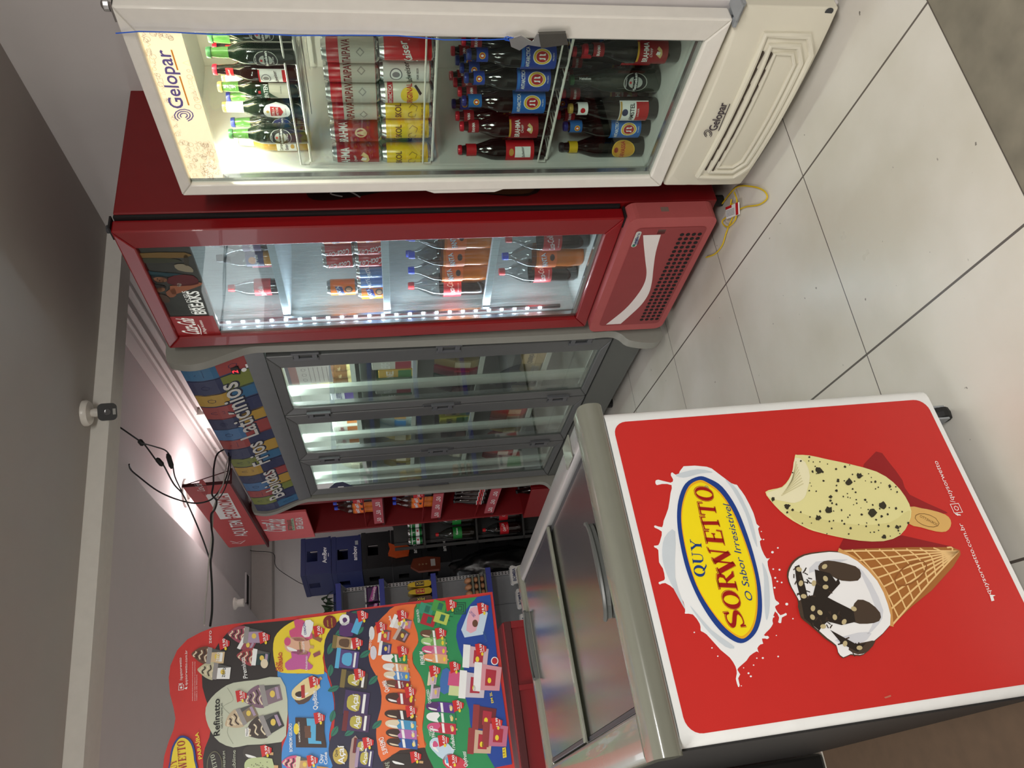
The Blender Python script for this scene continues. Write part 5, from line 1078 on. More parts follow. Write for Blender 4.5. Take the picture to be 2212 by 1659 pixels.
# silver snack bags low on the shelving
for k, (px_, py_) in enumerate(((1117, 1262), (1130, 1308), (1136, 1340))):
    q = atY(px_, py_, 6.25); c = thing('foil_bag', 'white foil bag with green print on the base of the shelving, '+('nearest the post', 'in the middle', 'nearest the cabinet')[k], 'bag', (1.07-.19*k, 6.15, .1605), rr2.uniform(-.12, .12), 'white foil bags low on the shelving')
    hh = q.z-.10
    b_ = MB().prism(smoothpts([(-.07, .0), (.07, .0), (.08, .1), (.065, hh*.8), (.07, hh), (-.07, hh), (-.065, hh*.8), (-.08, .1)], 2), 'y', -.03, .03, mat('foil_white', (206, 206, 204), .25, bump=.6, scale=30)).build('foil', c, bevel=.02, smooth=True, seg=3)
    D = Decal(lambda a, b, e: (a, -.0315-e, b)); D.poly([(-.05, hh*.1), (.06, hh*.1), (.06, hh*.7), (-.02, hh*.6)], col(44, 140, 50), 1); D.poly([(-.07, hh*.1), (-.02, hh*.1), (-.05, hh*.6)], col(190, 30, 44), 1.5); D.text('BOMBA', (-.05, hh*.84), (.05, hh*.84), .025, col(30, 40, 90), 2, bold=.02); D.build('label_print', b_)
lf = thing('leafy_bundle', 'bundle of dark green leaves lying on the top blue-edged shelf', 'leaves', (1.02, 6.36, 1.7755))
for k in range(7):
    a = k*.9; u = Vector((math.cos(a), math.sin(a)*.6, 0)); pts = []
    for i in range(7): f = i/6; pts.append((u*(.02+.10*f)+Vector((0, 0, .02+.07*math.sin(PI*f*.9)+.01*k*.5)), .028*math.sin(PI*f)+.002))
    b_ = MB(); vs = []
    for p, w_ in pts: sd = Vector((-u.y, u.x, .3)).normalized()*w_; vs += [p-sd, p+Vector((0, 0, -.006)), p+sd, p+Vector((0, 0, -.009))]
    fs = []
    for i in range(6):
        for s_ in range(4): fs.append((4*i+s_, 4*i+(s_+1) % 4, 4*i+4+(s_+1) % 4, 4*i+4+s_))
    b_.add(vs, fs, mat('leaf_dark', (34, 58, 34), .5, bump=.3)); b_.build('leaf', lf, smooth=True)
# ================================================================== CRATES
def crate(loc, rz, m, label, txt, group, h=.262, hx=0.0):
    c = thing('beverage_crate', label, 'crate', loc, rz, group); W2, D2 = .172, .24
    b = MB()
    def wall(x0, x1, y0, y1):
        b.box(x0, x1, y0, y1, 0, h*.45, m)
        if x1-x0 > y1-y0:
            mx = (x0+x1)/2; b.box(x0, mx-.05, y0, y1, h*.45, h*.8, m).box(mx+.05, x1, y0, y1, h*.45, h*.8, m)
        else:
            my = (y0+y1)/2; b.box(x0, x1, y0, my-.05, h*.45, h*.8, m).box(x0, x1, my+.05, y1, h*.45, h*.8, m)
        b.box(x0, x1, y0, y1, h*.8, h-.001, m)
    wall(-W2, W2, -D2, -D2+.012); wall(-W2, W2, D2-.012, D2); wall(-W2, -W2+.012, -D2+.012, D2-.012); wall(W2-.012, W2, -D2+.012, D2-.012)
    bo = b.build('crate_wall', c); MB().box(-W2+.0125, W2-.0125, -D2+.0125, D2-.0125, .004, .014, m).build('crate_bottom', c)
    rb = MB(); rb.box(-W2-.004, W2+.004, -D2-.004, -D2-.0003, h*.84, h-.004, m).box(-W2-.004, -W2-.0003, -D2, D2, h*.84, h-.004, m).box(-W2-.004, W2+.004, -D2-.004, -D2-.0003, .0, .02, m).build('crate_rim', c)
    if txt:
        D = Decal(lambda a, b_, e: (a, -D2-.0005-e, b_)); D.ctext(txt, .0, h*.22, .036, M['print_white'], 1, bold=.015)
        if txt == 'AmBev': D.line([(.0-.02, h*.04), (.0-.015, h*.01+.02), (.015, h*.01+.02), (.02, h*.04)], .005, M['print_white'], 1)
        else: D.rect(.08, .12, h*.10, h*.2, col(150, 156, 160), 1)
        D.build('crate_print', bo)
    return c
CO = Vector((1.50, 7.12, 0)); crz = math.radians(12)
lb_ = ['blue plastic beverage crate on top of the tall corner stack', 'blue plastic beverage crate second from the top of the tall corner stack'] + ['dark beverage crate in the tall corner stack, %s below the blue ones' % s_ for s_ in ('first', 'second', 'third', 'fourth', 'fifth', 'sixth')]
for k in range(8):
    crate((CO.x+rr2.uniform(-.008, .008), CO.y, 2.12-.264*(k+1)+.0), crz+rr2.uniform(-.02, .02), M['crate_blue'] if k < 2 else M['crate_black'], lb_[k], ('AmBev', 'ambev', None, 'ambev', 'ambev')[k] if k < 5 else None, 'beverage crates in the corner', h=.262 if k < 7 else .262)
c = crate((1.08, 7.55, 1.62), crz, M['crate_blue'], 'blue beverage crate standing lower behind the tall corner stack', None, 'beverage crates in the corner')
for k in range(6): crate((1.08, 7.55, 1.62-.264*(k+1)), crz, M['crate_black'], 'dark beverage crate in the rear stack, %s below its blue one' % ('first', 'second', 'third', 'fourth', 'fifth', 'sixth')[k], None, 'beverage crates in the corner')
MB().box(1.0, 1.65, 6.95, 7.7, .0, .0065, M['crate_black']).build('x') if False else None
# black display stand with cans and bottles, black sacks
t = thing('dark_stand', 'black open display stand with green cans and bottles beyond the red rack', 'stand', (1.66, 6.42, 0), -.35)
for x in (-.20, .20):
    for y in (-.16, .16): MB().box(x-.012, x+.012, y-.012, y+.012, 0, 1.30, M['black']).build('post', t)
for z in (.22, .62, 1.06): MB().box(-.212, .212, -.172, .172, z-.015, z, M['black']).build('shelf', t)
MB().box(-.212, .212, .173, .18, .0, 1.3, M['black']).build('back_panel', t)
SF = Fr((1.66, 6.42, 0), -.35)
def sackshape(name, label, loc, sx, sy, sz, m, seed, cat='bag', knot=True):
    r_ = random.Random(seed); bm = bmesh.new(); bmesh.ops.create_icosphere(bm, subdivisions=4, radius=1)
    from mathutils import noise
    for v in bm.verts:
        n_ = noise.noise(v.co*2.2+Vector((seed, 0, 0)))*.16+noise.noise(v.co*6+Vector((seed, 3, 0)))*.07
        k = 1+n_; z = v.co.z
        v.co = Vector((v.co.x*k*sx, v.co.y*k*sy, max(z*k, -.82)*sz))
    zmin = min(v.co.z for v in bm.verts)
    for v in bm.verts: v.co.z -= zmin
    me = bpy.data.meshes.new(name); bm.to_mesh(me); bm.free(); me.materials.append(m); me.polygons.foreach_set('use_smooth', [True]*len(me.polygons))
    o = bpy.data.objects.new(name, me); COL.objects.link(o); o.location = loc; tag(o, label, cat); return o
sackshape('black_sack', 'big shiny black plastic sack lying on top of the dark crates', (1.97, 7.0, 1.0565), .24, .24, .17, M['bag_black'], 3)
for k in range(4): crate((1.97, 7.15, .264*k), .05, M['crate_black'], 'dark beverage crate in the stack under the shiny black sack, %s from the floor' % ('first', 'second', 'third', 'fourth')[k], None, 'beverage crates in the corner')
sackshape('black_sack', 'wide dull black plastic sack slumped on the floor before the crates', (1.27, 6.70, 0), .15, .15, .45, M['bag_black'], 8)
KF = Fr((CO.x, CO.y, 0), crz)
def crumple(name, label, px_, py_, pts, m, art=None):
    q = KF.loc(px_, py_, -.27); o = thing(name, label, 'bag', KF.w(q.x, -.246, q.z), crz)
    r_ = random.Random(5); b = MB(); b.prism([(a, c) for a, c in pts], 'y', -.045, -.004, m); bb = b.build('film', o, bevel=.012, smooth=True, seg=3)
    if art: D = Decal(lambda a, b_, e: (a, -.0455-e, b_)); art(D); D.build('bag_print', bb)
crumple('orange_bag', 'crumpled orange bag hanging on the front of the dark crates', 862, 1190, [(-.05, -.08), (.02, -.10), (.06, -.04), (.05, .03), (.08, .09), (.02, .08), (-.03, .10), (-.06, .03)], mat('orange_film', (190, 78, 30), .35, bump=.5, scale=20))
def _ic(D):
    for k in range(3): D.line([(-.01+.006*math.cos(u), .05-.03*k+.006*math.sin(u)) for u in (0, 1, 2, 3, 4, 5)], .002, col(220, 210, 160), 1, True)
    D.rect(-.035, .03, -.09, -.05, col(190, 190, 186), 1)
crumple('orange_bag', 'dark pouch with orange edge and small round icons on the dark crates', 918, 1218, [(-.07, -.13), (.04, -.14), (.06, -.02), (.05, .10), (-.02, .13), (-.07, .06)], mat('orange_dark', (110, 50, 30), .35, bump=.3), _ic)
# ================================================================== CEILING THINGS
lp = onz(400, 1065, BC); t = thing('ceiling_lamp', 'bare round lamp glowing on its plate under the back ceiling', 'lamp', (lp.x, lp.y, BC-.001))
MB().lathe([(.100, 0), (.097, -.012), (.04, -.02)], mat('lamp_plate', (150, 146, 142), .4), (0, 0, 0), 24).build('base_plate', t, smooth=True)
MB().lathe([(.036, -.0205), (.036, -.055), (.03, -.060)], M['enamel_white'], (0, 0, 0), 14).build('socket', t)
MB().lathe([(.028, -.0605), (.036, -.075), (.040, -.10), (.038, -.12), (.02, -.135), (.002, -.138)], mat('bulb_glow', (255, 248, 236), .5, emit=14), (0, 0, 0), 18).build('bulb', t, smooth=True)
l = bpy.data.lights.new('bulb_light', 'POINT'); l.energy = 13; l.shadow_soft_size = .05; l.color = (1, .96, .95); o = bpy.data.objects.new('bulb_light', l); COL.objects.link(o); o.location = (lp.x-.0, lp.y, BC-.19)
q = atX(440, 908, XR-.04); t = thing('emergency_light', 'small white emergency light box high on the wall above the grey fridge', 'lamp', (XR-.001, q.y, q.z), 0)
MB().box(-.05, 0, -.13, .13, -.035, .02, M['enamel_white']).build('housing', t, bevel=.006); MB().box(-.052, -.004, -.12, .12, -.068, -.0355, CLEAR).build('clear_cover', t, bevel=.004)
cb = MB(); 
def cable(pts, r, m, name, label, cat='cable', sm=5):
    b = MB().tube(smoothpts(pts, sm, False), r, m, 6); return tag(b.build(name, smooth=True), label, cat)
q = [atX(x, y, XR-.012) for x, y in ((442, 935), (432, 938), (438, 955), (445, 975), (470, 968), (490, 972))]
cable([tuple(p) for p in q], .003, M['light_grey'], 'thin_wire', 'thin pale wire looping from the emergency light down the wall')
q = onz(506, 1304, 2.612); t = thing('ceiling_sensor', 'small white spot-shaped sensor under the lower back ceiling', 'sensor', (q.x, q.y, 2.614))
MB().lathe([(.05, 0), (.05, -.012), (.03, -.03), (.034, -.075), (.028, -.08)], M['enamel_white'], (0, 0, 0), 18).build('housing', t, smooth=True)
# security camera
q = onz(181, 893, NC); t = thing('security_camera', 'white and black bullet security camera on a round ceiling mount at the beam', 'camera', (q.x, q.y, NC-.001))
MB().lathe([(.052, 0), (.052, -.012), (.046, -.022), (.02, -.026)], M['enamel_white'], (0, 0, 0), 26).build('mount_plate', t, smooth=True)
MB().lathe([(.014, -.0265), (.018, -.042), (.014, -.06)], M['enamel_white'], (0, 0, 0), 14).build('ball_joint', t, smooth=True)
d = Vector((-q.x, -q.y, -.9)).normalized(); R_ = d.to_track_quat('Z', 'Y').to_matrix().to_4x4()
def oriented(mb, name, off, parent, smooth=True):
    Mx = Matrix.Translation(off) @ R_; mb.v = [tuple(Mx @ Vector(v)) for v in mb.v]; return mb.build(name, parent, bevel=.002, smooth=smooth)
off = Vector((.0, .0, -.088))
oriented(MB().lathe([(.022, -.075), (.032, -.06), (.033, .03)], M['enamel_white'], (0, 0, 0), 22), 'housing', off, t)
fc = oriented(MB().prism(rrect(-.034, .034, -.034, .034, .018), 'z', .031, .052, M['black']), 'face', off, t)
oriented(MB().lathe([(.013, .0525), (.013, .055), (.008, .056)], mat('lens', (90, 90, 92), .1), (0, 0, 0), 16), 'lens', off, fc)
oriented(MB().box(-.012, .012, -.030, -.019, .0525, .0545, mat('led_window', (150, 150, 146), .3)), 'lamp_window', off, fc)
BK = mat('cable_black', (20, 22, 26), .5); WHC = mat('cable_white', (196, 194, 188), .5)
Yc = lambda L, Y0, Y1: [tuple(atY(x, y, Y0+(Y1-Y0)*i/(len(L)-1))) for i, (x, y) in enumerate(L)]
cp_ = Yc([(232, 905), (262, 925), (298, 950), (312, 960), (345, 1004), (352, 1003), (375, 1045), (395, 1068), (415, 1110), (428, 1140), (440, 1170), (452, 1205)], 3.28, 3.7)
cable(cp_, .0035, BK, 'camera_cable', 'black cable running from the security camera down to the poster')
cable(Yc([(305, 957), (335, 965), (360, 975), (372, 1000), (378, 1030), (393, 1062)], 3.36, 3.45), .003, BK, 'camera_cable', 'short black connector lead branching off the camera cable')
for k, ((x, y), (x2, y2)) in enumerate((((338, 990), (352, 1006)), ((362, 980), (372, 1012)), ((300, 950), (310, 962)))):
    a, b_ = atY(x, y, 3.37), atY(x2, y2, 3.38); tag(MB().tube([tuple(a), tuple(a+(b_-a)*.2), tuple(a+(b_-a)*.8), tuple(b_)], [.006, .011, .011, .006], M['black_rubber'], 8).build('cable_connector', smooth=True), 'small black plug on the camera wiring, '+('end of the straight lead', 'on the branching lead', 'at the fork')[k], 'plug', 'plugs on the camera wiring')
cable(Yc([(279, 1003), (283, 1015), (300, 1030), (340, 1060), (380, 1078), (420, 1087), (450, 1082), (466, 1070), (480, 1050), (492, 1020), (494, 980), (478, 935), (470, 900)], 3.42, 4.05), .004, BK, 'hanging_cable', 'dark cable sagging from the back ceiling over the fridge header')
cable(Yc([(492, 968), (470, 980), (462, 1010), (461, 1045), (458, 1068), (468, 1082), (464, 1100), (456, 1112), (457, 1140), (460, 1165), (457, 1200), (455, 1215), (458, 1270), (458, 1320), (454, 1352)], 3.95, 3.06), .0045, BK, 'hanging_cable', 'thick black cable winding from the fridge header down behind the poster')
cable(Yc([(496, 978), (488, 1010), (482, 1045), (474, 1062), (462, 1095), (460, 1110), (458, 1150), (452, 1205), (448, 1260), (443, 1310), (441, 1350)], 4.0, 3.08), .003, WHC, 'hanging_cable', 'pale cable running beside the thick black one to the poster')
cable(Yc([(498, 985), (497, 1015), (488, 1050), (478, 1070), (468, 1082)], 4.0, 3.75), .003, BK, 'hanging_cable', 'thin black cable looping off the end of the fridge header')
cable(Yc([(493, 1330), (520, 1180), (545, 1190), (590, 1195), (597, 1225), (640, 1255), (655, 1262)][1:], 7.9, 7.2), .003, BK, 'wall_wire', 'thin dark wire hanging on the far wall above the blue crates')
# ================================================================== FLOOR THINGS
def fp(x, y, z=.006): p = onz(x, y, z); return (p.x, p.y, p.z)
YW = M['yellow_wire']
b = MB().tube(smoothpts([fp(*p) for p in ((1560, 440), (1590, 405), (1625, 403), (1650, 412), (1657, 428), (1640, 442), (1610, 447), (1590, 458), (1578, 480), (1568, 505), (1560, 530), (1545, 548), (1525, 556))], 5, False), .0028, YW, 6)
b.tube(smoothpts([fp(x, y, .012) for x, y in ((1580, 430), (1576, 460), (1582, 440), (1590, 470), (1572, 490), (1560, 478), (1578, 462), (1592, 438), (1586, 415))], 5, False), .0028, YW, 6)
tag(b.build('yellow_cord', smooth=True), 'yellow cord bundled on the tiles between the two coolers', 'cord')
a_ = onz(1592, 455, .001); t = thing('cord_tag', 'white and red paper tag tied to the yellow cord', 'tag', tuple(a_), 1.1)
tg = MB().box(-.05, .05, -.022, .022, .014, .020, M['print_white']); o = tg.build('paper', t, bevel=.001)
D = Decal(lambda a, b, e: (a, b, .0204+e)); D.rect(.0, .05, -.022, -.012, col(196, 30, 36), 1); D.rect(-.05, -.03, -.022, .022, col(196, 30, 36), 1)
for k in range(5): D.line([(-.02, .014-.005*k), (.045, .014-.005*k)], .0012, M['ink'], 1)
D.build('tag_print', o)
sackshape('crumpled_bag', 'dark crumpled plastic lying behind the yellow cord under the red cooler edge', (1.86, 2.06, 0), .10, .06, .05, mat('grey_plastic_bag', (60, 58, 54), .5, bump=.8), 21)
MBk = MB().prism([(-.80, 1.15), (-.03, 1.15), (-.20, 2.59), (-.80, 2.59)], 'z', .0, .004, M['cardboard'])
tag(MB().box(-.85, -.225, 2.60, 2.92, .0, .80, M['black']).box(-.86, -.215, 2.595, 2.925, .8005, .84, M['dark_void']).build('dark_bin', bevel=.01), 'black bulky box standing on the floor left of the chest freezer', 'box')
tag(MBk.build('cardboard_sheet', bevel=.001), 'brown cardboard sheet lying on the floor left of the chest freezer', 'cardboard')
MBk.v = []
# ================================================================== BOTTLES AND CANS
ORD = ['first', 'second', 'third', 'fourth', 'fifth', 'sixth', 'seventh', 'eighth', 'ninth', 'tenth', 'eleventh', 'twelfth', 'thirteenth', 'fourteenth', 'fifteenth', 'sixteenth', 'seventeenth', 'eighteenth', 'nineteenth', 'twentieth', 'twenty-first', 'twenty-second', 'twenty-third', 'twenty-fourth', 'twenty-fifth']
GG, GGN = mat('green_glass', (12, 30, 16), .08, coat=.5, spec=.8), mat('green_neck', (74, 118, 58), .08, coat=.5)
AM, AMN = mat('brown_glass', (10, 7, 7), .08, coat=.4), mat('brown_neck', (18, 10, 9), .1, coat=.4)
CLG, CLN = mat('clear_beer', (176, 140, 54), .08, coat=.5), mat('clear_neck', (196, 202, 188), .1, coat=.4)
SIL = mat('can_metal', (190, 190, 190), .22, metal=.9)
def cyl(r, eps=.0006): return lambda a, b, e: ((r+eps+e)*math.cos(-PI/2+a/r), (r+eps+e)*math.sin(-PI/2+a/r), b)
def label_on(parent, r, z0, z1, half, m, art=None, name='label', oval=False):
    """curved label; half = half angle in degrees (180 = all round)"""
    D = Decal(cyl(r)); D.LY = .0003; D.slice = .006; n = max(6, int(half/9)); A = math.radians(half)*r; K = 6 if oval else 1
    for i in range(n):
        a0, a1 = -A+2*A*i/n, -A+2*A*(i+1)/n
        if oval:
            f = lambda a: math.sqrt(max(0, 1-(a/A)**2)); zc, hh = (z0+z1)/2, (z1-z0)/2
            D.poly([(a0, zc-hh*f(a0)), (a1, zc-hh*f(a1)), (a1, zc+hh*f(a1)), (a0, zc+hh*f(a0))], m, 0)
        else: D.rect(a0, a1, z0, z1, m, 0)
    if art: art(D)
    return D.build(name, parent)
PROF = {
 'long': ([(.029, 0), (.0305, .004), (.0305, .118), (.029, .135), (.022, .155), (.0155, .170), (.0145, .19), (.0125, .214), (.0135, .2145), (.0135, .220)], 6),
 'big': ([(.034, 0), (.0365, .005), (.0365, .160), (.034, .18), (.025, .205), (.0185, .225), (.0175, .25), (.0135, .274), (.0145, .2745), (.0145, .281)], 6),
 'pet2': ([(.044, 0), (.050, .012), (.051, .06), (.049, .10), (.051, .14), (.051, .20), (.046, .235), (.030, .27), (.016, .295), (.0145, .318)], 6),
 'pet6': ([(.030, 0), (.033, .008), (.0335, .05), (.031, .08), (.033, .11), (.0335, .145), (.026, .175), (.016, .195), (.0135, .212)], 5),
 'glassl': ([(.038, 0), (.042, .01), (.042, .10), (.038, .15), (.030, .19), (.018, .235), (.0145, .27), (.016, .285)], 4),
}
def mk_bottle(name, shape, mlow, mneck, capm, labels, nlabels=(), cat='bottle'):
    t = thing(name, 'x', cat); pf, split = PROF[shape]
    b = MB().lathe(pf, mlow, (0, 0, 0), 18, [mlow if i < split-1 else mneck for i in range(len(pf)-1)]); bo = b.build('glass_body' if not shape.startswith('pet') else 'plastic_body', t, smooth=True)
    r, z = pf[-1]; ch = .007 if not shape.startswith('pet') else .016
    MB().lathe([(r+.0012, z-.002-(ch*.4)), (r+.0016, z+.001), (r, z+ch), (r*.6, z+ch+.001)], capm, (0, 0, 0), 16).build('cap', t, smooth=True)
    for L in labels: label_on(t, *L)
    for L in nlabels:
        rr_, z0, z1, m = L[:4]; MB().lathe([(rr_[0], z0), (rr_[1], z1)], m, (0, 0, 0), 18, caps=False).build('neck_label', t, smooth=True)
    KIDS[t.name] = list(t.children); return t
def mk_can(name, h, body, labels, r=.033, cat='can'):
    t = thing(name, 'x', cat)
    MB().lathe([(r*.8, 0), (r*.93, .004), (r, .010), (r, h-.014), (r*.84, h-.003), (r*.84, h), (r*.78, h-.003), (.001, h-.0035)], body, (0, 0, 0), 22, [SIL, SIL, body, SIL, SIL, SIL, SIL]).build('can_body', t, smooth=True)
    MB().box(-.005, .005, -.016, .008, h-.003, h-.0015, SIL).build('pull_tab', t)
    for L in labels: label_on(t, *L)
    KIDS[t.name] = list(t.children); return t
W_, RDc, BLK = M['print_white'], col(190, 22, 34), M['ink']
CAPS = {k: mat('cap_'+k, v, .3, metal=.3) for k, v in dict(green=(60, 110, 70), red=(200, 26, 50), gold=(196, 164, 84), blue=(36, 50, 130), white=(220, 220, 220), black=(40, 42, 46)).items()}
def star(D, cx, cz, r, m, L): D.poly([(cx+(r if k % 2 == 0 else r*.42)*math.sin(PI*k/5), cz+(r if k % 2 == 0 else r*.42)*math.cos(PI*k/5)) for k in range(10)], m, L)
def art_h(ring=BLK, inner=col(150, 160, 150)):
    def f(D):
        for R0, m, L in ((.027, col(190, 194, 188), .5), (.0255, ring, 1), (.0155, col(176, 180, 176), 1.5)):
            for k in range(12):   # oval in vertical strips so that it follows the glass
                w_ = R0*.95; a0, a1 = -w_+2*w_*k/12, -w_+2*w_*(k+1)/12; g = lambda a: math.sqrt(max(0, 1-(a/w_)**2))*R0*1.15
                D.poly([(a0, .075-g(a0)), (a1, .075-g(a1)), (a1, .075+g(a1)), (a0, .075+g(a0))], m, L)
        for k in range(6): D.rect(-.026+.0087*k, -.026+.0087*(k+1), .067, .079, ring, 2)
        D.text('Heineken', (-.024, .070), (.024, .070), .0075, W_, 3, bold=.02); star(D, 0, .0865, .0055, col(196, 30, 40), 3); D.text('LAGER BEER', (-.011, .054), (.011, .054), .003, W_, 3)
        D.text('PREMIUM', (-.012, .099), (.012, .099), .0032, W_, 3)
    return f
def art_nv(D): D.text('Heineken', (.006, .206), (.006, .178), .005, W_, 1)
B = {}
B['h'] = mk_bottle('beer_bottle', 'long', GG, GGN, CAPS['green'], [(.0305, .045, .046, 10, BLK, art_h())], [])
B['h0'] = mk_bottle('beer_bottle', 'long', GG, GGN, CAPS['blue'], [(.0305, .045, .046, 10, BLK, art_h(col(30, 44, 110)))], [])
def art_st(D):
    D.poly([(-.015, .092), (.015, .092), (.013, .064), (0, .056), (-.013, .064)], col(186, 34, 40), 1); D.text('STELLA', (-.012, .081), (.012, .081), .0065, W_, 2, bold=.02); D.text('ARTOIS', (-.012, .070), (.012, .070), .0065, W_, 2, bold=.02); D.ell(0, .100, .004, .004, col(200, 170, 90), 2)
    D.text('BELGIUM', (-.009, .048), (.009, .048), .003, BLK, 2)
B['st'] = mk_bottle('beer_bottle', 'long', GG, GG, CAPS['gold'], [(.0305, .036, .112, 52, W_, art_st, 'label', True)], [((.0165, .0145), .168, .221, mat('neck_foil', (226, 224, 214), .4))])
def art_sp(D):
    for k in range(6): D.rect(-.022+.0073*k, -.022+.0073*(k+1), .086, .108, col(24, 66, 44), 1)
    D.poly([(-.022, .086), (0, .086), (-.022, .062)], col(24, 66, 44), 1); D.text('SPATEN', (-.021, .089), (.021, .089), .0115, W_, 2, bold=.025); D.rect(-.004, .004, .109, .116, RDc, 1)
    D.text('MUNCHEN HELL', (-.004, .052), (.018, .052), .003, BLK, 2)
def nk(t_, m=W_, z0=.178, z1=.210, r=.0146): return (r, z0, z0+.0005, 4, m, lambda D: D.text(t_, (.004, z1), (.004, z0), .0075, m, 1, bold=.02), 'neck_print')
B['sp'] = mk_bottle('beer_bottle', 'long', GG, GGN, CAPS['gold'], [(.0305, .030, .086, 48, col(220, 216, 200), art_sp), nk('SPATEN')])
def art_bud(D):
    D.rect(-.024, .024, .030, .042, RDc, 1); D.ell(0, .086, .013, .013, col(120, 124, 130), 1); D.ell(0, .086, .011, .011, W_, 1.5); D.ell(0, .086, .006, .008, col(150, 150, 150), 2); D.text('Budweiser', (-.021, .052), (.021, .058), .009, BLK, 2, shear=.3, bold=.01)
    D.rect(-.024, .024, .102, .106, RDc, 1)
B['bud'] = mk_bottle('beer_bottle', 'long', AM, AMN, CAPS['red'], [(.0305, .030, .106, 50, W_, art_bud), (.0153, .172, .192, 60, RDc, lambda D: D.text('Budweiser', (-.012, .178), (.012, .182), .006, W_, 1, shear=.3))])
def art_co(D): D.text('Corona', (-.018, .082), (.018, .082), .010, col(20, 26, 60), 1, bold=.02); D.text('Extra', (-.014, .066), (.014, .066), .009, col(20, 26, 60), 1, bold=.02); D.ell(0, .052, .008, .006, col(200, 160, 60), 1)
B['co'] = mk_bottle('beer_bottle', 'long', CLG, CLN, CAPS['white'], [(.0305, .040, .100, 44, W_, art_co)])
def art_an(D):
    D.rect(-.030, .030, .126, .134, col(40, 110, 190), .4); D.text('ANTARCTICA', (-.029, .112), (.029, .112), .0105, W_, 2, bold=.02)
    for R0, m, L in ((.0235, W_, 1), (.0215, col(226, 184, 40), 1.5), (.0165, W_, 2), (.0155, col(176, 24, 34), 2.5)): D.ell(.002, .076, R0*.95, R0*1.15, m, L)
    for s_ in (-1, 1): D.poly([(.002+s_*.002, .086), (.002+s_*.007, .083), (.002+s_*.006, .074), (.002+s_*.009, .066), (.002+s_*.003, .067), (.002+s_*.003, .078)], W_, 3)
    D.text('PILSEN', (-.008, .041), (.012, .041), .004, W_, 2)
def art_ann(D): D.ell(0, .246, .009, .009, col(226, 184, 40), 1); D.ell(0, .246, .0065, .0065, RDc, 2); D.ell(0, .246, .003, .004, W_, 3)
AB = col(34, 64, 160)
B['an'] = mk_bottle('large_beer_bottle', 'big', AM, AMN, CAPS['blue'], [(.0365, .034, .136, 75, AB, art_an), (.0188, .229, .262, 170, AB, art_ann)])
B['anl'] = mk_bottle('large_beer_bottle', 'big', AM, AMN, CAPS['blue'], [(.0365, .034, .136, 75, col(24, 104, 190), art_an), (.0188, .229, .270, 170, col(30, 100, 170), art_ann)])
BR = col(150, 26, 36)
def art_br(D):
    D.rect(-.030, .030, .128, .134, col(204, 160, 60), 1); D.text('BRAHMA', (-.029, .100), (.029, .100), .016, W_, 2, bold=.02); D.text('Chopp', (-.012, .088), (.012, .091), .008, W_, 2, shear=.3)
    D.poly([(-.016, .062), (-.004, .058), (.008, .060), (.018, .070), (.010, .076), (.004, .068), (-.004, .078), (-.010, .070)], col(214, 190, 130), 2); D.poly([(-.006, .066), (.002, .064), (.004, .074), (-.004, .078)], W_, 3)
B['br'] = mk_bottle('large_beer_bottle', 'big', AM, AMN, CAPS['red'], [(.0365, .040, .134, 70, BR, art_br), (.0188, .229, .262, 170, BR, lambda D: D.text('BRAHMA', (-.016, .242), (.016, .242), .009, W_, 1, bold=.02))])
def art_bb(D): D.rect(-.018, .018, .052, .104, W_, 1); D.text('Budweiser', (-.017, .070), (.017, .076), .010, BLK, 2, shear=.3, bold=.01); D.ell(0, .116, .012, .008, col(200, 150, 70), 1)
B['bb'] = mk_bottle('large_beer_bottle', 'big', AM, AMN, CAPS['red'], [(.0365, .040, .134, 70, RDc, art_bb), (.0188, .229, .262, 170, RDc, None)])
def art_de(D):
    D.ell(0, .075, .034, .040, col(226, 190, 60), 1); D.ell(0, .075, .031, .037, col(206, 150, 30), 1.5); D.text('DEVASSA', (-.030, .070), (.030, .070), .014, col(176, 30, 30), 2, bold=.03); D.ell(0, .100, .009, .007, col(150, 40, 30), 2)
B['de'] = mk_bottle('large_beer_bottle', 'big', AM, AMN, CAPS['black'], [(.0365, .040, .05, 8, col(206, 150, 30), art_de), (.0188, .229, .258, 170, col(214, 180, 40), None)])
def art_am(D):
    D.rect(-.034, .034, .034, .075, col(186, 28, 34), 1); D.text('AMSTEL', (-.029, .082), (.029, .082), .014, BLK, 2, bold=.02); D.text('LAGER', (-.013, .066), (.013, .066), .006, W_, 2); D.ell(0, .112, .011, .010, col(40, 50, 90), 2); D.rect(-.034, .034, .122, .128, col(200, 160, 80), 2)
B['am'] = mk_bottle('large_beer_bottle', 'big', AM, AMN, CAPS['gold'], [(.0365, .034, .130, 60, W_, art_am), (.0188, .229, .262, 170, W_, lambda D: D.ell(0, .246, .008, .008, RDc, 1))])
def art_hb(D):
    for R0, m, L in ((.032, col(190, 194, 188), .5), (.030, BLK, 1), (.019, col(176, 180, 176), 1.5)): D.ell(0, .085, R0*.95, R0*1.2, m, L)
    D.rect(-.031, .031, .077, .092, BLK, 2); D.text('Heineken', (-.029, .080), (.029, .080), .010, W_, 3, bold=.02); star(D, 0, .101, .006, col(196, 30, 40), 3); D.text('ORIGINAL', (-.014, .113), (.014, .113), .004, W_, 3)
B['hb'] = mk_bottle('large_beer_bottle', 'big', GG, GG, CAPS['green'], [(.0365, .080, .084, 10, BLK, art_hb), nk('Heineken', W_, .225, .262, .0188)])
def cart(tx, c1, z=.118, h=.02, extra=None, half=.036):
    def f(D):
        D.text(tx, (half, z-.0) if 0 else (-half, z-h), (half, z-h), h, c1, 2, bold=.02)
        if extra: extra(D)
    return f
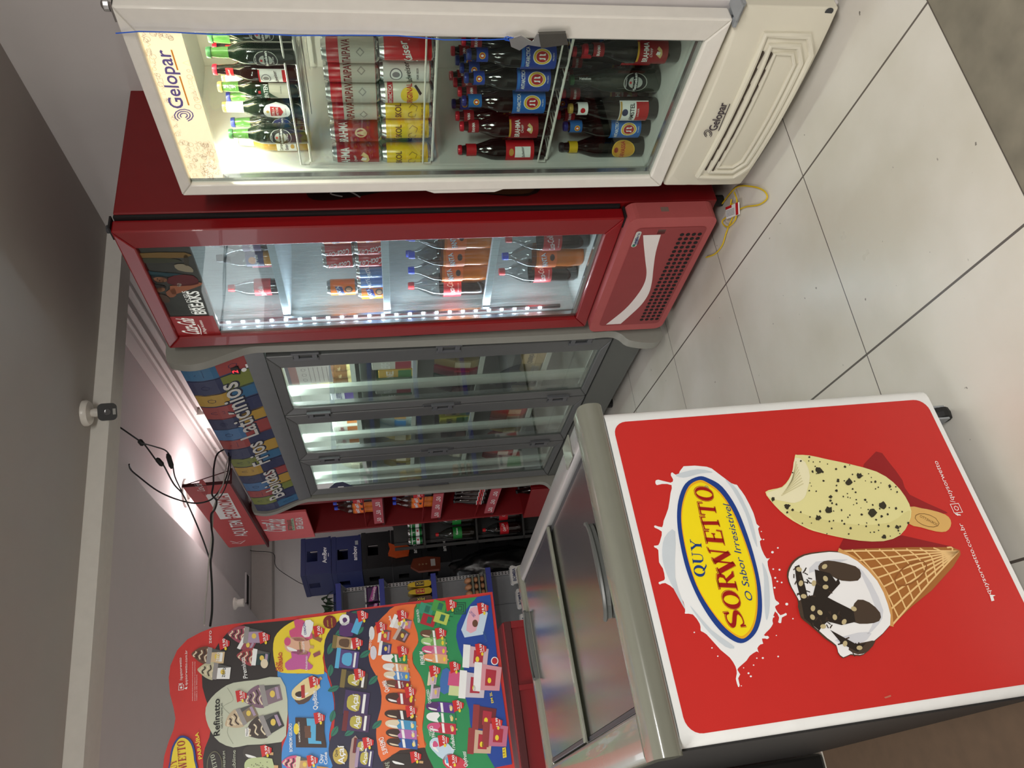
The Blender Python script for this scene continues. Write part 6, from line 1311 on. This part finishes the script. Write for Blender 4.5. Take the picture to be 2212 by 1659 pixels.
def ex_br(D): D.text('Chopp', (-.010, .078), (.012, .084), .008, W_, 2, shear=.3); D.poly([(-.02, .05), (-.004, .04), (.012, .044), (.022, .058), (.012, .066), (.004, .054), (-.004, .068), (-.012, .06)], col(214, 190, 130), 2); D.poly([(-.006, .052), (.003, .048), (.006, .062), (-.004, .068)], W_, 3)
B['cbr'] = mk_can('beer_can', .1545, col(150, 20, 34, .25), [(.033, .0109, .0112, 5, BR, cart('BRAHMA', W_, .128, .026, ex_br))])
B['cbr2'] = mk_can('beer_can', .1545, col(150, 20, 34, .25), [(.033, .0109, .0112, 5, BR, lambda D: (D.text('BRAHMA', (-.034, .102), (.034, .102), .026, W_, 2, bold=.02), D.ell(0, .062, .014, .018, col(214, 190, 150), 2), D.ell(0, .062, .010, .013, BR, 3), D.poly([(-.008, .05), (0, .08), (.008, .05)], col(214, 190, 150), 3.5)))])
B['cit'] = mk_can('beer_can', .1545, col(176, 20, 36, .25), [(.033, .011, .108, 178, col(196, 192, 182, .35), cart('ITAIPAVA', col(120, 24, 30), .100, .022, lambda D: (D.poly([(-.012, .05), (0, .062), (.012, .05), (0, .038)], col(150, 146, 140), 2), D.poly([(-.008, .05), (0, .058), (.008, .05), (0, .042)], col(196, 192, 182), 2.5))))])
def ex_sk(D): D.line([(-.012+.01*math.cos(u), .062+.012*math.sin(u)) for u in (0, 1, 2, 3, 4, 5)], .0015, col(110, 70, 20), 2); D.line([(0, .05), (.012, .045), (.02, .06), (.01, .07)], .0015, col(110, 70, 20), 2); D.text('LIVRE. LEVE. SKOL', (-.026, .028), (.026, .028), .006, col(110, 60, 20), 2)
B['csk'] = mk_can('beer_can', .1545, col(236, 200, 30, .25), [(.033, .0109, .0112, 5, col(236, 200, 30), cart('SKOL', col(110, 50, 20), .112, .018, ex_sk, .022))])
B['cbo'] = mk_can('beer_can', .1545, col(190, 188, 176, .25), [(.033, .0109, .0112, 5, W_, lambda D: (D.ell(0, .10, .018, .022, col(120, 90, 66), 1), D.ell(0, .10, .015, .019, col(206, 204, 196), 1.5), D.poly([(-.006, .09), (.006, .09), (.004, .11), (-.004, .11)], col(90, 60, 50), 2), D.text('BOHEMIA', (-.026, .056), (.026, .056), .012, BLK, 2, bold=.02), D.text('PURO MALTE', (-.018, .044), (.018, .044), .005, BLK, 2)))])
B['cor'] = mk_can('beer_can', .1545, col(222, 216, 200, .25), [(.033, .0109, .0112, 5, W_, lambda D: (D.rect(-.04, .04, .118, .134, col(186, 30, 36), 1), D.text('ANTARCTICA', (-.03, .121), (.03, .121), .010, W_, 2, bold=.01), D.ell(0, .07, .024, .026, col(240, 206, 60), 1), D.text('ORIGINAL', (-.034, .062), (.034, .062), .016, col(190, 40, 36), 2, bold=.02), D.poly([(.0, .04), (.006, .034), (.03, .05), (.026, .056)], BLK, 2)))])
B['cbu'] = mk_can('beer_can', .1545, col(200, 24, 36, .25), [(.033, .012, .144, 100, col(222, 222, 218), lambda D: (D.ell(0, .108, .018, .018, col(110, 114, 120), 1), D.ell(0, .108, .015, .015, W_, 1.5), D.ell(0, .108, .008, .011, col(130, 134, 140), 2), D.text('Budweiser', (-.034, .060), (.034, .072), .016, BLK, 2, bold=.01, shear=.3), D.text('LAGER BEER', (-.018, .044), (.018, .044), .006, BLK, 2)))])
B['cei'] = mk_can('beer_can', .1545, col(196, 20, 30, .25), [(.033, .0109, .0112, 5, RDc, lambda D: (D.text('Kaiser', (-.032, .060), (.030, .080), .022, W_, 2, shear=.3, bold=.02), D.line([(-.032, .050), (.034, .072)], .004, W_, 2)))])
# soft drinks
ORJ, COK, CLR = col(206, 110, 30, .15), mat('cola', (26, 12, 10), .1, coat=.5), CLEAR
def art_fa(D): D.text('FANTA', (-.034, .150), (.03, .164), .02, col(30, 50, 140), 1.5, bold=.06); D.text('FANTA', (-.034, .150), (.03, .164), .02, W_, 2, bold=.02); D.ell(.01, .135, .014, .010, col(60, 34, 30), 1)
def art_cc(D): D.text('Coca-Cola', (-.036, .138), (.036, .156), .024, W_, 1, bold=.01, shear=.3); D.text('SEM ACUCAR', (-.02, .126), (.02, .126), .005, W_, 1)
CB, CRd, CBk = mat('cap_bright_blue', (40, 70, 210), .4), mat('cap_bright_red', (214, 26, 36), .4), mat('cap_dark', (40, 44, 50), .4)
B['f2'] = mk_bottle('soda_bottle', 'pet2', ORJ, CLR, CB, [(.0513, .115, .190, 176, col(232, 110, 34), art_fa)])
B['g2'] = mk_bottle('soda_bottle', 'pet2', mat('grape', (30, 16, 34), .1), CLR, CB, [(.0513, .115, .190, 176, col(120, 50, 150), art_fa)])
B['c2'] = mk_bottle('soda_bottle', 'pet2', COK, CLR, CRd, [(.0513, .115, .190, 176, col(186, 20, 34), art_cc)])
B['c2b'] = mk_bottle('soda_bottle', 'pet2', COK, CLR, CB, [(.0513, .115, .190, 176, col(186, 20, 34), art_cc)])
B['c6'] = mk_bottle('soda_bottle', 'pet6', COK, CLR, CRd, [(.0338, .060, .125, 176, col(196, 30, 44), lambda D: D.text('Coca-Cola', (-.026, .080), (.026, .094), .018, W_, 1, shear=.3))])
B['dv'] = mk_bottle('juice_bottle', 'pet6', col(236, 160, 40, .15), CLR, CBk, [(.0338, .055, .120, 176, col(60, 60, 130), lambda D: (D.ell(0, .096, .014, .014, col(230, 140, 40), 1), D.text('del Valle', (-.022, .072), (.022, .076), .012, W_, 2, bold=.02)))])
B['dg'] = mk_bottle('juice_bottle', 'pet6', mat('grape'), CLR, CBk, [(.0338, .055, .120, 176, col(90, 50, 130), lambda D: D.text('del Valle', (-.022, .080), (.022, .084), .012, W_, 2, bold=.02))])
B['pk'] = mk_bottle('juice_bottle', 'pet6', col(200, 120, 124, .2), CLR, CBk, [(.0338, .055, .120, 176, col(180, 80, 96), None)])
B['ccan'] = mk_can('soda_can', .122, col(196, 18, 34, .25), [(.033, .0109, .0112, 5, RDc, lambda D: D.text('Coca-Cola', (.012, .018), (-.006, .108), .026, W_, 1, bold=.01, shear=.3))])
B['fcan'] = mk_can('soda_can', .122, col(240, 120, 30, .25), [(.033, .0109, .0112, 5, col(240, 120, 30), lambda D: (D.poly([(-.02, .05), (.018, .062), (.02, .09), (-.018, .078)], col(30, 50, 140), 1), D.text('FANTA', (-.024, .060), (.022, .074), .015, W_, 2, bold=.02), D.ell(.006, .036, .014, .016, col(80, 50, 36), 1), D.ell(.006, .036, .008, .011, col(206, 160, 120), 1.5)))])
B['scan'] = mk_can('soda_can', .122, col(90, 120, 170, .25), [(.033, .0109, .0112, 5, col(240, 120, 30), lambda D: D.text('SPRITE', (-.024, .060), (.022, .074), .015, W_, 2, bold=.02))])
B['gl'] = mk_bottle('glass_cola_bottle', 'glassl', COK, COK, CAPS['black'], [(.0425, .085, .125, 176, col(196, 24, 36), lambda D: (D.text('Coca-Cola', (-.03, .095), (.03, .105), .014, W_, 1, shear=.3), D.rect(-.045, .045, .085, .089, W_, 1), D.rect(-.045, .045, .121, .125, W_, 1)))])
B['gc'] = mk_can('green_can', .122, col(20, 110, 50, .2), [(.033, .03, .06, 90, W_, lambda D: D.ell(0, .045, .008, .008, RDc, 1)), (.033, .09, .096, 90, W_)])
B['gb'] = mk_bottle('soda_bottle', 'pet2', mat('guarana', (24, 20, 12), .1), mat('pet_dark', (40, 44, 40), .15), CRd, [(.0513, .115, .190, 176, col(20, 130, 50), lambda D: D.text('Guarana', (-.03, .15), (.03, .15), .016, W_, 1, bold=.02))])
DESC = dict(h='green beer bottle with dark starred label', h0='green beer bottle with blue oval label', st='green beer bottle with white neck wrap', sp='green beer bottle with gold cap',
 bud='brown beer bottle with white red-edged label', co='clear bottle of yellow beer', an='large brown bottle with royal blue label', anl='large brown bottle with light blue label', br='large brown bottle with dark red label',
 bb='large brown bottle with white panelled label', de='large brown bottle with golden label', am='large brown bottle with white-red label', hb='large green bottle with black label',
 cbr='dark red beer can with white goblet print', cbr2='dark red beer can with pale emblem', cit='red and silver beer can', csk='yellow beer can', cbo='silver beer can with brown emblem', cor='white beer can with yellow sunburst', cbu='white and red beer can with script', cei='bright red beer can',
 f2='orange soda bottle with orange label', g2='grape soda bottle with purple label', c2='large cola bottle with red cap', c2b='large cola bottle with blue cap', c6='small cola bottle with red cap', dv='orange juice bottle with dark cap', dg='grape juice bottle with purple label', pk='pinkish juice bottle with dark cap',
 ccan='red cola can', fcan='orange soda can', scan='bluish soda can', gl='dark glass cola bottle', gc='green soda can', gb='dark green-labelled soda bottle')
USED = set()
def place(k, fr, x, y, z, rot, label, group):
    p = fr.w(x, y, z); src = B[k]
    if k not in USED:
        USED.add(k); src.location = p; src.rotation_euler = (0, 0, fr.rz+rot); src['label'] = label; src['group'] = group; return src
    return dup(src, p, fr.rz+rot, label, group)
rp = random.Random(17)
def row(items, fr, z, where, group, end='handle side', base=.16, var=.25):
    """items (kind,x,y); numbered from the side with small x"""
    its = sorted(items, key=lambda i: (i[1], i[2]))
    for n, it in enumerate(its):
        place(it[0], fr, it[1], it[2], z+(it[3] if len(it) > 3 else 0), base+rp.uniform(-var, var), '%s, %s from %s, %s' % (DESC[it[0]], ORD[n], end, where), group)
row([('h', .150, .105), ('co', .066, .160), ('h0', .126, .178), ('st', .240, .120), ('h0', .200, .205), ('sp', .306, .128), ('st', .268, .212), ('bud', .370, .122), ('h', .444, .100), ('bud', .382, .195), ('h', .436, .168), ('h', .512, .110), ('sp', .330, .262)], WF, 1.5155, 'white cooler top shelf', 'bottles on the top shelf of the white cooler', 'handle')
row([('csk', .052, .118), ('cbo', .078, .190), ('csk', .160, .120), ('csk', .228, .132), ('cor', .298, .122), ('cbu', .366, .135), ('cei', .452, .118), ('cit', .310, .205), ('cbr', .155, .205), ('cbr', .24, .215), ('cit', .385, .215), ('cit', .46, .205)], WF, 1.1355, 'white cooler lower cans', 'cans in the white cooler', 'handle', .3, .1)
row([('cbr', .056, .120), ('cbr2', .140, .126), ('cit', .222, .135), ('cit', .297, .125), ('cit', .366, .130), ('cit', .440, .122), ('cit', .262, .205), ('cbr', .10, .205), ('cbr', .18, .215), ('cit', .34, .21), ('cit', .42, .21)], WF, 1.291, 'white cooler upper cans', 'cans in the white cooler', 'handle', .3, .35)
row([('bb', .055, .125), ('br', .152, .130), ('anl', .255, .130), ('an', .345, .125), ('an', .435, .115), ('br', .10, .23), ('an', .30, .22), ('br', .39, .23), ('an', .515, .16), ('br', .205, .225), ('bb', .50, .25), ('an', .06, .33), ('br', .15, .33), ('an', .245, .32), ('br', .34, .33), ('an', .43, .33), ('br', .09, .43), ('br', .19, .43), ('an', .29, .42), ('br', .39, .43), ('an', .48, .42)], WF, .7555, 'white cooler third shelf', 'large bottles in the white cooler', 'handle', .45, .12)
row([('de', .058, .130), ('anl', .140, .140), ('am', .222, .132), ('hb', .288, .185), ('br', .445, .130), ('br', .190, .235), ('bb', .360, .225), ('br', .10, .235), ('br', .27, .29), ('an', .06, .34), ('br', .17, .345), ('an', .38, .325), ('br', .46, .27), ('br', .10, .44), ('an', .22, .44), ('br', .33, .43)], WF, .4125, 'white cooler bottom', 'large bottles in the white cooler', 'handle', .45, .12)
# red cooler
row([('c6', .160, .170), ('pk', .265, .230), ('dv', .375, .150), ('dg', .450, .160), ('dg', .525, .150), ('pk', .350, .240)], RF, 1.690, 'red cooler top shelf', 'drinks in the red cooler', 'handle', .3)
row([('fcan', .130, .150), ('scan', .200, .155), ('scan', .272, .150), ('ccan', .345, .150), ('ccan', .418, .150), ('fcan', .490, .150), ('fcan', .562, .150)], RF, 1.2852, 'red cooler lower cans', 'cans in the red cooler', 'handle', .5, .2)
row([('fcan', .165, .150), ('ccan', .345, .150), ('ccan', .418, .150), ('fcan', .490, .150)], RF, 1.4075, 'red cooler upper cans', 'cans in the red cooler', 'handle', .5, .2)
row([('dg', .33, .26), ('dv', .43, .26), ('dg', .23, .27)], RF, 1.2852, 'behind red cooler cans', 'drinks in the red cooler', 'handle', .5, .2)
row([('c2', .14, .16), ('f2', .245, .16), ('f2', .35, .155), ('f2', .455, .155), ('g2', .56, .155), ('c2b', .19, .29), ('f2', .30, .29)], RF, .8655, 'red cooler third shelf', 'large bottles in the red cooler', 'handle', .5, .15)
row([('c2', .20, .17), ('f2', .315, .16), ('c2', .43, .155), ('c2', .55, .155), ('c2', .37, .29)], RF, .4835, 'red cooler bottom', 'large bottles in the red cooler', 'handle', .5, .15)
# red rack: gaps counted from the grey fridge outward
for z, nm in ((1.3855, 'red rack upper shelf'), (.9655, 'red rack middle shelf')):
    row([('c2b', -.26, .10), ('c2b', -.375, .10), ('f2', -.49, .10), ('f2', -.605, .10), ('c2b', -.30, .24), ('f2', -.55, .24)], GF, z, nm, 'bottles in the red rack', 'outer end', .7, .1)
row([('gl', -.25-.095*k, .08) for k in range(5)], GF, .5605, 'red rack lower shelf', 'bottles in the red rack', 'outer end', .7, .1)
row([('gl', -.66+.1*k, .12) for k in range(4)], GF, .0735, 'red basket', 'bottles in the red basket', 'outer end', .7, .1)
row([('gc', -.15+.07*k, -.12) for k in range(4)], SF, 1.0605, 'black stand top board', 'green cans on the black stand', 'outer end', .3, .1)
row([('gb', -.12+.12*k, -.10) for k in range(3)], SF, .6205, 'black stand middle board', 'green-labelled bottles on the black stand', 'outer end', .3, .1)
row([('c2', -.12+.12*k, -.10) for k in range(3)], SF, .2205, 'black stand lower board', 'cola bottles on the black stand', 'outer end', .3, .1)
for k, o in list(B.items()):
    if k not in USED:
        for c in list(o.children): bpy.data.objects.remove(c)
        bpy.data.objects.remove(o)
# ================================================================== GOODS IN THE GREY FRIDGE
def carton(x, y, z, w, d, h, c1, c2, txt, label, name='carton', cat='carton', tc=None, rot=0, rough=.4, group='goods in the grey fridge'):
    x -= .29 if x > 1.35 else .30 if x > .8 else .16
    p = GF.w(x, y, z); t = thing(name, label, cat, p, GF.rz+rot, group)
    b = MB().box(-w/2, w/2, -d/2, d/2, 0, h, col(*c1, rough)).build('box', t, bevel=min(w, d, h)*.06)
    D = Decal(lambda a, b_, e: (a, -d/2-.0008-e, b_)); D.rect(-w*.46, w*.46, h*.08, h*.45, col(*c2), 1); D.ctext(txt, 0, h*.68, h*.2, tc or M['ink'], 2, wmax=w*.8, bold=.01)
    D2 = Decal(lambda a, b_, e: (w/2+.0008+e, a, b_)); D2.rect(-d*.4, d*.4, h*.08, h*.45, col(*c2), 1)
    b1 = D.build('front_print', b); b2 = D2.build('side_print', b); return t
def packet(x, y, z, w, d, h, c1, c2, label, lean=0., name='food_packet', cat='packet'):
    x -= .29 if x > 1.35 else .30 if x > .8 else .14
    p = GF.w(x, y, z); t = thing(name, label, cat, p, GF.rz, 'goods in the grey fridge')
    b = MB(); n = 7
    P = [(-w/2, .0)] ; pts = smoothpts([(-d*.5, .004), (-d*.62, h*.2), (-d*.5, h*.6), (-d*.1, h), (d*.1, h), (d*.5, h*.6), (d*.6, h*.2), (d*.5, .004)], 3, False)
    b.prism([(a, max(c, 0)) for a, c in pts], 'x', -w/2, w/2, col(*c1, .2)).build('pouch', t, bevel=.006, smooth=True, seg=3)
    MB().prism([(-d*.60, h*.22), (-d*.53, h*.58), (-d*.56-.004, h*.58), (-d*.64-.003, h*.22)], 'x', -w*.36, w*.36, col(*c2, .3)).build('label', t); return t
# near door
for k in range(3):
    t = thing('dressing_bottle', 'cream sauce bottle, top shelf behind near grey door, %s from its mullion' % ORD[k], 'bottle', GF.w(1.27+.08*k, .17, 1.4705), GF.rz, 'goods in the grey fridge')
    MB().lathe([(.027, 0), (.030, .01), (.030, .13), (.022, .16), (.012, .185), (.011, .19)], mat('cream_sauce', (226, 208, 150), .3), (0, 0, 0), 16).build('plastic_body', t, smooth=True); MB().lathe([(.014, .1905), (.014, .22)], col(214, 150, 50), (0, 0, 0), 12).build('cap', t)
    label_on(t, .030, .03, .105, 170, col(120, 84, 50), lambda D: D.text('ITAL', (-.02, .06), (.02, .06), .014, col(230, 214, 170), 1))
carton(1.43, .18, 1.4705, .10, .08, .13, (214, 214, 222), (96, 70, 150), 'LEITE', 'white and purple carton on the top shelf behind the near grey door', tc=col(60, 50, 120))
MB().box(1.545, 1.715, .052, .054, 1.61, 1.74, M['print_white']) if False else None
lf_ = thing('leaflet', 'printed leaflet stuck inside the upper corner of the near grey door', 'leaflet', GF.w(1.62, .022, 1.60), GF.rz)
lb3 = MB().box(-.09, .09, 0, .001, -.04, .165, M['print_white']).build('sheet', lf_)
D = Decal(lambda a, b, e: (a, -.0006-e, b)); D.rect(-.09, .09, .115, .165, col(180, 96, 90), 1); D.rect(-.09, .09, .15, .165, col(40, 50, 100), 1.5)
for k in range(3): D.line([(-.05+.05*k+.014*math.cos(u), .085+.010*math.sin(u)) for u in (0, 1, 2, 3, 4, 5)], .002, M['ink'], 1, True)
for k in range(5): D.line([(-.07, .06-.02*k), (.07, .06-.02*k)], .002, M['ink'], 1)
D.build('leaflet_print', lf_)
k = 0
for n, (x, c1, c2, tx) in enumerate(((1.43, (70, 90, 60), (40, 110, 60), 'VERDE'), (1.52, (190, 190, 184), (170, 40, 60), 'ITALAC'), (1.61, (60, 96, 54), (30, 80, 40), 'ALFACE'), (1.70, (196, 160, 60), (60, 120, 60), 'NIEZ'), (1.79, (206, 206, 200), (160, 40, 60), 'LEVE'))):
    carton(x, .17, 1.1665, .08, .12, (.17, .20, .19, .18, .21)[n], c1, c2, tx, ('dark green', 'white and red', 'leafy green', 'yellow and green', 'pale and crimson')[n]+' packed food block on the second shelf behind the near grey door', 'food_pack', 'packet', tc=M['print_white'])
for n, (x, c1, c2) in enumerate(((1.44, (70, 44, 46), (120, 60, 60)), (1.53, (40, 84, 56), (210, 210, 200)), (1.62, (170, 30, 56), (206, 60, 80)), (1.72, (150, 130, 80), (200, 190, 160)))):
    packet(x, .17, .8305, .075, .07, .22, c1, c2, ('brownish', 'green and white', 'crimson', 'straw-coloured')[n]+' upright pouch on the third shelf behind the near grey door')
for n, (x, c1, w_) in enumerate(((1.43, (86, 84, 82), .06), (1.50, (34, 38, 48), .05), (1.62, (196, 176, 126), .14), )):
    packet(x, .17, .4905, w_, .08, (.24, .2, .1)[n], c1, (150, 146, 130), ('grey ribbed', 'black', 'straw-coloured flat')[n]+' pouch on the fourth shelf behind the near grey door')
carton(1.76, .18, .4905, .12, .12, .12, (200, 176, 130), (186, 160, 112), 'QUEIJO', 'kraft cheese box on the fourth shelf behind the near grey door')
# middle door
for n in range(3):
    carton(.90+.085*n, .19, 1.4705, .078, .16, .15, (222, 222, 216), (206, 120, 50), 'elleve', 'orange-white dairy pack, top shelf behind middle grey door, %s from its mullion' % ORD[n], 'dairy_pack', tc=col(150, 30, 60))
for n, (x, c1, c2) in enumerate(((.86, (206, 180, 90), (230, 220, 190)), (.96, (176, 206, 220), (40, 110, 180)), (1.07, (190, 210, 214), (60, 130, 190)), (1.17, (200, 214, 214), (200, 150, 70)))):
    packet(x, .17, 1.1665, .09, .08, .18, c1, c2, ('yellowish', 'icy blue', 'pale blue', 'whitish')[n]+' bag on the second shelf behind the middle grey door')
for n, (x, c1, c2, h_) in enumerate(((.85, (70, 40, 40), (120, 70, 60), .16), (.95, (60, 60, 52), (220, 220, 214), .2), (1.06, (206, 206, 60), (60, 120, 50), .18), (1.17, (120, 96, 60), (60, 90, 60), .15))):
    carton(x, .17, .8305, .085, .1, h_, c1, c2, 'MIX', ('maroon', 'black and white', 'yellow-green', 'olive-brown')[n]+' box on the third shelf behind the middle grey door')
for n, (x, c1, c2) in enumerate(((.86, (190, 160, 70), (220, 200, 120)), (.95, (200, 60, 44), (230, 170, 130)), (1.04, (214, 96, 50), (236, 190, 150)), (1.13, (196, 52, 40), (230, 170, 130)))):
    packet(x, .16, .4905, .085, .07, .2, c1, c2, ('mustard', 'scarlet', 'orange-red', 'brick red')[n]+' sausage pack on the fourth shelf behind the middle grey door', name='sausage_pack')
# far door
for n, (x, c1, c2) in enumerate(((.27, (200, 198, 180), (226, 220, 200)), (.40, (206, 206, 204), (150, 170, 190)))):
    packet(x, .17, 1.4705, .11, .07, .14, c1, c2, ('cream-coloured', 'clear silvery')[n]+' bag on the top shelf behind the far grey door')
for n, (x, c1, c2) in enumerate(((.22, (200, 176, 60), (90, 60, 40)), (.34, (176, 150, 90), (226, 216, 190)), (.47, (190, 180, 140), (120, 80, 50)))):
    packet(x, .17, 1.1665, .10, .07, .17, c1, c2, ('golden', 'tan', 'beige')[n]+' snack bag on the second shelf behind the far grey door')
for n, (x, c1, c2) in enumerate(((.22, (190, 50, 60), (220, 150, 140)), (.32, (206, 70, 74), (230, 200, 190)), (.42, (170, 30, 44), (220, 130, 130)), (.52, (150, 26, 40), (210, 120, 120)))):
    packet(x, .16, .4905, .09, .07, .19, c1, c2, ('rosy', 'pale red', 'deep red', 'wine red')[n]+' meat pack on the fourth shelf behind the far grey door', name='meat_pack')
packet(.36, .17, .8305, .12, .08, .12, (176, 170, 150), (200, 196, 180), 'single greyish bag on the third shelf behind the far grey door')

import sys
for o in list(COL.objects):
    if o.parent is None and 'label' in o and not 4 <= len(o['label'].split()) <= 16: print('LONG', len(o['label'].split()), o.name, o['label'])
